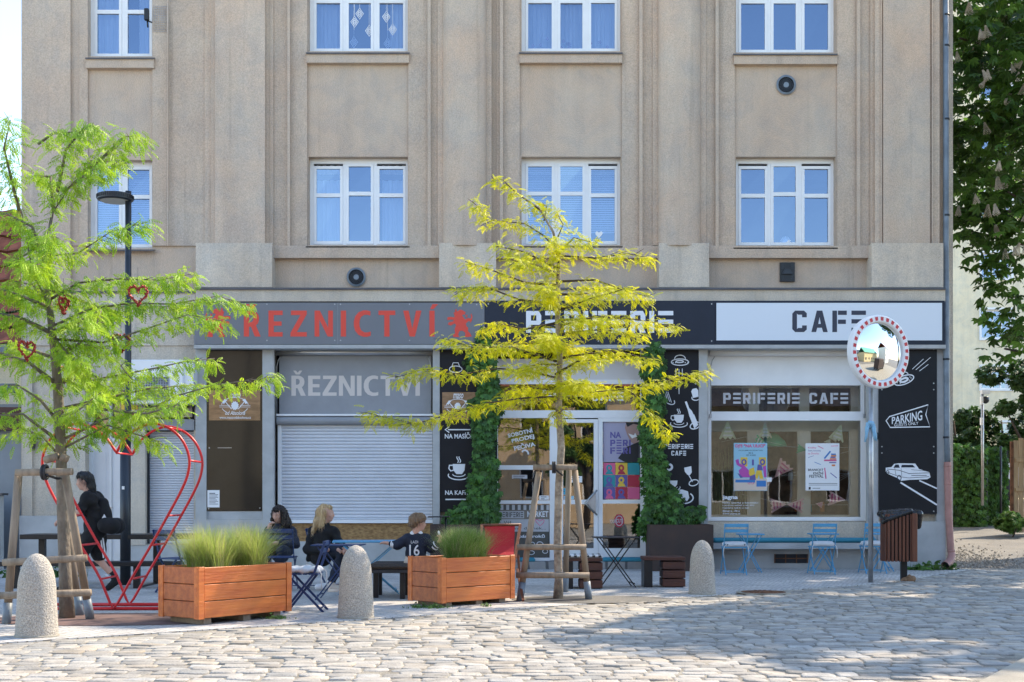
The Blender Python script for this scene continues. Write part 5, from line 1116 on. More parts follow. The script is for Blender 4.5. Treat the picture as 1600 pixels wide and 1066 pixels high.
# ---- ornamental grass
def blades(n, box, L, root, matn, name, spread=.6, wd=.0022, clump=None):
    """box: function giving base point; curved tapering blades of four segments"""
    V = np.zeros((n, 9, 3)); 
    B_ = np.array([tuple(box()) for _ in range(n)]); a = nrs.uniform(0, 6.28, n); l = nrs.uniform(.55, 1.1, n)*L; sp = np.abs(nrs.normal(0, spread, n))
    if clump is not None:
        dv = B_[:, :2]-clump(B_); a = np.arctan2(dv[:,1], dv[:,0])+nrs.normal(0, .7, n); sp = np.linalg.norm(dv, axis=1)*3.4+np.abs(nrs.normal(0, .34, n))
    dx, dy = np.cos(a), np.sin(a); px, py = -dy*wd, dx*wd
    for i in range(4):
        t = i/4; r = sp*l*(t**1.7); z = l*t*(1-.28*sp*t)
        wdt = 1-.75*t
        c = B_+np.stack([dx*r, dy*r, z], 1); s_ = np.stack([px*wdt, py*wdt, 0*px], 1); V[:, 2*i] = c-s_; V[:, 2*i+1] = c+s_
    r = sp*l; z = l*(1-.28*sp); V[:, 8] = B_+np.stack([dx*r, dy*r, z], 1)
    f = [(0,1,3,2),(2,3,5,4),(4,5,7,6),(6,7,8,8)]
    base = np.arange(n)*9; Q = [(b+0,b+1,b+3,b+2) for b in base]
    Fq = (np.array([(0,1,3,2),(2,3,5,4),(4,5,7,6)])[None]+base[:,None,None]).reshape(-1,4)
    T = (np.array([(6,7,8)])[None]+base[:,None,None]).reshape(-1,3)
    T4 = np.concatenate([T, T[:, 2:]], 1)
    Vv = V.reshape(-1, 3)
    # close tips with a very small quad
    Vt = Vv.copy(); ext = V[:, 8]+np.stack([px*.1, py*.1, 0*px], 1); Vt = np.concatenate([Vt, ext]); m_ = n*9
    Tq = np.stack([T[:,0], T[:,1], m_+np.arange(n), T[:,2]], 1)
    tn = nrs.uniform(.7, 1.35, n); c9 = np.repeat(tn, 9); call = np.concatenate([c9, tn]); col = np.stack([call, call, call, np.ones_like(call)], 1)
    return mesh_np(name, Vt, np.concatenate([Fq, Tq]), M[matn], root, col=col)
M['grass_pale'] = leafmat('feather_grass', (.50,.56,.15), (.30,.42,.09), .45, 3.)
M['grass_green'] = leafmat('green_grass_blade', (.14,.27,.05), (.08,.19,.035), .35, 3.)
M['weed'] = leafmat('weed_leaf', (.14,.26,.05), (.07,.16,.035), .35, 3.)
def weed(x, y, label, n, r, L, z=0, mt='weed'):
    t = thing('weed', label, 'weed', (x, y, z)); 
    P = np.array([(x+rnd.gauss(0, r), y+rnd.gauss(0, r*.5), z+abs(rnd.gauss(.0, L*.6))+.01) for _ in range(n)]); cards(P, t, mt, L, name='leaves', spread=.5)
    blades(int(n*1.5), lambda: (x+rnd.gauss(0, r), y+rnd.gauss(0, r*.5), z), L*1.6, t, mt, 'grass_blades', .5, .003)['kind'] = 'stuff'; return t
# ---------------------------------------------------------------- bollards
def bollard(px, py, hpx, label):
    g = G(px, py); t = thing('bollard', label, 'bollard', g, 'concrete bollards along the kerb'); h = hpx*g.y/FPX; r = h*.25
    prof = [(r*.98,0),(r,.02)]+[(r*(1-.10*(z/.5)**1.2) if z < .5 else r*.90*math.sqrt(max(0, 1-((z-.5)/.5)**2.3)), z*h) for z in [.1,.2,.3,.4,.5,.58,.66,.73,.79,.84,.88,.92,.95,.975,.99]]+[(.012,h)]
    m = MB(); m.lathe(g, prof, 40); o = m.build('stone_body', M['bollard'], t)
    m = MB(); m.lathe(g, [(r*1.0,-.01),(r*1.05,.002),(r*1.02,.018)], 24); m.build('foot_ring', M['slab'], t)
bollard(57.5, 994, 129, 'sunlit speckled bollard nearest the camera at the far left'); bollard(556, 965, 113, 'sunlit speckled bollard between the two wooden planters'); bollard(1097, 928, 84, 'shaded speckled bollard beside the dark wooden bench')
# ---------------------------------------------------------------- timber planters (local x along the long side)
def planter(c, long_v, wid_v, h, z0, label, glabel, gmat, seed):
    L = math.hypot(*long_v); Wd = .62; a = math.atan2(long_v[1], long_v[0]); t = thing('wooden_planter', label, 'planter', (c[0], c[1], 0), 'wooden planters'); t.rotation_euler = (0, 0, a)
    def mk(name, mt, fn, par=t):
        m = MB(); fn(m); o = bpy.data.objects.new(name, bpy.data.meshes.new(name)); me = o.data; me.from_pydata([tuple(v) for v in m.v], [], m.f); me.materials.append(M[mt]); COL.objects.link(o); o.parent = par; return o
    bh = h/3
    for k in range(3):
        z = z0+k*bh
        mk('front_board', 'oiled', lambda m: m.bev((.07,-.002+.0,z+.004),(L-.07,.03,z+bh-.004),.004)); mk('back_board', 'oiled', lambda m: m.bev((.07,Wd-.03,z+.003),(L-.07,Wd,z+bh-.003),.004))
        mk('end_board', 'oiled_shaded', lambda m: m.bev((.0,.07,z+.003),(.03,Wd-.07,z+bh-.003),.004)); mk('end_board', 'oiled_shaded', lambda m: m.bev((L-.03,.07,z+.003),(L,Wd-.07,z+bh-.003),.004))
    for x in (0, 1):
        for y in (0, 1):
            xx = -.006 if x == 0 else L+.006; yy = -.008 if y == 0 else Wd+.008; sx = 1 if x == 0 else -1; sy = 1 if y == 0 else -1
            mk('corner_board', 'oiled', lambda m: (m.bev((xx,yy,z0-.005),(xx+sx*.072,yy+sy*.026,z0+h+.004),.003), m.bev((xx,yy+sy*.0265,z0-.005),(xx+sx*.026,yy+sy*.078,z0+h+.004),.003)))
    for x in (.1, L/2, L-.2): mk('foot', 'grey_wood', lambda m: m.bev((x,.05,0),(x+.1,Wd-.05,z0-.001),.004))
    mk('soil', 'asphalt', lambda m: m.box((.035,.035,z0+.05),(L-.035,Wd-.035,z0+h-.05)))
    rot = Matrix.Rotation(a, 3, 'Z'); org = Vector((c[0], c[1], 0))
    def wp(x, y, z): return org+rot@Vector((x, y, z))
    gt = thing('ornamental_grass', glabel, 'grass', wp(L/2, Wd/2, z0+h-.05), 'grasses in the wooden planters')
    cl = [(rnd.uniform(.12, L-.12), rnd.uniform(.12, Wd-.12)) for _ in range(5)]+[(L*.3, Wd*.5), (L*.62, Wd*.5)] if seed == 1 else [(rnd.uniform(.3, L-.3), rnd.uniform(.12, Wd-.3)) for _ in range(5)]+[(.35,.2),(.6,.25)]
    cw = np.array([tuple(wp(x, y, 0))[:2] for x, y in cl])
    def base():
        x, y = rnd.choice(cl); return wp(min(L-.06, max(.06, x+rnd.gauss(0, .055))), min(Wd-.06, max(.06, y+rnd.gauss(0, .05))), z0+h-.06)
    def near(Bp):
        d = np.linalg.norm(Bp[:, None, :2]-cw[None], axis=2); return cw[d.argmin(1)]
    blades(5000, base, .49 if seed == 1 else .43, gt, gmat, 'blades', .5, .0022, near); blades(1500, base, .58 if seed == 1 else .46, gt, 'grass_seed', 'seed_heads', .9, .0011, near)
    return wp
M['grass_seed'] = leafmat('dry_seed_head', (.55,.50,.34), (.42,.36,.2), .4, 3.)
M['grass_deep'] = leafmat('deep_green_grass', (.24,.38,.08), (.12,.25,.05), .35, 3.)
p1 = W(317.7, 975, 12.62); 
planter((p1.x-.045, 12.62), (.74, .98), None, .51, .065, 'sunlit orange timber planter nearest the camera with tall pale grass', 'tall pale feathery grass in the sunlit left planter', 'grass_pale', 1)
planter((W(695.4,0,14.75).x-.04, 14.75), (.84, .77), None, .52, .05, 'timber planter beside the red deck chair with dark green grass', 'dark green feathery grass in the middle planter', 'grass_deep', 2)
x, y = W(620,0,14.4).x, 14.6; 
for px, py, n, r, L, lb in ((668,950,70,.13,.035,'low weeds at the foot of the middle planter'),(432,967,40,.07,.03,'small weed tuft by the left planter foot'),(835,0,0,0,0,''),(760,948,16,.03,.03,'thin weed against the middle planter front')):
    if n: g = G(px, py); weed(g.x, g.y, lb, n, r, L)
# corten planters at the wall under the creepers
for x0, x1, y0, y1, lb in ((672,770,820,892,'brown metal planter holding the left creeper'),(1015,1106,820,892,'brown metal planter holding the right creeper')):
    t = thing('metal_planter', lb, 'planter', (F((x0+x1)/2,0).x, Y0-.75, 0), 'brown metal planters by the door'); m = MB(); a = F(x0,y0,1.0); b = F(x1,y1,.36)
    m.box((a.x, a.y, 0.005), (a.x+.02, b.y, a.z)); m.box((b.x-.02, a.y, .005), (b.x, b.y, a.z)); m.box((a.x+.0205, a.y, .005), (b.x-.0205, a.y+.02, a.z)); m.box((a.x+.0205, b.y-.02, .005), (b.x-.0205, b.y, a.z)); m.build('sides', M['corten'], t)
    m = MB(); m.box((a.x+.021, a.y+.021, .02), (b.x-.021, b.y-.021, a.z-.06)); m.build('soil', M['asphalt'], t)
# ---------------------------------------------------------------- stakes round the young trees
def stakes(Yc, feet, top, tops, rails, label, root_px, th):
    """feet: [(px,py)] base pixels; tops: matching top pixels; depth from feet"""
    t = thing('tree_stakes', label, 'tree support', G(*root_px), 'timber frames round the young trees')
    P3 = []
    for (fx, fy), (tx, ty), YY in feet:
        a = G(fx, fy); b = W(tx, ty, YY); P3.append((a, b)); m = MB(); m.tube([a.lerp(b, .14), b], th, 12); st = m.build('stake', M['grey_wood'], t)
        q = MB(); q.tube([a, a.lerp(b, .1402)], th*1.12, 12); q.build('plastic_sleeve', M['pipe_grey'], st)
    for (ax, ay), (bx, by), YY in rails:
        m = MB(); a = W(ax, ay, YY); b = W(bx, by, YY); m.tube([a, b], th*.92, 12); r = m.build('rail', M['grey_wood'], t)
    return t
Yf = 15.3; Yr = 16.6
t = stakes(YT, [((812,939),(842,738),15.95),((920,937),(898,735),15.95),((883,925),(889,735),17.1)], None, None, [((833,730.5),(902,730.5),15.85),((808,855),(916,855),15.75),((806,899),(921,899),15.72)], 'grey timber frame of stakes round the yellow tree', (873,936), .04)
q = MB(); 
for k in range(2): q.tube([W(864+k*3,730.5,15.85)+Vector((0,.066*math.cos(a),.066*math.sin(a))) for a in np.linspace(0,5.9,12)], .012, 5, closed=True)
q.tube([W(866,733,15.8),W(877,741,15.9),W(880,744,16.1)], .012, 5); q.build('strap', M['black_ink'], t)
t = stakes(YL, [((10,975),(29,741),12.95),((141,968),(101,736),13.0),((125,962),(92,738),13.9)], None, None, [((25,738.5),(113,737),12.85),((5,879),(135,872),12.75),((-6,931),(142,926),12.7)], 'grey timber frame of stakes round the lime green tree', (103,966), .04)
q = MB()
for k in range(2): q.tube([W(68+k*4,738,12.85)+Vector((0,.07*math.cos(a),.07*math.sin(a))) for a in np.linspace(0,5.9,12)], .014, 5, closed=True)
q.tube([W(72,742,12.8),W(90,748,13.0),W(103,746,13.2)], .014, 5); q.build('strap', M['black_ink'], t)
q = MB(); q.tube([W(71,719,13.2),W(90,713,13.15)], .04, 8); q.tube([W(94,713,13.15),W(106,718,13.2)], .04, 8); q.build('upper_collar', M['grey_wood'], t)
# tree pits and manhole
def disc(name, label, cat, px, py, rx, ry, z, mt, kind=None):
    g = G(px, py); m = MB(); n = 32; vs = [(g.x+rx*math.cos(k*2*PI/n), g.y+ry*math.sin(k*2*PI/n), z) for k in range(n)]; m.add(vs, [tuple(range(n))]); o = m.build(name, mt); 
    if kind: o['kind'] = kind
    else: props(o, label, cat)
    return o
disc('ground_patch', None, None, 925, 937, 1.0, .62, .005, M['asphalt'], 'structure'); disc('ground_patch', None, None, 873, 937, .42, .3, .009, M['room'], 'structure'); disc('ground_patch', None, None, 175, 968, 1.3, .7, .005, mat('reddish_patch', (.16,.10,.09), .95, var=.3), 'structure')
t = thing('manhole_cover', 'round rusty manhole cover in the pavement by the shaded bollard', 'manhole cover', G(1193,926.5)); g = G(1193,926.5); m = MB(); m.lathe((g.x,g.y,0), [(.36,.0),(.36,.012),(.30,.012)], 32, False); m.build('frame', M['slab'], t)
m = MB(); m.lathe((g.x,g.y,0), [(.295,.0),(.295,.016)], 32, False); 
cv = m.build('cover', M['rust'], t); m = MB()
for i in range(-4, 5):
    for j in range(-4, 5):
        if i*i+j*j < 18: m.box((g.x+i*.06-.018, g.y+j*.06-.018, .016), (g.x+i*.06+.018, g.y+j*.06+.018, .021))
m.build('raised_studs', M['rust'], cv)
# ---------------------------------------------------------------- street lamp
g = G(196, 914); t = thing('street_lamp', 'dark slim street lamp with flat round head among the lime green leaves', 'street lamp', g); k = g.y/FPX
m = MB(); m.tube([g, W(196,700,g.y)], .076, 20); m.build('lower_pole', M['dark_metal'], t); m = MB(); m.tube([W(196,700,g.y), W(197,684,g.y), W(200,640,g.y), W(200.5,299,g.y)], [.076,.074,.048,.044], 16); m.build('upper_pole', M['dark_metal'], t)
h = W(180, 309, g.y); m = MB(); m.lathe((h.x-.0,h.y,h.z), [(.22,-.05),(.255,-.035),(.26,.03),(.24,.045),(.10,.055)], 40, False); hd = m.build('lamp_head', M['dark_metal'], t); m = MB(); m.lathe((h.x,h.y,h.z), [(.20,-.058),(.21,-.052)], 32, False); m.build('diffuser', mat('lamp_diffuser', (.35,.34,.30), .3), hd)
m = MB(); 
for a in range(48): c, s_ = math.cos(a*PI/24), math.sin(a*PI/24); m.bar((h.x+.261*c,h.y+.261*s_,h.z-.02),(h.x+.261*c,h.y+.261*s_,h.z+.03),.008,.008)
m.build('cooling_fins', M['black_metal'], hd); m = MB(); m.bar((h.x+.2,h.y,h.z+.0),(W(202,309,g.y).x,h.y,h.z),.05,.05); m.build('arm', M['dark_metal'], t)
m = MB(); m.prism([(193,760),(197,760),(197,765),(193,765)], 0, .003, lambda x, y, o: W(x, y, g.y)+Vector((0,-.078-o,0))); m.build('sticker', M['white'], t)
# ---------------------------------------------------------------- red heart sculpture
HF = [(182,708),(190,692),(203,678),(220,667),(240,662),(262,668),(280,682),(291,700),(296,720),(293,742),(284,765),(262,806),(236,852),(205,905),(177,955)]
HF += [(2*180.5-x+1, y) for x, y in HF[-2:0:-1]]
HF = [(x if i <= 14 else x, y) for i, (x, y) in enumerate(HF)]
Yh1, Yh2 = 14.37, 14.97
t = thing('heart_sculpture', 'large red tubular steel heart standing on the pavement', 'sculpture', W(180,954,14.6)*Vector((1,1,0)) if False else (W(180,0,14.6).x, 14.6, 0), None)
def smooth(p, n=4):
    o = []; N_ = len(p)
    for i in range(N_):
        a, b, c, d = [np.array(p[(i+j)%N_], float) for j in (-1, 0, 1, 2)]
        for k in range(n):
            t_ = k/n
            q_ = .5*(2*b+(c-a)*t_+(2*a-5*b+4*c-d)*t_*t_+(3*b-a-3*c+d)*t_**3) if i not in (0, N_-1, 13, 14) else b+(c-b)*t_
            o.append(tuple(q_))
    return o
HF = smooth(HF)
hp = [W(x, y, Yh1) for x, y in HF]; hp = [Vector((v.x, v.y, max(v.z, .02))) for v in hp]; hb_ = [v+Vector((.0, Yh2-Yh1, 0)) for v in hp]
for pts in (hp, hb_): m = MB(); m.tube(pts, .0155, 8, closed=True); m.build('heart_outline', M['red_metal'], t)
for i in (0, 20, 32, 44, 48, 52, 60, 64, 68, 80, 92): m = MB(); m.tube([hp[i], hb_[i]], .012, 6); m.build('rung', M['red_metal'], t)
m = MB(); z = .02
m.tube([(hp[56].x-.9,14.4,z),(hp[56].x+1.0,14.4,z)],.02,6); m.tube([(hp[56].x-.9,14.95,z),(hp[56].x+1.0,14.95,z)],.02,6); m.tube([(hp[56].x-.9,14.4,z),(hp[56].x-.9,14.95,z)],.02,6); m.tube([(hp[56].x+1.,14.4,z),(hp[56].x+1.,14.95,z)],.02,6); m.build('base_frame', M['red_metal'], t)
# small hearts of beads hung in the left tree
for px, py, r, rz, dY, lb in ((215.5,460,15,0.1,-.1,'small beaded red heart hanging highest, in front of the street lamp'),(99,476,13,1.35,-.2,'small beaded red heart seen edge-on near the trunk top'),(42,546,14,.8,-.6,'small beaded red heart hanging at the far left of the crown'),(189,535,14,.4,.3,'small beaded red heart half hidden by leaves left of the lamp'),(100,583,13,.7,.8,'small dark beaded heart low behind the trunk')):
    YY = YL+dY; c = W(px, py, YY); t = thing('hanging_heart', lb, 'ornament', c, 'beaded hearts hung in the tree'); k = r*YY/FPX; pts = []
    for i in range(30):
        a = 2*PI*i/30; u = 16*math.sin(a)**3/17; v = (13*math.cos(a)-5*math.cos(2*a)-2*math.cos(3*a)-math.cos(4*a))/15; pts.append(c+Vector((u*k*math.cos(rz), u*k*math.sin(rz), v*k)))
    m = MB(); m.tube(pts, .010, 5, closed=True)
    for i in range(30):
        for _ in range(3): p = pts[i]+Vector([rnd.gauss(0, .009) for _ in range(3)]); m.lathe(p, [(.002,-.011),(.011,0),(.002,.011)], 5)
    m.build('bead_ring', M['bead'] if 'bead' in M else M.setdefault('bead', mat('copper_red_beads', (.35,.04,.03), .25, .4, var=.5, vs=30)), t); m = MB(); m.tube([c+Vector((0,0,k*.6)), c+Vector((0,0,k*.6+.22))], .002, 4); m.build('string', M['black_ink'], t)
# ---------------------------------------------------------------- convex traffic mirror
g = G(1360.5, 910); t = thing('traffic_mirror', 'convex traffic mirror with red and white rim on a grey pole', 'mirror', g); Ym = g.y
m = MB(); m.tube([g, W(1360.5,560,Ym)], .037, 16); m.build('pole', M['galv'], t); c = W(1373, 550, Ym-.22); a = R(24); rr = .545
ux = Vector((math.cos(a), math.sin(a), 0)); nn = Vector((math.sin(a), -math.cos(a), 0)); uz = Vector((0,0,1))
def MP(r, ang, d): return c+ux*(r*math.cos(ang))+uz*(r*math.sin(ang))+nn*d
m = MB(); n = 64; pr = [(rr*.80,-.02),(rr*.80,.035),(rr*.83,.05),(rr*.96,.05),(rr,.03),(rr,-.05),(rr*.9,-.08)]; vs = [MP(r_, 2*PI*k/n, d) for r_, d in pr for k in range(n)]
m.add(vs, [(i*n+k,(i*n+(k+1)%n),(i+1)*n+(k+1)%n,(i+1)*n+k) for i in range(len(pr)-1) for k in range(n)]); m.add([MP(rr*.9, 2*PI*k/n, -.08) for k in range(n)], [tuple(range(n))[::-1]]); rim = m.build('rim', M['white'], t)
mrr = mat('red_reflectors', (.55,.03,.04), .3)
for k in range(30):
    m = MB()
    a0 = 2*PI*(k+.05)/30; a1 = a0+2*PI*.5/30; m.add([MP(rr*.845,a0,.0505),MP(rr*.845,a1,.0505),MP(rr*.945,a1,.0505),MP(rr*.945,a0,.0505),MP(rr*.845,a0,.053),MP(rr*.845,a1,.053),MP(rr*.945,a1,.053),MP(rr*.945,a0,.053)], [(4,5,6,7),(0,1,5,4),(1,2,6,5),(2,3,7,6),(3,0,4,7)])
    m.build('red_reflector', mrr, rim)
m = MB(); m.cs = True; rm = rr*.80; Rs = 1.25; rings = 14; vs = [MP(0, 0, math.sqrt(Rs*Rs)-math.sqrt(Rs*Rs-rm*rm)+.01)]
for i in range(1, rings+1): q_ = rm*i/rings; vs += [MP(q_, 2*PI*k/n, math.sqrt(Rs*Rs-q_*q_)-math.sqrt(Rs*Rs-rm*rm)+.01) for k in range(n)]
m.add(vs, [(0, 1+k, 1+(k+1)%n) for k in range(n)]+[(1+(i-1)*n+k, 1+i*n+k, 1+i*n+(k+1)%n, 1+(i-1)*n+(k+1)%n) for i in range(1, rings) for k in range(n)]); m.build('mirror_glass', mat('mirror_silver', (.86,.88,.88), .015, 1), t)
m = MB(); pc = W(1360.5,550,Ym); m.bar(pc+Vector((0,0,.15)), c-nn*.09+uz*.15, .04, .04); m.bar(pc-Vector((0,0,.15)), c-nn*.09-uz*.15, .04, .04); m.build('bracket', M['galv'], t)
t = thing('ribbon', 'pale blue ribbon knotted round the mirror pole', 'ribbon', W(1360.5,675,Ym)); m = MB()
for k in range(7):
    s_ = rnd.choice((-1,1)); x = 1360.5+s_*2; pts = [W(x,668+rnd.uniform(-3,3),Ym-.05)]; 
    for i in range(4): pts.append(W(x+s_*(2+i*1.4)+rnd.uniform(-1.5,1.5), 662+i*9+rnd.uniform(-3,3), Ym-.05-.01*i))
    m.tube(pts, [.03,.025,.03,.02,.008], 5)
m.tube([W(1356,661,Ym-.03),W(1365,663,Ym-.04)], .04, 8); m.build('knot', M['ribbon'], t)
t = thing('stone', 'small dark box fixed on the wall beside the mirror pole', 'box', F(1369,680,.3)); t.name = 'wall_box'; m = MB(); m.fb(1366,676,1372.5,686,.26,.34); m.build('casing', M['dark_metal'], t)
# ---------------------------------------------------------------- litter bin
g = G(1410, 908.5); t = thing('litter_bin', 'brown slatted litter bin with a black bag on a dark post', 'litter bin', g); Yb = g.y; k = Yb/FPX
m = MB(); p = W(1412,0,Yb); m.box((p.x-.045,Yb-.03,0),(p.x+.045,Yb+.03,W(0,800,Yb).z)); m.build('post', M['black_metal'], t)
x0, x1 = W(1376,0,Yb).x, W(1416,0,Yb).x; zt, zb = W(0,803,Yb).z, W(0,876,Yb).z; n = 7; cxx, dpt = (x0+x1)/2-.0, .30
m = MB(); m.box((x0+.03,Yb-.34,zb+.01),(x1-.02,Yb-.06,zt)); m.build('liner', M['black_metal'], t)
for i in range(n): xa = x0+(x1-x0)*i/n; m = MB(); m.bev((xa,Yb-.375,zb),(xa+.036,Yb-.35,zt+.0),.003); m.build('slat', M['brown_slat'], t)
for i in range(5): ya = Yb-.33+i*.06; m = MB(); m.bev((x1+.0,ya,zb),(x1+.022,ya+.04,zt),.003); m.build('slat', M['brown_slat'], t); m = MB(); m.bev((x0-.022,ya,zb),(x0,ya+.04,zt),.003); m.build('slat', M['brown_slat'], t)
m = MB(); m.bev((x1-.03,Yb-.40,zb),(x1+.045,Yb-.376,zt+.01),.004); m.build('corner_post', M['brown_slat'], t)
zc = zt+.02; blob('bin_bag', [('c',(x0-g.x-.02,-.25,zc-.05),(x1-g.x+.06,-.25,zc),.05,.05),('c',(x0-g.x-.02,-.05,zc-.02),(x1-g.x+.06,-.05,zc+.0),.05,.05),('c',(x0-g.x-.05,-.3,zc-.14),(x0-g.x+.05,-.32,zc-.06),.035,.05),('c',(x1-g.x+.1,-.3,zc-.02),(x1-g.x+.09,-.28,zc-.2),.06,.05),('c',(x0-g.x,-.36,zc-.1),(x1-g.x-.05,-.37,zc+.02),.035,.035),('c',(x0-g.x,-.15,zc-.03),(x1-g.x,-.15,zc+.0),.07,.07)], M['black_bag'], t, .012, .04)
t = thing('rag', 'crumpled brown rag on the ground by the bin post', 'litter', g+Vector((.07,-.02,0))); blob('cloth', [('c',(-.05,0,.03),(.08,0,.04),.035,.05),('c',(.02,-.03,.08),(.07,0,.02),.03,.03),('c',(-.09,-.02,.02),(0,0,.02),.02,.03)], mat('brown_rag', (.28,.17,.10), .9, var=.4, vs=20, bump=.8), t, .01, .03)
# ---------------------------------------------------------------- tables, chairs, benches
def part(name, mt, t, fn):
    m = MB(); fn(m); return m.build(name, M[mt] if isinstance(mt, str) else mt, t)
def make_chair(name, label, mt, cush, loc, rz, group, pattern=False):
    """folding bistro chair, local: seat centre above origin, front towards -y"""
    t = thing(name, label, 'chair', (0,0,0), group); w_ = .19
    for s in (-1, 1):
        part('leg', mt, t, lambda m: (m.bar((s*w_,-.22,0),(s*w_,.12,.46),.012,.026), m.bar((s*w_,.12,.46),(s*w_,.24,.84),.012,.026)))
        part('leg', mt, t, lambda m: m.bar((s*(w_-.02),.22,0),(s*(w_-.02),-.18,.45),.012,.026))
    part('stretcher', mt, t, lambda m: m.bar((-w_,-.19,.05),(w_,-.19,.05),.016,.012)); part('stretcher', mt, t, lambda m: m.bar((-w_+.02,.19,.05),(w_-.02,.19,.05),.016,.012))
    part('seat', mt, t, lambda m: [m.bev((-w_,-.19+k*.062,.445),(w_,-.145+k*.062,.463),.004) for k in range(6)])
    for z, y in ((.70,.20),(.79,.228)): part('back_slat', mt, t, lambda m: m.bev((-w_-.01,y-.012,z),(w_+.01,y+.004,z+.055),.004))
    if cush:
        V, Q = sdf_mesh([('c',(-.14,-.13,.50),(.14,-.13,.50),.035,.035),('c',(-.14,.13,.50),(.14,.13,.50),.035,.035),('c',(-.15,0,.50),(.15,0,.50),.042,.042),('e',(0,0,.50),(.19,.19,.035))], .012, .05)
        c = mesh_np('cushion', V, Q, M['cushion'], t, smooth=True)
        m = MB(); 
        for s in (-1, 1): m.tube([(s*.17,.17,.5),(s*.2,.2,.46),(s*.21,.2,.36),(s*.2,.21,.28)], .006, 5)
        m.build('tie', M['cushion'], c)
        if pattern:
            m = MB()
            for k in range(9): x = -.16+k*.04; m.add([(x,-.17,.512),(x+.022,-.17,.512),(x+.03,-.166,.49),(x+.012,-.168,.488)],[(0,1,2,3)]); m.add([(x,.0-.17+.34,.51),(x+.022,.172,.51),(x+.03,.176,.49),(x+.012,.176,.488)],[(0,1,2,3)])
            m.build('zigzag_pattern', M['black_ink'], c)
    t.location = loc; t.rotation_euler = (0,0,rz); return t
def make_table(name, label, mt, loc, rz, sx, sy, h, group=None, thick=.022):
    t = thing(name, label, 'table', (0,0,0), group)
    part('table_top', mt, t, lambda m: m.bev((-sx/2,-sy/2,h-thick),(sx/2,sy/2,h),.005))
    for s in (-1, 1):
        part('leg', mt, t, lambda m: m.bar((-sx*.42,s*(sy/2-.06),0),(sx*.40,s*(sy/2-.06),h-thick),.014,.028,(0,1,0))); part('leg', mt, t, lambda m: m.bar((sx*.42,s*(sy/2-.085),0),(-sx*.40,s*(sy/2-.085),h-thick),.014,.028,(0,1,0)))
    for s in (-1, 1): part('stretcher', mt, t, lambda m: m.bar((s*sx*.38,-(sy/2-.06),.06),(s*sx*.38,(sy/2-.06),.06),.014,.014))
    t.location = loc; t.rotation_euler = (0,0,rz); return t
def gp(px, Y): return Vector(((px-800)*Y/FPX, Y, 0))
CG = 'light blue folding chairs under the cafe window'
make_chair('folding_chair', 'light blue folding chair with black and white zigzag cushion, under the cafe window', 'blue_metal', True, gp(1147, 21.2), PI, CG, True)
make_chair('folding_chair', 'light blue folding chair with plain grey cushion, middle of the three under the cafe window', 'blue_metal', True, gp(1284, 21.4), PI, CG)
make_chair('folding_chair', 'light blue folding chair half hidden behind the mirror pole and bin', 'blue_metal', True, gp(1364, 21.6), PI, CG)
TG = 'light blue folding tables under the cafe window'
make_table('folding_table', 'small light blue folding table beside the zigzag cushion chair', 'blue_metal', gp(1172, 21.9), 0, .42, .42, .66, TG)
make_table('folding_table', 'small light blue folding table behind the plain cushion chair', 'blue_metal', gp(1286, 22.1), 0, .46, .42, .66, TG)
make_table('folding_table', 'small light blue folding table behind the litter bin', 'blue_metal', gp(1376, 22.2), 0, .46, .42, .66, TG)
make_table('folding_table', 'black metal folding table between the two dark wooden benches', 'black_metal', gp(962, 18.2), .1, .62, .5, .715, None, .018)
def wood_bench(label, x0, x1, Y, flip):
    t = thing('wooden_bench', label, 'bench', gp((x0+x1)/2, Y), 'dark wooden benches by the shop door'); a, b = gp(x0, Y).x, gp(x1, Y).x; h = .43; blk = (b-.32, b) if not flip else (a, a+.32); leg = (a, a+.13) if not flip else (b-.13, b)
    for k in range(4): part('seat_board', 'dark_wood', t, lambda m: m.bev((a,Y-.22+k*.115,h-.045),(b,Y-.112+k*.115,h),.004))
    for k in range(3): part('end_block', 'dark_wood', t, lambda m: m.bev((blk[0],Y-.21,.012+k*.122),(blk[1],Y+.22,.12+k*.122),.006))
    part('steel_leg', 'black_metal', t, lambda m: m.box((leg[0]+.01,Y-.2,0),(leg[1],Y+.2,h-.046))); part('side_plate', 'black_metal', t, lambda m: m.box((blk[0]+.03,Y-.19,0),(blk[1]-.03,Y+.2,.011))); return t
wood_bench('dark wooden bench right of the black folding table', 1003, 1068, 18.3, False); wood_bench('dark wooden bench behind the timber stakes of the yellow tree', 880, 940, 18.0, False)
t = thing('seat_cushion', 'black and white patterned cushion on the bench behind the stakes', 'cushion', gp(905, 18.0)+Vector((0,0,.43))); m = MB(); a = gp(883,18).x; m.bev((a,17.8,.431),(a+.52,18.2,.475),.02); cs_ = m.build('pad', M['cushion'], t); m = MB()
for k in range(6): m.box((a+.03+k*.085,17.797,.44),(a+.07+k*.085,17.799,.468)); m.prism([(0,0),(1,0),(1.4,1),(.4,1)],0,.002,lambda x,y,o,k=k: Vector((a+.03+k*.085+x*.03,17.84+y*.3,.4755+o)))
m.build('pattern', M['black_ink'], cs_)
t = thing('step_cushion', 'turquoise cushion lying on the step at the left of the shop door', 'cushion', F(815,876,.2)); m = MB(); a = F(796,872,.32); b = F(836,878,.02); m.bev(a, b, .03); m.build('pad', M['turq'], t)
t = thing('step_cushion', 'turquoise cushion lying on the step at the right of the shop door', 'cushion', F(972,876,.2)); m = MB(); a = F(942,871.5,.32); b = F(1004,877.8,.02); m.bev(a, b, .03); m.build('pad', M['turq'], t)
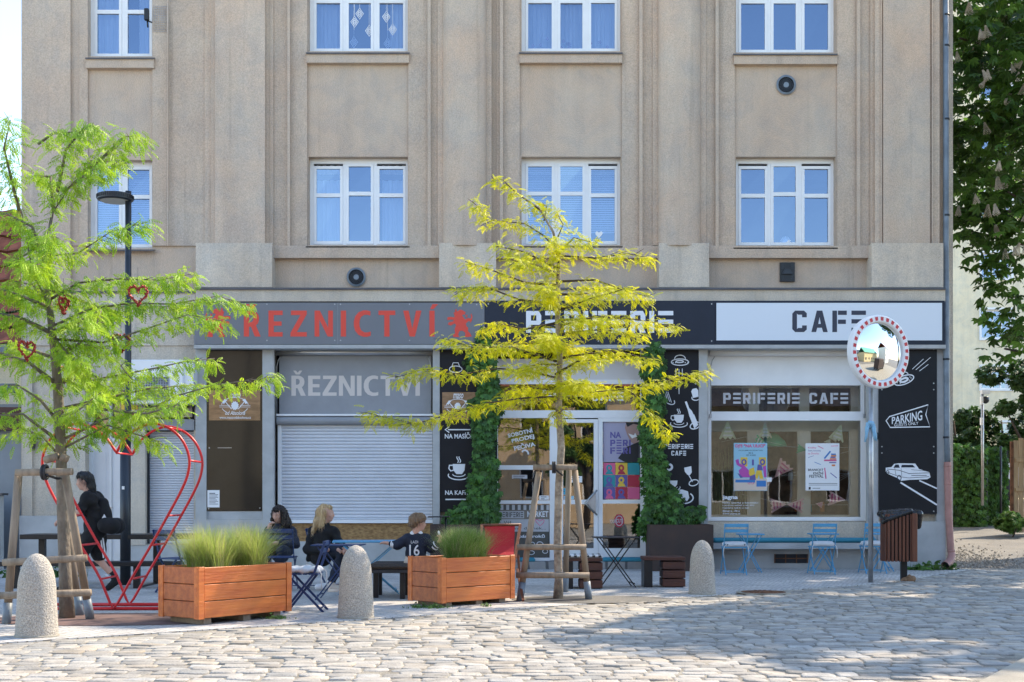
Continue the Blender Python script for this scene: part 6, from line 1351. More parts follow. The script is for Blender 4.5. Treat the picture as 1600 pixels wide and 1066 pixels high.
# black picnic table and bench at the left
t = thing('picnic_table', 'long black picnic table with bench in front of the left doorway', 'table', gp(160, 18.6)); Yp = 18.4; x0, x1 = gp(22,Yp).x, gp(292,Yp).x
for k in range(4): part('table_board', 'black_metal', t, lambda m: m.bev((x0,Yp+.2+k*.17,.665),(x1,Yp+.36+k*.17,.735),.006))
for k in range(2): part('seat_board', 'black_metal', t, lambda m: m.bev((x0,Yp-.55+k*.16,.31),(x1,Yp-.40+k*.16,.375),.006))
for px in (40, 224):
    xx = gp(px, Yp).x; part('steel_leg', 'black_metal', t, lambda m: (m.box((xx,Yp-.5,0),(xx+.09,Yp-.44,.309)), m.box((xx+.0,Yp-.439,0),(xx+.06,Yp+.54,.02)))); part('steel_leg', 'black_metal', t, lambda m: m.box((xx,Yp+.5,.0),(xx+.09,Yp+.58,.664)))
# blue table, dark table and navy chairs in the middle group
make_table('folding_table', 'light blue folding table between the blonde woman and the boy', 'blue_metal', gp(576, 17.0), .12, .95, .6, .70, None, .02)
make_table('folding_table', 'dark blue folding table in front of the blonde woman', 'navy_metal', gp(529, 16.0), -.05, .62, .45, .685, None, .014)
NG = 'dark blue folding chairs round the tables'
t = make_chair('folding_chair', 'dark blue folding chair with white cushion, empty beside the sunlit planter', 'navy_metal', True, gp(478, 14.3), -PI/2, NG); t.scale = (1,1,.93)
make_chair('folding_chair', 'dark blue folding chair carrying the blonde woman', 'navy_metal', True, gp(512, 17.9), 2.6, NG)
make_chair('folding_chair', 'dark blue folding chair with its back to us behind the pale grass', 'navy_metal', False, gp(440, 17.6), PI, NG)
make_chair('folding_chair', 'dark blue folding chair behind the left planter grass near the narrow shutter', 'navy_metal', False, gp(276, 17.2), 2.6, NG)
# woven bench for the boy
t = thing('woven_bench', 'dark brown woven bench on which the boy sits', 'bench', gp(640, 16.2)); a, b = gp(578,16.2).x, gp(700,16.2).x
part('seat', mat('woven_rattan', (.04,.028,.022), .6, var=.4, vs=40, bump=.9, bs=70), t, lambda m: m.bev((a,15.95,.37),(b,16.75,.44),.03)); part('seat_frame', 'dark_metal', t, lambda m: m.bev((a+.02,15.97,.325),(b-.02,16.73,.369),.004))
for xx, yy in ((a+.04,16.65),((a+b)/2-.1,16.0),(b-.08,16.65),(b-.08,16.0),((a+b)/2-.1,16.65),(a+.04,16.0+.2)): part('leg', 'black_metal', t, lambda m: m.bev((xx,yy,0),(xx+.065,yy+.065,.324),.004))
t = thing('side_stand', 'thin black metal stand behind the middle planter grass', 'stand', gp(683, 18.6)); part('top', 'black_metal', t, lambda m: m.bev((gp(669,18.6).x,18.5,.985),(gp(702,18.6).x,18.8,1.0),.003)); part('pole', 'black_metal', t, lambda m: m.tube([gp(698-1.5,18.6),gp(696.5,18.6)+Vector((0,0,.985))],.016,8)); part('foot', 'black_metal', t, lambda m: m.lathe(gp(696.5,18.6),[(.2,0),(.2,.015),(.02,.03)],20))
# red deck chair
t = thing('deck_chair', 'deck chair with red canvas and reddish wooden frame', 'chair', gp(785, 15.9)); YA, YB = 15.6, 16.5
TL, TR = W(753,821,YB), W(813,820,YB); BL, BR = W(757,890,YA), W(805,885,YA)
for s, (T, x2) in enumerate(((TL,754),(TR,814.5))):
    part('frame_leg', 'brown_slat', t, lambda m: m.bar(T, Vector((T.x-.12+s*.0, YA, .25)) if False else W(800 if s else 750, 900, YA), .035,.03)); 
    part('frame_leg', 'brown_slat', t, lambda m: m.bar(W(x2-5,868,16.2), gp(x2,16.9)+Vector((0,0,.02)), .03,.03)); part('frame_leg', 'brown_slat', t, lambda m: m.bar(W(x2-6,890,16.1), gp(x2+3,15.5)+Vector((0,0,.02)), .03,.03))
part('top_rail', 'brown_slat', t, lambda m: m.tube([TL+Vector((-.01,0,0)),TR+Vector((.01,0,0))],.018,8))
def sl(m):
    m.cs = True; n = 10; o = Vector((0,-.012,0))
    for i in range(n):
        for j in range(1):
            def q(u, v): p = TL.lerp(TR, .06+.80*u*(1-.0*v)).lerp(W(762,0,YA)*Vector((1,1,0))+Vector((0,0,.30))+Vector(((.30)*u,0,0)), v); p.y += .22*math.sin(PI*v); p.z -= .10*math.sin(PI*v); return p
            m.add([q(0,i/n),q(1,i/n),q(1,(i+1)/n),q(0,(i+1)/n)],[(0,1,2,3)])
part('canvas', 'red_cloth', t, sl)
# ---------------------------------------------------------------- people (metres from the point under the pelvis; x right, y away, z up)
def person(label, px, Y, cat='person'): return thing('person', label, 'person', gp(px, Y))
def hand(c, d, palm, s=1., curl=.8, side=(0,0,1)):
    """prims for a curled hand: palm at c pointing d, curling towards palm, fingers spread along side"""
    c = np.array(c, float); d = norm(np.array(d, float)); pn = norm(np.array(palm, float)); sd = norm(np.cross(d, pn)); out = [('c', tuple(c), tuple(c+d*.045*s), .026*s, .03*s)]
    for k, L in enumerate((.062,.070,.066,.052)):
        b = c+d*.07*s+sd*(k-1.5)*.019*s; m = b+(d*math.cos(curl)+pn*math.sin(curl))*L*.5*s; e = m+(d*math.cos(2*curl)+pn*math.sin(2*curl))*L*.5*s
        out += [('c', tuple(c+d*.035*s+sd*(k-1.5)*.016*s), tuple(b), .012*s, .0095*s), ('c', tuple(b), tuple(m), .0095*s, .0085*s), ('c', tuple(m), tuple(e), .0085*s, .0075*s)]
    b = c+d*.015*s-sd*.028*s; e = b+norm(d*.6-sd*.6+pn*.5)*.045*s; out += [('c', tuple(b), tuple(e), .012*s, .009*s)]
    return out
def Rz(v, a): c, s = math.cos(a), math.sin(a); v = np.asarray(v, float); return np.stack([v[...,0]*c-v[...,1]*s, v[...,0]*s+v[...,1]*c, v[...,2]], -1)
def head(t, c, yaw, pitch=0., s=1.):
    """skull with face looking along -y turned by yaw; returns the mapping for hair"""
    def mp(v):
        v = np.asarray(v, float)*s; cp, sp = math.cos(pitch), math.sin(pitch); v = np.stack([v[...,0], v[...,1]*cp-v[...,2]*sp, v[...,1]*sp+v[...,2]*cp], -1); return Rz(v, yaw)+np.array(c)
    pr = [('e',(0,.015,.032),(.074,.092,.085)),('e',(0,-.022,-.035),(.056,.064,.078)),('e',(0,-.055,.005),(.054,.034,.05)),('c',(0,-.062,-.085),(0,-.05,-.08),.022,.03),('c',(0,-.088,.015),(0,-.106,-.028),.010,.014),('e',(.032,-.066,-.022),(.02,.018,.02)),('e',(-.032,-.066,-.022),(.02,.018,.02)),('c',(-.03,-.078,.03),(.03,-.078,.03),.009,.009),
          ('c',(.078,.01,.012),(.074,.012,-.022),.015,.009),('c',(-.078,.01,.012),(-.074,.012,-.022),.015,.009),('c',(-.015,-.087,-.058),(.015,-.087,-.058),.009,.009),('c',(0,.02,-.06),(0,.035,-.14),.048,.05)]
    return pr, mp
def face(t, body, mp, brow='hair_brown'):
    q = MB()
    for s in (-1, 1):
        cc = mp((s*.030,-.084,.008)); r = .0085
        q.lathe(cc, [(.001,-r),(r*.7,-r*.7),(r,0),(r*.7,r*.7),(.001,r)], 8)
    q.build('eyes', M['black_ink'], body); q = MB()
    for s in (-1, 1): q.tube([mp((s*.016,-.094,.030)), mp((s*.032,-.094,.036)), mp((s*.048,-.084,.031))], .0035, 5)
    q.build('eyebrows', M[brow], body); q = MB(); q.tube([mp((-.02,-.092,-.057)), mp((0,-.098,-.055)), mp((.02,-.092,-.057))], [.003,.0055,.003], 6); q.build('lips', M['lips'], body)
def body_mesh(t, prims, mps, h=.0095, k=.022):
    """body prims in local coordinates plus head prims mapped by mps"""
    pr = list(prims)
    for hp_, mp in mps:
        for p in hp_:
            if p[0] == 'c': pr.append(('c', tuple(mp(p[1])), tuple(mp(p[2])), p[3], p[4]))
            else: pr.append(('e', tuple(mp(p[1])), p[2], -0.0) if False else ('E', p, mp))
    out = []
    for p in pr:
        if p[0] == 'E':
            _, e, mp = p; o = mp((0,0,0)); Rm = np.stack([mp(v)-o for v in np.eye(3)], 1); sc_ = np.linalg.norm(Rm[:,0]); out.append(('e', tuple(mp(e[1])), tuple(np.array(e[2])*sc_), Rm/sc_))
        else: out.append(p)
    V, Q = sdf_mesh(out, h, k); V = V+np.array(root_loc(t))[None]; return mesh_np('body', V, Q, M['skin'], t, smooth=True)
def hair(t, mp, prims, mt, h=.009, k=.03, rough=.004, length=1.):
    pr = []
    for p in prims:
        if p[0] == 'c': pr.append(('c', tuple(mp(p[1])), tuple(mp(p[2])), p[3], p[4]))
    V, Q = sdf_mesh(pr, h, k)
    V = V+nrs.normal(0, rough*.5, V.shape)+np.stack([np.sin(V[:,2]*55+V[:,0]*160)*rough, np.sin(V[:,0]*190)*rough, 0*V[:,0]], 1); V = V+np.array(root_loc(t))[None]; ho = mesh_np('hair', V, Q, M[mt], t, smooth=True)
    c = V.mean(0); low = V[nrs.rand(len(V)) < min(1, 900/len(V))]; n = len(low); out = norm((low-c)*np.array([1,1,.2])); a = nrs.uniform(0, 6.28, n)
    P3 = low+out*.002; D = norm(np.stack([out[:,0]*.35+nrs.normal(0,.12,n), out[:,1]*.35+nrs.normal(0,.12,n), -np.ones(n)], 1)); Yd = norm(np.cross(D, out)); Z = np.cross(D, Yd)
    tv = [(0,-.018,0),(0,.018,0),(.5,.016,.05),(.5,-.016,.05),(1,.004,.0),(1,-.004,.0)]; tf = [(0,1,2,3),(3,2,4,5)]
    sv_, sq = scatter(tv, tf, P3, D, Yd, Z, nrs.uniform(.03, .085, n)*length); st = mesh_np('hair_strands', sv_, sq, M[mt], ho); st['kind'] = 'stuff'; return ho
C_ = lambda a, b, r1, r2=None: ('c', a, b, r1, r1 if r2 is None else r2)
def cloth(t, name, mt, prims, h=.011, k=.035, wr=.006):
    V, Q = sdf_mesh(prims, h, k); V = V+np.stack([np.sin(V[:,2]*42+V[:,1]*25)*wr, np.sin(V[:,2]*35+V[:,0]*30)*wr, 0*V[:,2]], 1); V = V+np.array(root_loc(t))[None]; return mesh_np(name, V, Q, M[mt], t, smooth=True)
# -- walker in black, profile to the left
t = person('person in black T-shirt and striped black shorts walking left with backpack and sports bag', 147, 17.2)
hp, mp = head(t, (-.125,.0,1.485), -R(90)+.1, .1)
LS, RS_ = (-.04,-.17,1.29), (-.01,.17,1.29)
b = body_mesh(t, [C_((0,0,.84),(-.01,0,1.1),.10,.095),C_((-.01,-.10,1.23),(-.01,.10,1.23),.07),C_((-.03,0,1.28),(-.10,0,1.40),.055,.05),
  C_(LS,(-.14,-.22,1.06),.046,.038),C_((-.14,-.22,1.06),(-.34,-.22,.97),.036,.026),C_(RS_,(.06,.22,1.03),.046,.038),C_((.06,.22,1.03),(-.10,.24,.88),.036,.026),
  C_((0,-.08,.82),(-.16,-.09,.48),.088,.056),C_((-.16,-.09,.48),(-.30,-.10,.10),.052,.032),C_((-.30,-.10,.07),(-.43,-.10,.035),.036,.03),
  C_((.02,.08,.82),(.03,.09,.44),.088,.056),C_((.03,.09,.44),(.26,.10,.17),.052,.033),C_((.26,.10,.13),(.17,.10,.04),.036,.03)]+hand((-.35,-.22,.965),(-1,0,-.2),(0,.3,-1))+hand((-.11,.24,.87),(-.8,0,-.5),(0,-1,0)), [(hp, mp)])
face(t, b, mp, 'hair_black')
hair(t, mp, [C_((0,.03,.06),(0,-.03,.085),.078,.06),C_((0,.06,.03),(0,.075,-.08),.065,.06),C_((0,.08,-.08),(0,.10,-.17),.055,.035),C_((.05,.0,.06),(.06,.02,.02),.04,.03),C_((-.05,0,.06),(-.06,.02,.02),.04,.03),C_((0,-.06,.085),(0,-.085,.06),.035,.02)], 'hair_black')
cloth(t, 't_shirt', 'black_cloth', [C_((.01,-.03,.84),(0,-.03,1.1),.128,.125),C_((.01,.03,.84),(0,.03,1.1),.128,.125),C_((-.0,-.12,1.235),(-.0,.12,1.235),.092),C_((-.02,0,1.25),(-.05,0,1.33),.085,.07),C_(LS,(-.10,-.205,1.13),.072,.068),C_(RS_,(.04,.21,1.12),.072,.068),C_((.02,-.03,.80),(.02,.03,.90),.14)])
sh = cloth(t, 'shorts', 'black_cloth', [C_((0,0,.78),(0,0,.84),.135),C_((0,-.08,.78),(-.12,-.09,.56),.112,.092),C_((.03,.08,.78),(.03,.09,.50),.112,.10)])
m = MB(); rl = root_loc(t)
for k in range(2): m.add([rl+Vector((.10+k*.03,-.065-.0*k,.73)),rl+Vector((.118+k*.03,-.06,.73)),rl+Vector((.148+k*.03,-.035,.46)),rl+Vector((.13+k*.03,-.04,.46))],[(0,1,2,3)])
m.build('side_stripes', M['white_cloth'], sh)
def shoe(t, a, b, mt, sole='black_ink', h=.03): 
    o = cloth(t, 'shoe', mt, [C_(a, b, .05, .042), C_(tuple(np.array(a)+(0,0,.05)), a, .042, .046)], .009, .02, 0); return o
shoe(t, (-.31,-.10,.05), (-.43,-.10,.042), 'black_cloth'); shoe(t, (.25,.10,.13), (.16,.10,.05), 'black_cloth'); cloth(t, 'sock', 'black_cloth', [C_((.20,.10,.24),(.26,.10,.15),.044,.04)], .009, .02, 0)
m = MB(); 
for k in range(3): m.tube([rl+Vector((.20+k*.018-.045+.06*math.cos(a), .095+.045*math.sin(a), .235-k*.012)) for a in np.linspace(-2.4,-.6,6)], .004, 4)
m.build('sock_stripes', M['white_cloth'], t)
bp = thing('backpack', 'black backpack worn by the walking person', 'backpack', gp(160, 17.2)+Vector((0,0,1.05))); blob('sack', [C_((.03,0,-.12),(.0,0,.14),.105,.085),C_((.06,0,-.14),(.05,0,.02),.08,.065)], M['black_cloth'], bp, .012, .04)
m = MB(); q0 = root_loc(bp)
for s in (-.11,.11): m.tube([q0+Vector((-.04,s,.2)),q0+Vector((-.13,s*1.1,.25)),q0+Vector((-.24,s*1.2,.16)),q0+Vector((-.24,s*1.2,.02)),q0+Vector((-.12,s*1.2,-.12))], .016, 6)
m.build('straps', M['dark_metal'], bp); m = MB(); m.text('A', 0,0,1,1,0,P=lambda x,y,o: q0+Vector((.06+.07*x,-.132,.02-.06*y))); m = MB(); m.prism([(0,1),(.5,0),(1,1)],0,.003,lambda x,y,o: q0+Vector((.03+.08*x,-.14-o,.0-.07*y))); m.build('white_mark', M['white_cloth'], bp)
bg2 = thing('sports_bag', 'round black sports bag slung behind the walking person', 'bag', gp(173, 17.15)+Vector((0,0,.90))); blob('sack', [C_((-.04,-.10,0),(.05,-.10,-.01),.105,.11),C_((-.04,.10,0),(.05,.10,-.01),.10,.11)], M['black_cloth'], bg2, .012, .04)
# -- woman with dark curly hair, seated, hand at her mouth
t = person('woman with dark curly hair in a navy coat holding a cigarette to her mouth', 438, 18.6)
hp, mp = head(t, (-.02,-.06,1.025), -.35, .28); B0 = [C_((0,0,.48),(0,.0,.62),.11,.10),C_((-.09,0,.76),(.09,0,.76),.065),C_((0,0,.80),(-.01,-.03,.93),.055,.05),
  C_((-.17,0,.80),(-.23,-.10,.60),.05,.04),C_((-.23,-.10,.60),(-.14,-.17,.81),.038,.027),C_((.17,0,.80),(.22,-.10,.60),.05,.04),C_((.22,-.10,.60),(.0,-.28,.62),.038,.027),
  C_((-.09,0,.50),(-.13,-.42,.50),.085,.06),C_((-.13,-.42,.50),(-.13,-.42,.10),.055,.035),C_((.09,0,.50),(.10,-.42,.52),.085,.06),C_((.10,-.42,.50),(.02,-.40,.10),.055,.035),C_((-.13,-.42,.06),(-.14,-.54,.035),.035,.03),C_((.02,-.40,.06),(0,-.52,.035),.035,.03)]
b = body_mesh(t, B0+hand((-.135,-.17,.825),(.35,-.15,1),(1,-.2,.1),1,.9)+hand((0,-.28,.62),(-1,-.1,0),(0,0,-1)), [(hp, mp)]); face(t, b, mp)
hair(t, mp, [C_((0,.03,.06),(0,-.03,.08),.082,.055),C_((.08,.02,.03),(.115,.0,-.14),.055,.065),C_((-.075,.02,.03),(-.10,.01,-.14),.04,.05),C_((0,.08,.02),(0,.10,-.18),.08,.09),C_((.10,.04,-.12),(.12,.03,-.20),.06,.045),C_((-.09,.04,-.12),(-.10,.04,-.19),.05,.035)], 'hair_brown', rough=.007)
cloth(t, 'coat', 'navy_cloth', [C_((0,.01,.47),(0,.01,.66),.15,.145),C_((-.12,0,.77),(.12,0,.77),.092,.092),C_((0,-.01,.8),(0,-.02,.87),.09,.07),C_((-.17,0,.79),(-.24,-.10,.60),.066,.06),C_((-.25,-.10,.60),(-.145,-.165,.77),.062,.05),C_((.17,0,.79),(.24,-.10,.60),.066,.06),C_((.24,-.10,.60),(.06,-.26,.61),.062,.05)])
cloth(t, 'trousers', 'denim', [C_((-.09,0,.50),(-.13,-.42,.50),.10,.075),C_((-.13,-.42,.50),(-.13,-.42,.13),.072,.06),C_((.09,0,.50),(.10,-.42,.52),.10,.075),C_((.10,-.42,.50),(.02,-.40,.13),.072,.06)]); shoe(t,(-.13,-.42,.06),(-.14,-.56,.045),'black_cloth'); shoe(t,(.02,-.40,.06),(0,-.54,.045),'black_cloth')
ci = thing('cigarette', 'white cigarette between the fingers of the curly-haired woman', 'cigarette', root_loc(t)+Vector((-.075,-.21,.915))); m = MB(); c0 = root_loc(ci); m.tube([c0, c0+Vector((-.03,-.07,.015))], .005, 6); m.build('paper_stick', M['white'], ci)
# -- blonde woman, seen from behind her left shoulder, looking right
t = person('blonde woman in a black coat sitting with crossed legs and looking right', 505, 17.6)
hp, mp = head(t, (.045,.0,1.05), R(80), .0)
b = body_mesh(t, [C_((0,0,.50),(.0,.0,.64),.11,.10),C_((-.07,.05,.79),(.08,-.03,.79),.06),C_((0,0,.84),(.03,0,.95),.052,.048),
  C_((-.15,.05,.82),(-.20,-.05,.55),.05,.04),C_((-.20,-.05,.55),(.10,-.24,.56),.036,.027),C_((.15,-.02,.82),(.24,-.06,.62),.05,.04),C_((.24,-.06,.62),(.30,-.2,.56),.036,.027),
  C_((-.06,0,.52),(.30,-.18,.55),.085,.062),C_((.30,-.18,.54),(.16,-.30,.14),.055,.035),C_((.06,.06,.52),(.32,-.02,.50),.085,.06),C_((.32,-.02,.50),(.12,-.06,.10),.055,.035),C_((.16,-.30,.08),(.30,-.32,.04),.035,.03),C_((.12,-.06,.06),(-.02,-.10,.05),.035,.03)]+hand((.24,-.22,.56),(1,-.1,-.25),(0,.1,-1),1.05,.5)+hand((.31,-.20,.57),(.3,-.4,-.3),(-1,0,-.2),1.05,.6), [(hp, mp)]); face(t, b, mp, 'hair_kid')
hair(t, mp, [C_((0,.03,.06),(0,-.035,.075),.082,.05),C_((0,.08,.02),(0,.10,-.10),.075,.07),C_((.07,.0,.02),(.075,.02,-.16),.036,.035),C_((-.075,.01,.02),(-.085,.05,-.17),.036,.04),C_((-.03,.10,-.10),(-.06,.16,-.26),.06,.035),C_((.0,.11,-.12),(.0,.14,-.22),.07,.04),C_((-.09,.10,-.10),(-.13,.16,-.24),.04,.02),C_((.08,.03,-.12),(.09,.0,-.21),.035,.018)], 'hair_blonde')
cloth(t, 'coat', 'black_cloth', [C_((-.02,.01,.47),(0,.01,.74),.15,.135),C_((0,0,.72),(0,.01,.80),.12,.11),C_((-.11,.06,.80),(.11,-.03,.80),.085,.085),C_((0,0,.84),(.02,0,.89),.085,.065),C_((-.15,.05,.81),(-.20,-.05,.57),.066,.058),C_((-.19,0,.55),(-.20,.0,.42),.04,.035),C_((.16,-.03,.81),(.24,-.06,.62),.064,.056),C_((.25,-.06,.62),(.30,-.16,.585),.06,.048),C_((-.22,-.05,.55),(.04,-.20,.56),.055,.048),C_((-.10,.06,.42),(.02,.06,.45),.08,.08)])
cloth(t, 'trousers', 'denim', [C_((-.04,0,.52),(.30,-.18,.545),.10,.078),C_((.30,-.18,.54),(.17,-.29,.17),.072,.058),C_((.06,.06,.50),(.32,-.02,.50),.10,.075),C_((.32,-.02,.50),(.13,-.06,.14),.072,.058)]); shoe(t,(.16,-.30,.055),(.33,-.33,.045),'beige'); shoe(t,(.10,-.06,.06),(-.06,-.10,.05),'white_cloth')
m = MB(); c0 = root_loc(t); m.tube([c0+Vector((.12,-.33,.012)), c0+Vector((.35,-.36,.012))], .03, 8); m.build('shoe_sole', M['sand_paper'] if 'sand_paper' in M else M['beige'], t)
# -- boy in a number 16 jersey, back to us, looking right
t = person('small boy with bowl-cut hair in a navy number 16 jersey', 650, 16.3); s_ = .74
hp, mp = head(t, (.03,.0,.945), R(105), .0, .86)
hp = [p for p in hp]
b = body_mesh(t, [C_((0,0,.50),(.0,.0,.62),.09,.085),C_((-.05,0,.73),(.06,0,.73),.055),C_((0,0,.78),(.02,0,.86),.042,.04),
  C_((-.11,0,.75),(-.25,-.02,.66),.036,.03),C_((-.25,-.02,.66),(-.36,.02,.69),.028,.021),C_((.12,0,.75),(.20,.0,.62),.036,.03),C_((.20,0,.62),(.305,-.06,.72),.028,.021),
  C_((-.05,0,.50),(-.08,.28,.47),.07,.05),C_((-.08,.28,.47),(-.08,.32,.16),.045,.03),C_((.05,0,.50),(.10,.28,.47),.07,.05),C_((.10,.28,.47),(.10,.32,.16),.045,.03)]+hand((.31,-.065,.73),(.1,0,1),(-1,0,0),.72,1.0)+hand((-.37,.02,.69),(-1,.1,.1),(0,0,-1),.72,.3), [(hp, mp)], .008, .018); face(t, b, mp, 'hair_kid')
hair(t, mp, [C_((0,.02,.065),(0,-.03,.075),.082,.07),C_((0,.06,.045),(0,.07,.0),.078,.070),C_((.06,-.01,.055),(.072,.035,.03),.045,.038),C_((-.06,-.01,.055),(-.072,.035,.03),.045,.038),C_((-.05,-.075,.065),(.05,-.075,.065),.026,.026)], 'hair_kid', k=.025, length=.6)
je = cloth(t, 'jersey', 'navy_cloth', [C_((0,.01,.49),(0,.01,.64),.135,.13),C_((-.07,0,.725),(.08,0,.725),.09,.09),C_((0,0,.75),(0,0,.79),.06,.055),C_((-.12,0,.745),(-.235,-.02,.665),.064,.06),C_((-.235,-.02,.665),(-.31,.0,.675),.05,.042),C_((.13,0,.745),(.20,.0,.625),.064,.058),C_((.20,0,.62),(.27,-.035,.68),.052,.045)])
m = MB(); c0 = root_loc(t); yb = -.129
JP = lambda x, y, o: c0+Vector((x, yb-.012-o+.9*max(0, abs(x+.0)-.03)**2*4, y))
m.text('16', -.075, .675, .055, .535, 0, .01, P=JP); m.text('LADIČ'.replace('Č','C')[:4], -.055, .725, .035, .69, 0, .0, P=lambda x,y,o: JP(x,y,o)+Vector((0,.018,0)))
m.build('back_number', M['white_cloth'], je)
for a, b_, r in (((-.272,-.01,.668),(-.292,-.005,.671),.0505),((-.302,-.002,.673),(-.316,.0,.674),.0475),((.226,-.014,.642),(.24,-.022,.654),.058),((.252,-.03,.667),(.262,-.034,.675),.052)): q = MB(); q.tube([c0+Vector(a), c0+Vector(b_)], r, 14); q.build('sleeve_stripe', M['white_cloth'], je)
q = MB(); q.tube([c0+Vector((0,.01,.372)), c0+Vector((0,.01,.385))], .1, 12); q = MB()
vs = []; 
for z, rr in ((.395,.143),(.425,.147)):
    for k in range(28): vs.append(c0+Vector((rr*math.cos(k*PI/14), .01+rr*math.sin(k*PI/14), z+.02)))
q.add(vs, [(k,(k+1)%28,28+(k+1)%28,28+k) for k in range(28)]); q.build('hem_stripe', M['lightblue'], je)
cloth(t, 'collar', 'white_cloth', [C_((-.03,0,.80),(.04,0,.80),.052,.052)], .009, .02, 0)
cloth(t, 'shorts', 'beige', [C_((-.05,0,.46),(.06,0,.46),.10,.10),C_((-.05,0,.47),(-.08,.26,.47),.085,.07),C_((.05,0,.47),(.10,.26,.47),.085,.07)])
shoe(t,(-.08,.32,.12),(-.09,.42,.10),'white_cloth'); shoe(t,(.10,.32,.12),(.11,.42,.10),'white_cloth')
lo = thing('ice_lolly', 'small white ice lolly held up by the boy', 'ice lolly', c0+Vector((.30,-.075,.80))); m = MB(); p0 = root_loc(lo); m.tube([p0+Vector((.005,0,-.05)), p0], .004, 6); m.build('stick', M['oiled'], lo); m = MB(); m.tube([p0, p0+Vector((-.006,0,.03)), p0+Vector((-.01,0,.05))], [.014,.016,.006], 10); m.build('ice', M['white'], lo)

# -- inside the cafe window
t = thing('indoor_plant', 'tall dried grasses standing inside the left of the cafe window', 'plant', F(1140,806,-.9)); p0 = root_loc(t)
M['dry'] = leafmat('dry_stalks', (.55,.50,.28), (.25,.32,.12), .3, 4.)
blades(420, lambda: (p0.x+rnd.gauss(0,.22), p0.y+rnd.gauss(0,.06), p0.z), 1.25, t, 'dry', 'stalks', .22, .006)['kind'] = 'stuff'
t = thing('pendant_lamp', 'green pendant lamp hanging inside the cafe window', 'lamp', F(1222,690,-.8)); p0 = root_loc(t); part('lamp_shade', 'green_paper', t, lambda m: m.lathe(p0, [(.26,-.06),(.22,.04),(.10,.16),(.03,.2)], 24)); part('cord', 'black_ink', t, lambda m: m.tube([p0+Vector((0,0,.2)), p0+Vector((0,0,1.5))], .006, 5))
t = thing('display_shelf', 'wooden shelf with jars inside the cafe window', 'shelf', F(1290,806,-1.0)); p0 = root_loc(t); part('board', 'dark_wood', t, lambda m: (m.box((p0.x-.5,p0.y-.1,p0.z+.02),(p0.x+.4,p0.y+.1,p0.z+.06)), m.box((p0.x-.5,p0.y-.1,p0.z+.62),(p0.x+.4,p0.y+.1,p0.z+.65))))
for k in range(7): part('jar', ('frame_old','orange_ink','cream_wall','teal_ink')[k%4], t, lambda m: m.lathe((p0.x-.42+k*.12,p0.y,p0.z+(.06 if k%2 else .65)), [(.04,0),(.045,.02),(.045,.12+.02*(k%3)),(.03,.15+.02*(k%3))], 12))
# ---------------------------------------------------------------- what lies behind and beside
t = thing('apartment_block', 'cream apartment block with white windows far behind the alley', 'building', (22, 66, 1.3)); Yk = 66.0
def K(px, py, o=0): v = W(px, py, Yk); v.y -= o; return v
def kb(m, x0, y0, x1, y1, o0, o1): m.box(K(x0,y0,o0), K(x1,y1,o1))
hw = [(1533,484,1582,529),(1533,573,1580,608),(1533,395,1580,435),(1533,660,1580,700),(1640,484,1690,529),(1640,573,1690,608),(1533,300,1580,345),(1533,205,1580,250),(1640,300,1690,345),(1533,110,1580,155)]
def kw(x0,y0,x1,y1,holes,m):
    xs = sorted({x0,x1,*[h[0] for h in holes],*[h[2] for h in holes]}); ys = sorted({y0,y1,*[h[1] for h in holes],*[h[3] for h in holes]})
    for a, b in zip(xs, xs[1:]):
        for c, d in zip(ys, ys[1:]):
            if any(h[0] < (a+b)/2 < h[2] and h[1] < (c+d)/2 < h[3] for h in holes): continue
            m.box(K(a,c,0), K(b,d,-.3))
m = MB(); kw(1380, -100, 1800, 778, hw, m); m.build('wall', M['cream_wall'], t); m = MB(); m.box(K(1380,-100,-10), K(1800,778,-10.3)); m.box(K(1380,-108,.3), K(1800,-100,-10)); m.build('roof', M['terracotta'], t)
for h in hw:
    m = MB(); a, c, b, d = h
    kb(m,a-3,c-3,b+3,c,-.0,.06); kb(m,a-3,d,b+3,d+3,.0,.06); kb(m,a-3,c,a,d,0,.06); kb(m,b,c,b+3,d,0,.06); kb(m,a,c,b,c+2,-.2,-.1); kb(m,a,d-2,b,d,-.2,-.1)
    for x in (a, (a+b)/2-6, (a+b)/2+7, b-2): kb(m,x,c+2,x+2,d-2,-.2,-.1)
    w_ = m.build('window', M['frame'], t); m = MB(); m.add([K(a,d,-.16),K(b,d,-.16),K(b,c,-.16),K(a,c,-.16)],[(0,1,2,3)]); m.build('pane', M['glass'], w_); m = MB(); kb(m,a,c,b,d,-.9,-.8); m.build('curtain', M['sign_grey'], w_)
# ivy-covered fence, mesh gate and pale board fence in the alley
def fz(y): return gz(0, y)-.06
t = thing('ivy_fence', 'ivy-covered fence at the end of the alley', 'fence', (11.5, 34, fz(34))); Yi = 34.0; x0, x1 = W(1490,0,Yi).x, W(1566,0,Yi).x; xm = W(1537,0,Yi).x; zt = W(0,697,Yi).z
m = MB(); zz = fz(34)-.1
for k in range(7): x = x0-1+k*(x1-x0+1)/6; m.tube([(x,Yi+.1,zz),(x,Yi+.1,zt)],.03,6)
m.build('posts', M['dark_metal'], t); n = 5200; P = np.zeros((n,3)); P[:,0] = nrs.uniform(x0-1.2, x1+.25, n); P[:,1] = Yi-.0+nrs.uniform(-.22,.05,n)+np.where(P[:,0] > xm, .5, 0); P[:,2] = nrs.uniform(fz(34), zt, n)+nrs.normal(0,.05,n)
cards(P, t, 'leaf_ivy', .13, up_b=(0,-1.1,.5), out=np.tile([0,-.3,-.7],(n,1)), name='ivy_leaves', lo=.5, hi=1.7); m = MB(); m.box((x0-1.2,Yi+.04,zz),(xm,Yi+.06,zt-.1)); m.box((xm+.01,Yi+.6,zz),(x1+.4,Yi+.62,zt-.1)); m.build('panel', M['black_metal'], t)
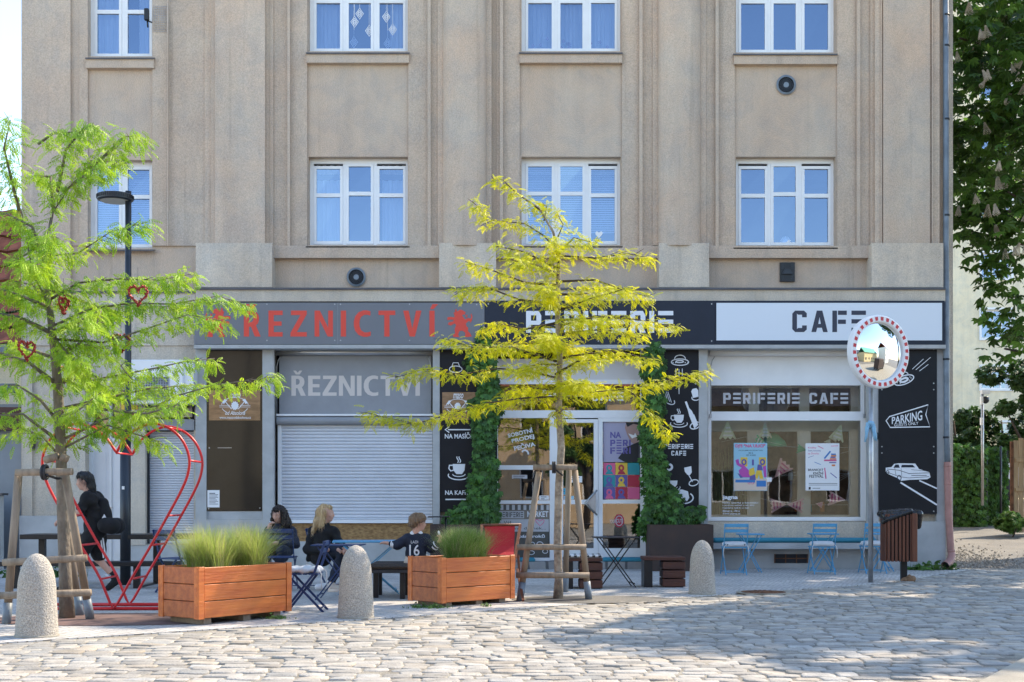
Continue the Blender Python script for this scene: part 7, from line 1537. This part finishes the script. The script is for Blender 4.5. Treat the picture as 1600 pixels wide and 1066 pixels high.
t = thing('board_fence', 'pale weathered board fence at the right end of the alley', 'fence', (13.5, 31.5, fz(31.5))); Yw = 31.5
for k in range(9): x = W(1584,0,Yw).x+k*.125; m = MB(); zt2 = W(0,688,Yw).z+rnd.gauss(0,.03); m.bev((x,Yw,zz),(x+.115,Yw+.025,zt2),.004); m.build('board', M['fence_wood'], t)
for py in (722, 768): m = MB(); x = W(1586,0,Yw).x; z = W(0,py,Yw).z; m.bev((x,Yw-.05,z),(x+1.3,Yw-.005,z+.09),.004); m.build('rail', M['fence_wood'], t)
m = MB(); x = W(1579,0,Yw).x; m.bev((x,Yw-.02,zz),(x+.07,Yw+.05,W(0,690,Yw).z),.004); m.build('post', M['rust'], t)
t = thing('cctv_pole', 'thin grey pole with street camera and white boxes at the alley end', 'pole', (W(1535,0,32.5).x, 32.5, fz(32.5))); Yc = 32.5; m = MB(); m.tube([W(1535,790,Yc), W(1535,612,Yc)], .035, 10); m.build('pole', M['galv'], t); m = MB(); m.bar(W(1533,613,Yc), W(1546,613,Yc), .12, .1); m.build('arm', M['white'], t)
m = MB(); c = W(1540,624,Yc-.1); m.lathe(c, [(.05,.07),(.09,.05),(.09,-.03),(.07,-.08),(.02,-.11)], 14); m.build('dome_camera', M['dark_metal'], t)
for y0, y1 in ((653,664),(620,632)): m = MB(); m.box(W(1531,y0,Yc-.06), W(1536.5,y1,Yc-.16)); m.build('white_box', M['white'], t)
# white canopy-like van roof behind the fence
t = thing('white_van', 'white van roof showing above the ivy fence', 'van', (14,40,1)); Yv = 40; a = W(1500,693,Yv); b = W(1563,772,Yv+2); m = MB(); m.bev((a.x,Yv,b.z+.0),(b.x,Yv+2,a.z),.18); bd = m.build('body', M['frame'], t); m = MB(); m.box((a.x+.3,Yv-.012,a.z-.55),(b.x-.5,Yv-.002,a.z-.2)); m.build('window', M['black_metal'], bd)
for x in (a.x+.4, b.x-.5): m = MB(); m.tube([(x,Yv-.02,b.z+.1),(x,Yv+.2,b.z+.1)],.33,16); m.build('wheel', M['black_ink'], t)
def bush(label, cx, cy, z, h, r, n, size, mt='leaf_bush', k=14, name='bush', cat='bush', trunk=True):
    t = thing(name, label, cat, (cx, cy, z)); m = MB(); cen = []
    for i in range(k): a = rnd.random()*6.28; q = r*math.sqrt(rnd.random()); cen.append(((cx+q*math.cos(a), cy+q*math.sin(a)*.6, z+h*rnd.uniform(.35,.9)), r*rnd.uniform(.25,.45)))
    P = clumps(cen, n/ (k*(r*.35)**2)); cards(P, t, mt, size)
    m.tube([(cx,cy,z),(cx+.1,cy,z+h*.4),(cx,cy,z+h*.8)],[.06*h/2,.05*h/2,.02],8)
    for c, rr in cen[::2]: m.tube([(cx,cy,z+h*.3), c], [.03*h/2,.01], 5)
    m.build('trunk', M['bark_dark'], t); return t
bush('leafy shrub rising behind the ivy fence close to the house wall', W(1500,0,36).x, 36.5, 1.0, 3.1, .75, 1500, .14)
bush('spreading dark bush above the ivy fence and the pole', W(1575,0,37).x, 37.5, 1.0, 3.2, 1.3, 3400, .15)
bush('tall bush behind the pale board fence at the right edge', W(1610,0,36).x, 36, 1.0, 4.6, 1.2, 3200, .15)
bush('bright green bush at the foot of the pale board fence', W(1585,0,30.5).x, 30.6, fz(30.6), .62, .42, 700, .1, 'weed')
x, y = F(1430,0,.6).x, Y0-.55; weed(x+.15, y, 'broad-leaved weed growing at the wall by the downpipe', 70, .17, .1, 0); weed(F(1470,0).x, y+.05, 'smaller weed behind the pink pipe foot', 24, .06, .08, 0); weed(F(1500,0).x+.05, 24.2, 'light green tuft on the gravel beside the house corner', 26, .08, .06, -.02)
g_ = G(72, 905); weed(W(60,0,20.5).x, 20.5, 'dark green plants beside the left end of the picnic table', 150, .28, .12, 0, 'leaf_ivy')
# left neighbour: red roofed house, grey wall, white brick pier
t = thing('neighbour_house', 'low neighbour house with dark red tiled roof at the left edge', 'house', (-13, 26, 0)); xe_ = F(33,0).x-.05
m = MB(); m.box((-24,25.2,-.1),(xe_,33,W(0,540,25.2).z)); m.build('wall', M['cream_wall'], t); m = MB(); zr0, zr1 = W(0,545,25.2).z, W(0,325,27.2).z
n = 9
for k in range(n):
    a, b = k/n, (k+1)/n; ya, yb_ = 24.9+2.6*a, 24.9+2.6*b; za, zb_ = zr0+(zr1-zr0)*a, zr0+(zr1-zr0)*b
    for j in range(34):
        x = -24+j*.45; 
        if x+.44 > xe_: continue
        m.add([(x,ya,za+.05),(x+.22,ya,za+.09),(x+.44,ya,za+.05),(x+.44,yb_,zb_),(x+.22,yb_,zb_+.04),(x,yb_,zb_)],[(0,1,4,5),(1,2,3,4)])
m.add([(-24,27.5,zr1),(xe_,27.5,zr1),(xe_,33,zr1-1),(-24,33,zr1-1)],[(0,1,2,3)]); m.build('roof', M['terracotta'], t)
m = MB(); m.box((-24,24.75,zr0-.12),(xe_,24.9,zr0+.03)); m.build('gutter', M['pipe_grey'], t)
t = thing('garage', 'smooth grey garage wall with blue gutter left of the house', 'building', (-11, 23.6, 0)); xg = F(33.8,0).x
m = MB(); m.box((-20,23.4,-.1),(xg,25,F(0,630).z)); m.build('wall', M['grey_wall'], t); m = MB(); m.box((-20,23.2,F(0,672).z),(xg-.01,23.39,F(0,636).z)); m.build('wooden_eave', M['dark_wood'], t); m = MB(); m.tube([(-20,23.15,F(0,607).z),(xg-.1,23.15,F(0,607).z)],.09,10); m.build('gutter', M['pipe_grey'], t)
t = thing('brick_wall', 'low white brick wall with black graffiti at the left edge', 'wall', (-10,22.9,0)); m = MB(); xb = F(18,0).x; m.box((-16,22.6,-.1),(xb,22.8,F(0,774).z)); m.build('bricks', mosaic_mat('painted_bricks', .24, (.5,.5,.48), (.44,.44,.43), (.2,.2,.2), 0, .5), t); m = MB(); m.box((-16,22.55,F(0,774).z),(xb+.06,22.85,F(0,771).z)); m.build('coping', M['sillmetal'], t)
m = MB(); LP = lambda x, y, o: Vector((F(x,0).x, 22.598-o, F(0,y).z))
for k, (cx, cy) in enumerate(((6,790),(4,806),(8,820),(3,832),(8,842))): ell(m, cx, cy, 6, 6, 2, .0005*k, 0, .8*k, .8*k+4.2, 12) if False else m.line([(cx+6*math.cos(a), cy+6*math.sin(a)) for a in np.linspace(.8*k, .8*k+4.2, 12)], 2, .0005*(k+1), LP)
m.build('graffiti', M['black_ink'], t)
def far_tree(label, cx, cy, z0, h, r, n, size, mt='leaf_far'):
    t = bush(label, cx, cy, z0, h, r, n, size, mt, 26, 'tree', 'tree'); return t
far_tree('green tree behind the red roof at the left edge', W(2,0,36).x, 36, 0, 9.6, 2.6, 6500, .26)
# across the road, behind the viewer: seen only in the shop glass and the mirror
def street_house(name, label, x0, x1, y, h, mt, rt, seed):
    t = thing(name, label, 'house', ((x0+x1)/2, y, 0), 'houses across the road'); hl = []; r2 = random.Random(seed); n = int((x1-x0)/2.6)
    m = MB(); xs = [x0+(x1-x0)*(i+.5)/n for i in range(n)]; rows = [(1.0,2.5)]+([(3.9,5.4)] if h > 5.6 else [])+([(6.9,8.4)] if h > 9 else [])
    edges = [x0]; 
    for x in xs: edges += [x-.55, x+.55]
    edges.append(x1)
    for i in range(0, len(edges)-1, 2): m.box((edges[i],y-.3,0),(edges[i+1],y,h))
    zz_ = [0]+[v for r_ in rows for v in r_]+[h]
    for i in range(1, len(edges)-1, 2):
        for k in range(0, len(zz_)-1, 2): m.box((edges[i],y-.3,zz_[k]),(edges[i+1],y-.01,zz_[k+1]))
    m.box((x0-.06,y-8.1,0),(x0-.002,y-.302,h)); m.box((x1+.002,y-8.1,0),(x1+.06,y-.302,h)); m.box((x0,y-8.1,0),(x1,y-8.02,h))
    m.build('wall', M[mt], t); m = MB(); m.box((x0,y-8,0),(x1,y-.9,h)); m.build('inner_wall', M['room'], t)
    m = MB(); m.add([(x0-.2,y+.5,h-.1),(x1+.2,y+.5,h-.1),(x1+.2,y-4,h+3.4),(x0-.2,y-4,h+3.4),(x0-.2,y-8.5,h-.1),(x1+.2,y-8.5,h-.1)],[(0,1,2,3),(3,2,5,4)]); m.build('roof', M[rt], t)
    for x in xs:
        for a, b in rows: m = MB(); m.box((x-.55,y-.2,a),(x-.48,y-.1,b)); m.box((x+.48,y-.2,a),(x+.55,y-.1,b)); m.box((x-.48,y-.2,b-.07),(x+.48,y-.1,b)); m.box((x-.48,y-.2,a),(x+.48,y-.1,a+.07)); m.box((x-.03,y-.2,a+.07),(x+.03,y-.1,b-.07)); wn_ = m.build('window', M['frame'], t)
street_house('town_house', 'orange plastered house with red roof across the road', -9, 8, -12, 6.2, 'orange_wall', 'terracotta', 1)
M['green_roof'] = mat('green_sheet_roof', (.12,.36,.26), .5); M['yellow_wall'] = mat('yellow_house_plaster', (.30,.28,.21), .9, var=.1)
street_house('town_house', 'taupe house with dark roof across the road', 8.5, 27, -13, 5.2, 'yellow_wall', 'sillmetal', 2); street_house('town_house', 'cream house with three storeys across the road', -30, -9.6, -12.5, 9.4, 'cream_wall', 'terracotta', 3)
for x, y, lb in ((-6,-9.3,'street tree before the orange house'),(3.2,-9.0,'street tree before the yellow house')): bush(lb, x, y, 0, 6.4, 1.7, 3000, .24, 'leaf_far', 18, 'tree', 'tree')
t = thing('delivery_van', 'dark brown delivery van standing on the road beyond the right edge', 'van', (17,12.4,0)); x, y = 17, 12.4
part('body', 'corten', t, lambda m: (m.bev((x-2.6,y-1,.45),(x+1.4,y+1,2.9),.12), m.bev((x+1.42,y-.95,.45),(x+2.7,y+.95,2.1),.2))); part('windscreen', 'black_ink', t, lambda m: m.box((x+1.6,y+.951,1.35),(x+2.4,y+.96,1.95)))
for dx in (-1.8, 1.7):
    for s in (-1, 1): part('wheel', 'black_ink', t, lambda m: m.tube([(x+dx,y+s*.8,.38),(x+dx,y+s*1.02,.38)],.38,18))
street_house('town_house', 'yellow house with green sheet roof further up the road', 19, 33, -1, 5.4, 'yellow_house', 'green_roof', 4) if M.setdefault('yellow_house', mat('sunny_yellow_plaster', (.66,.52,.28), .9, var=.1)) else 0
street_house('town_house', 'tall pale house closing the view up the road', 34, 46, 8, 9.4, 'frame_old', 'terracotta', 5)
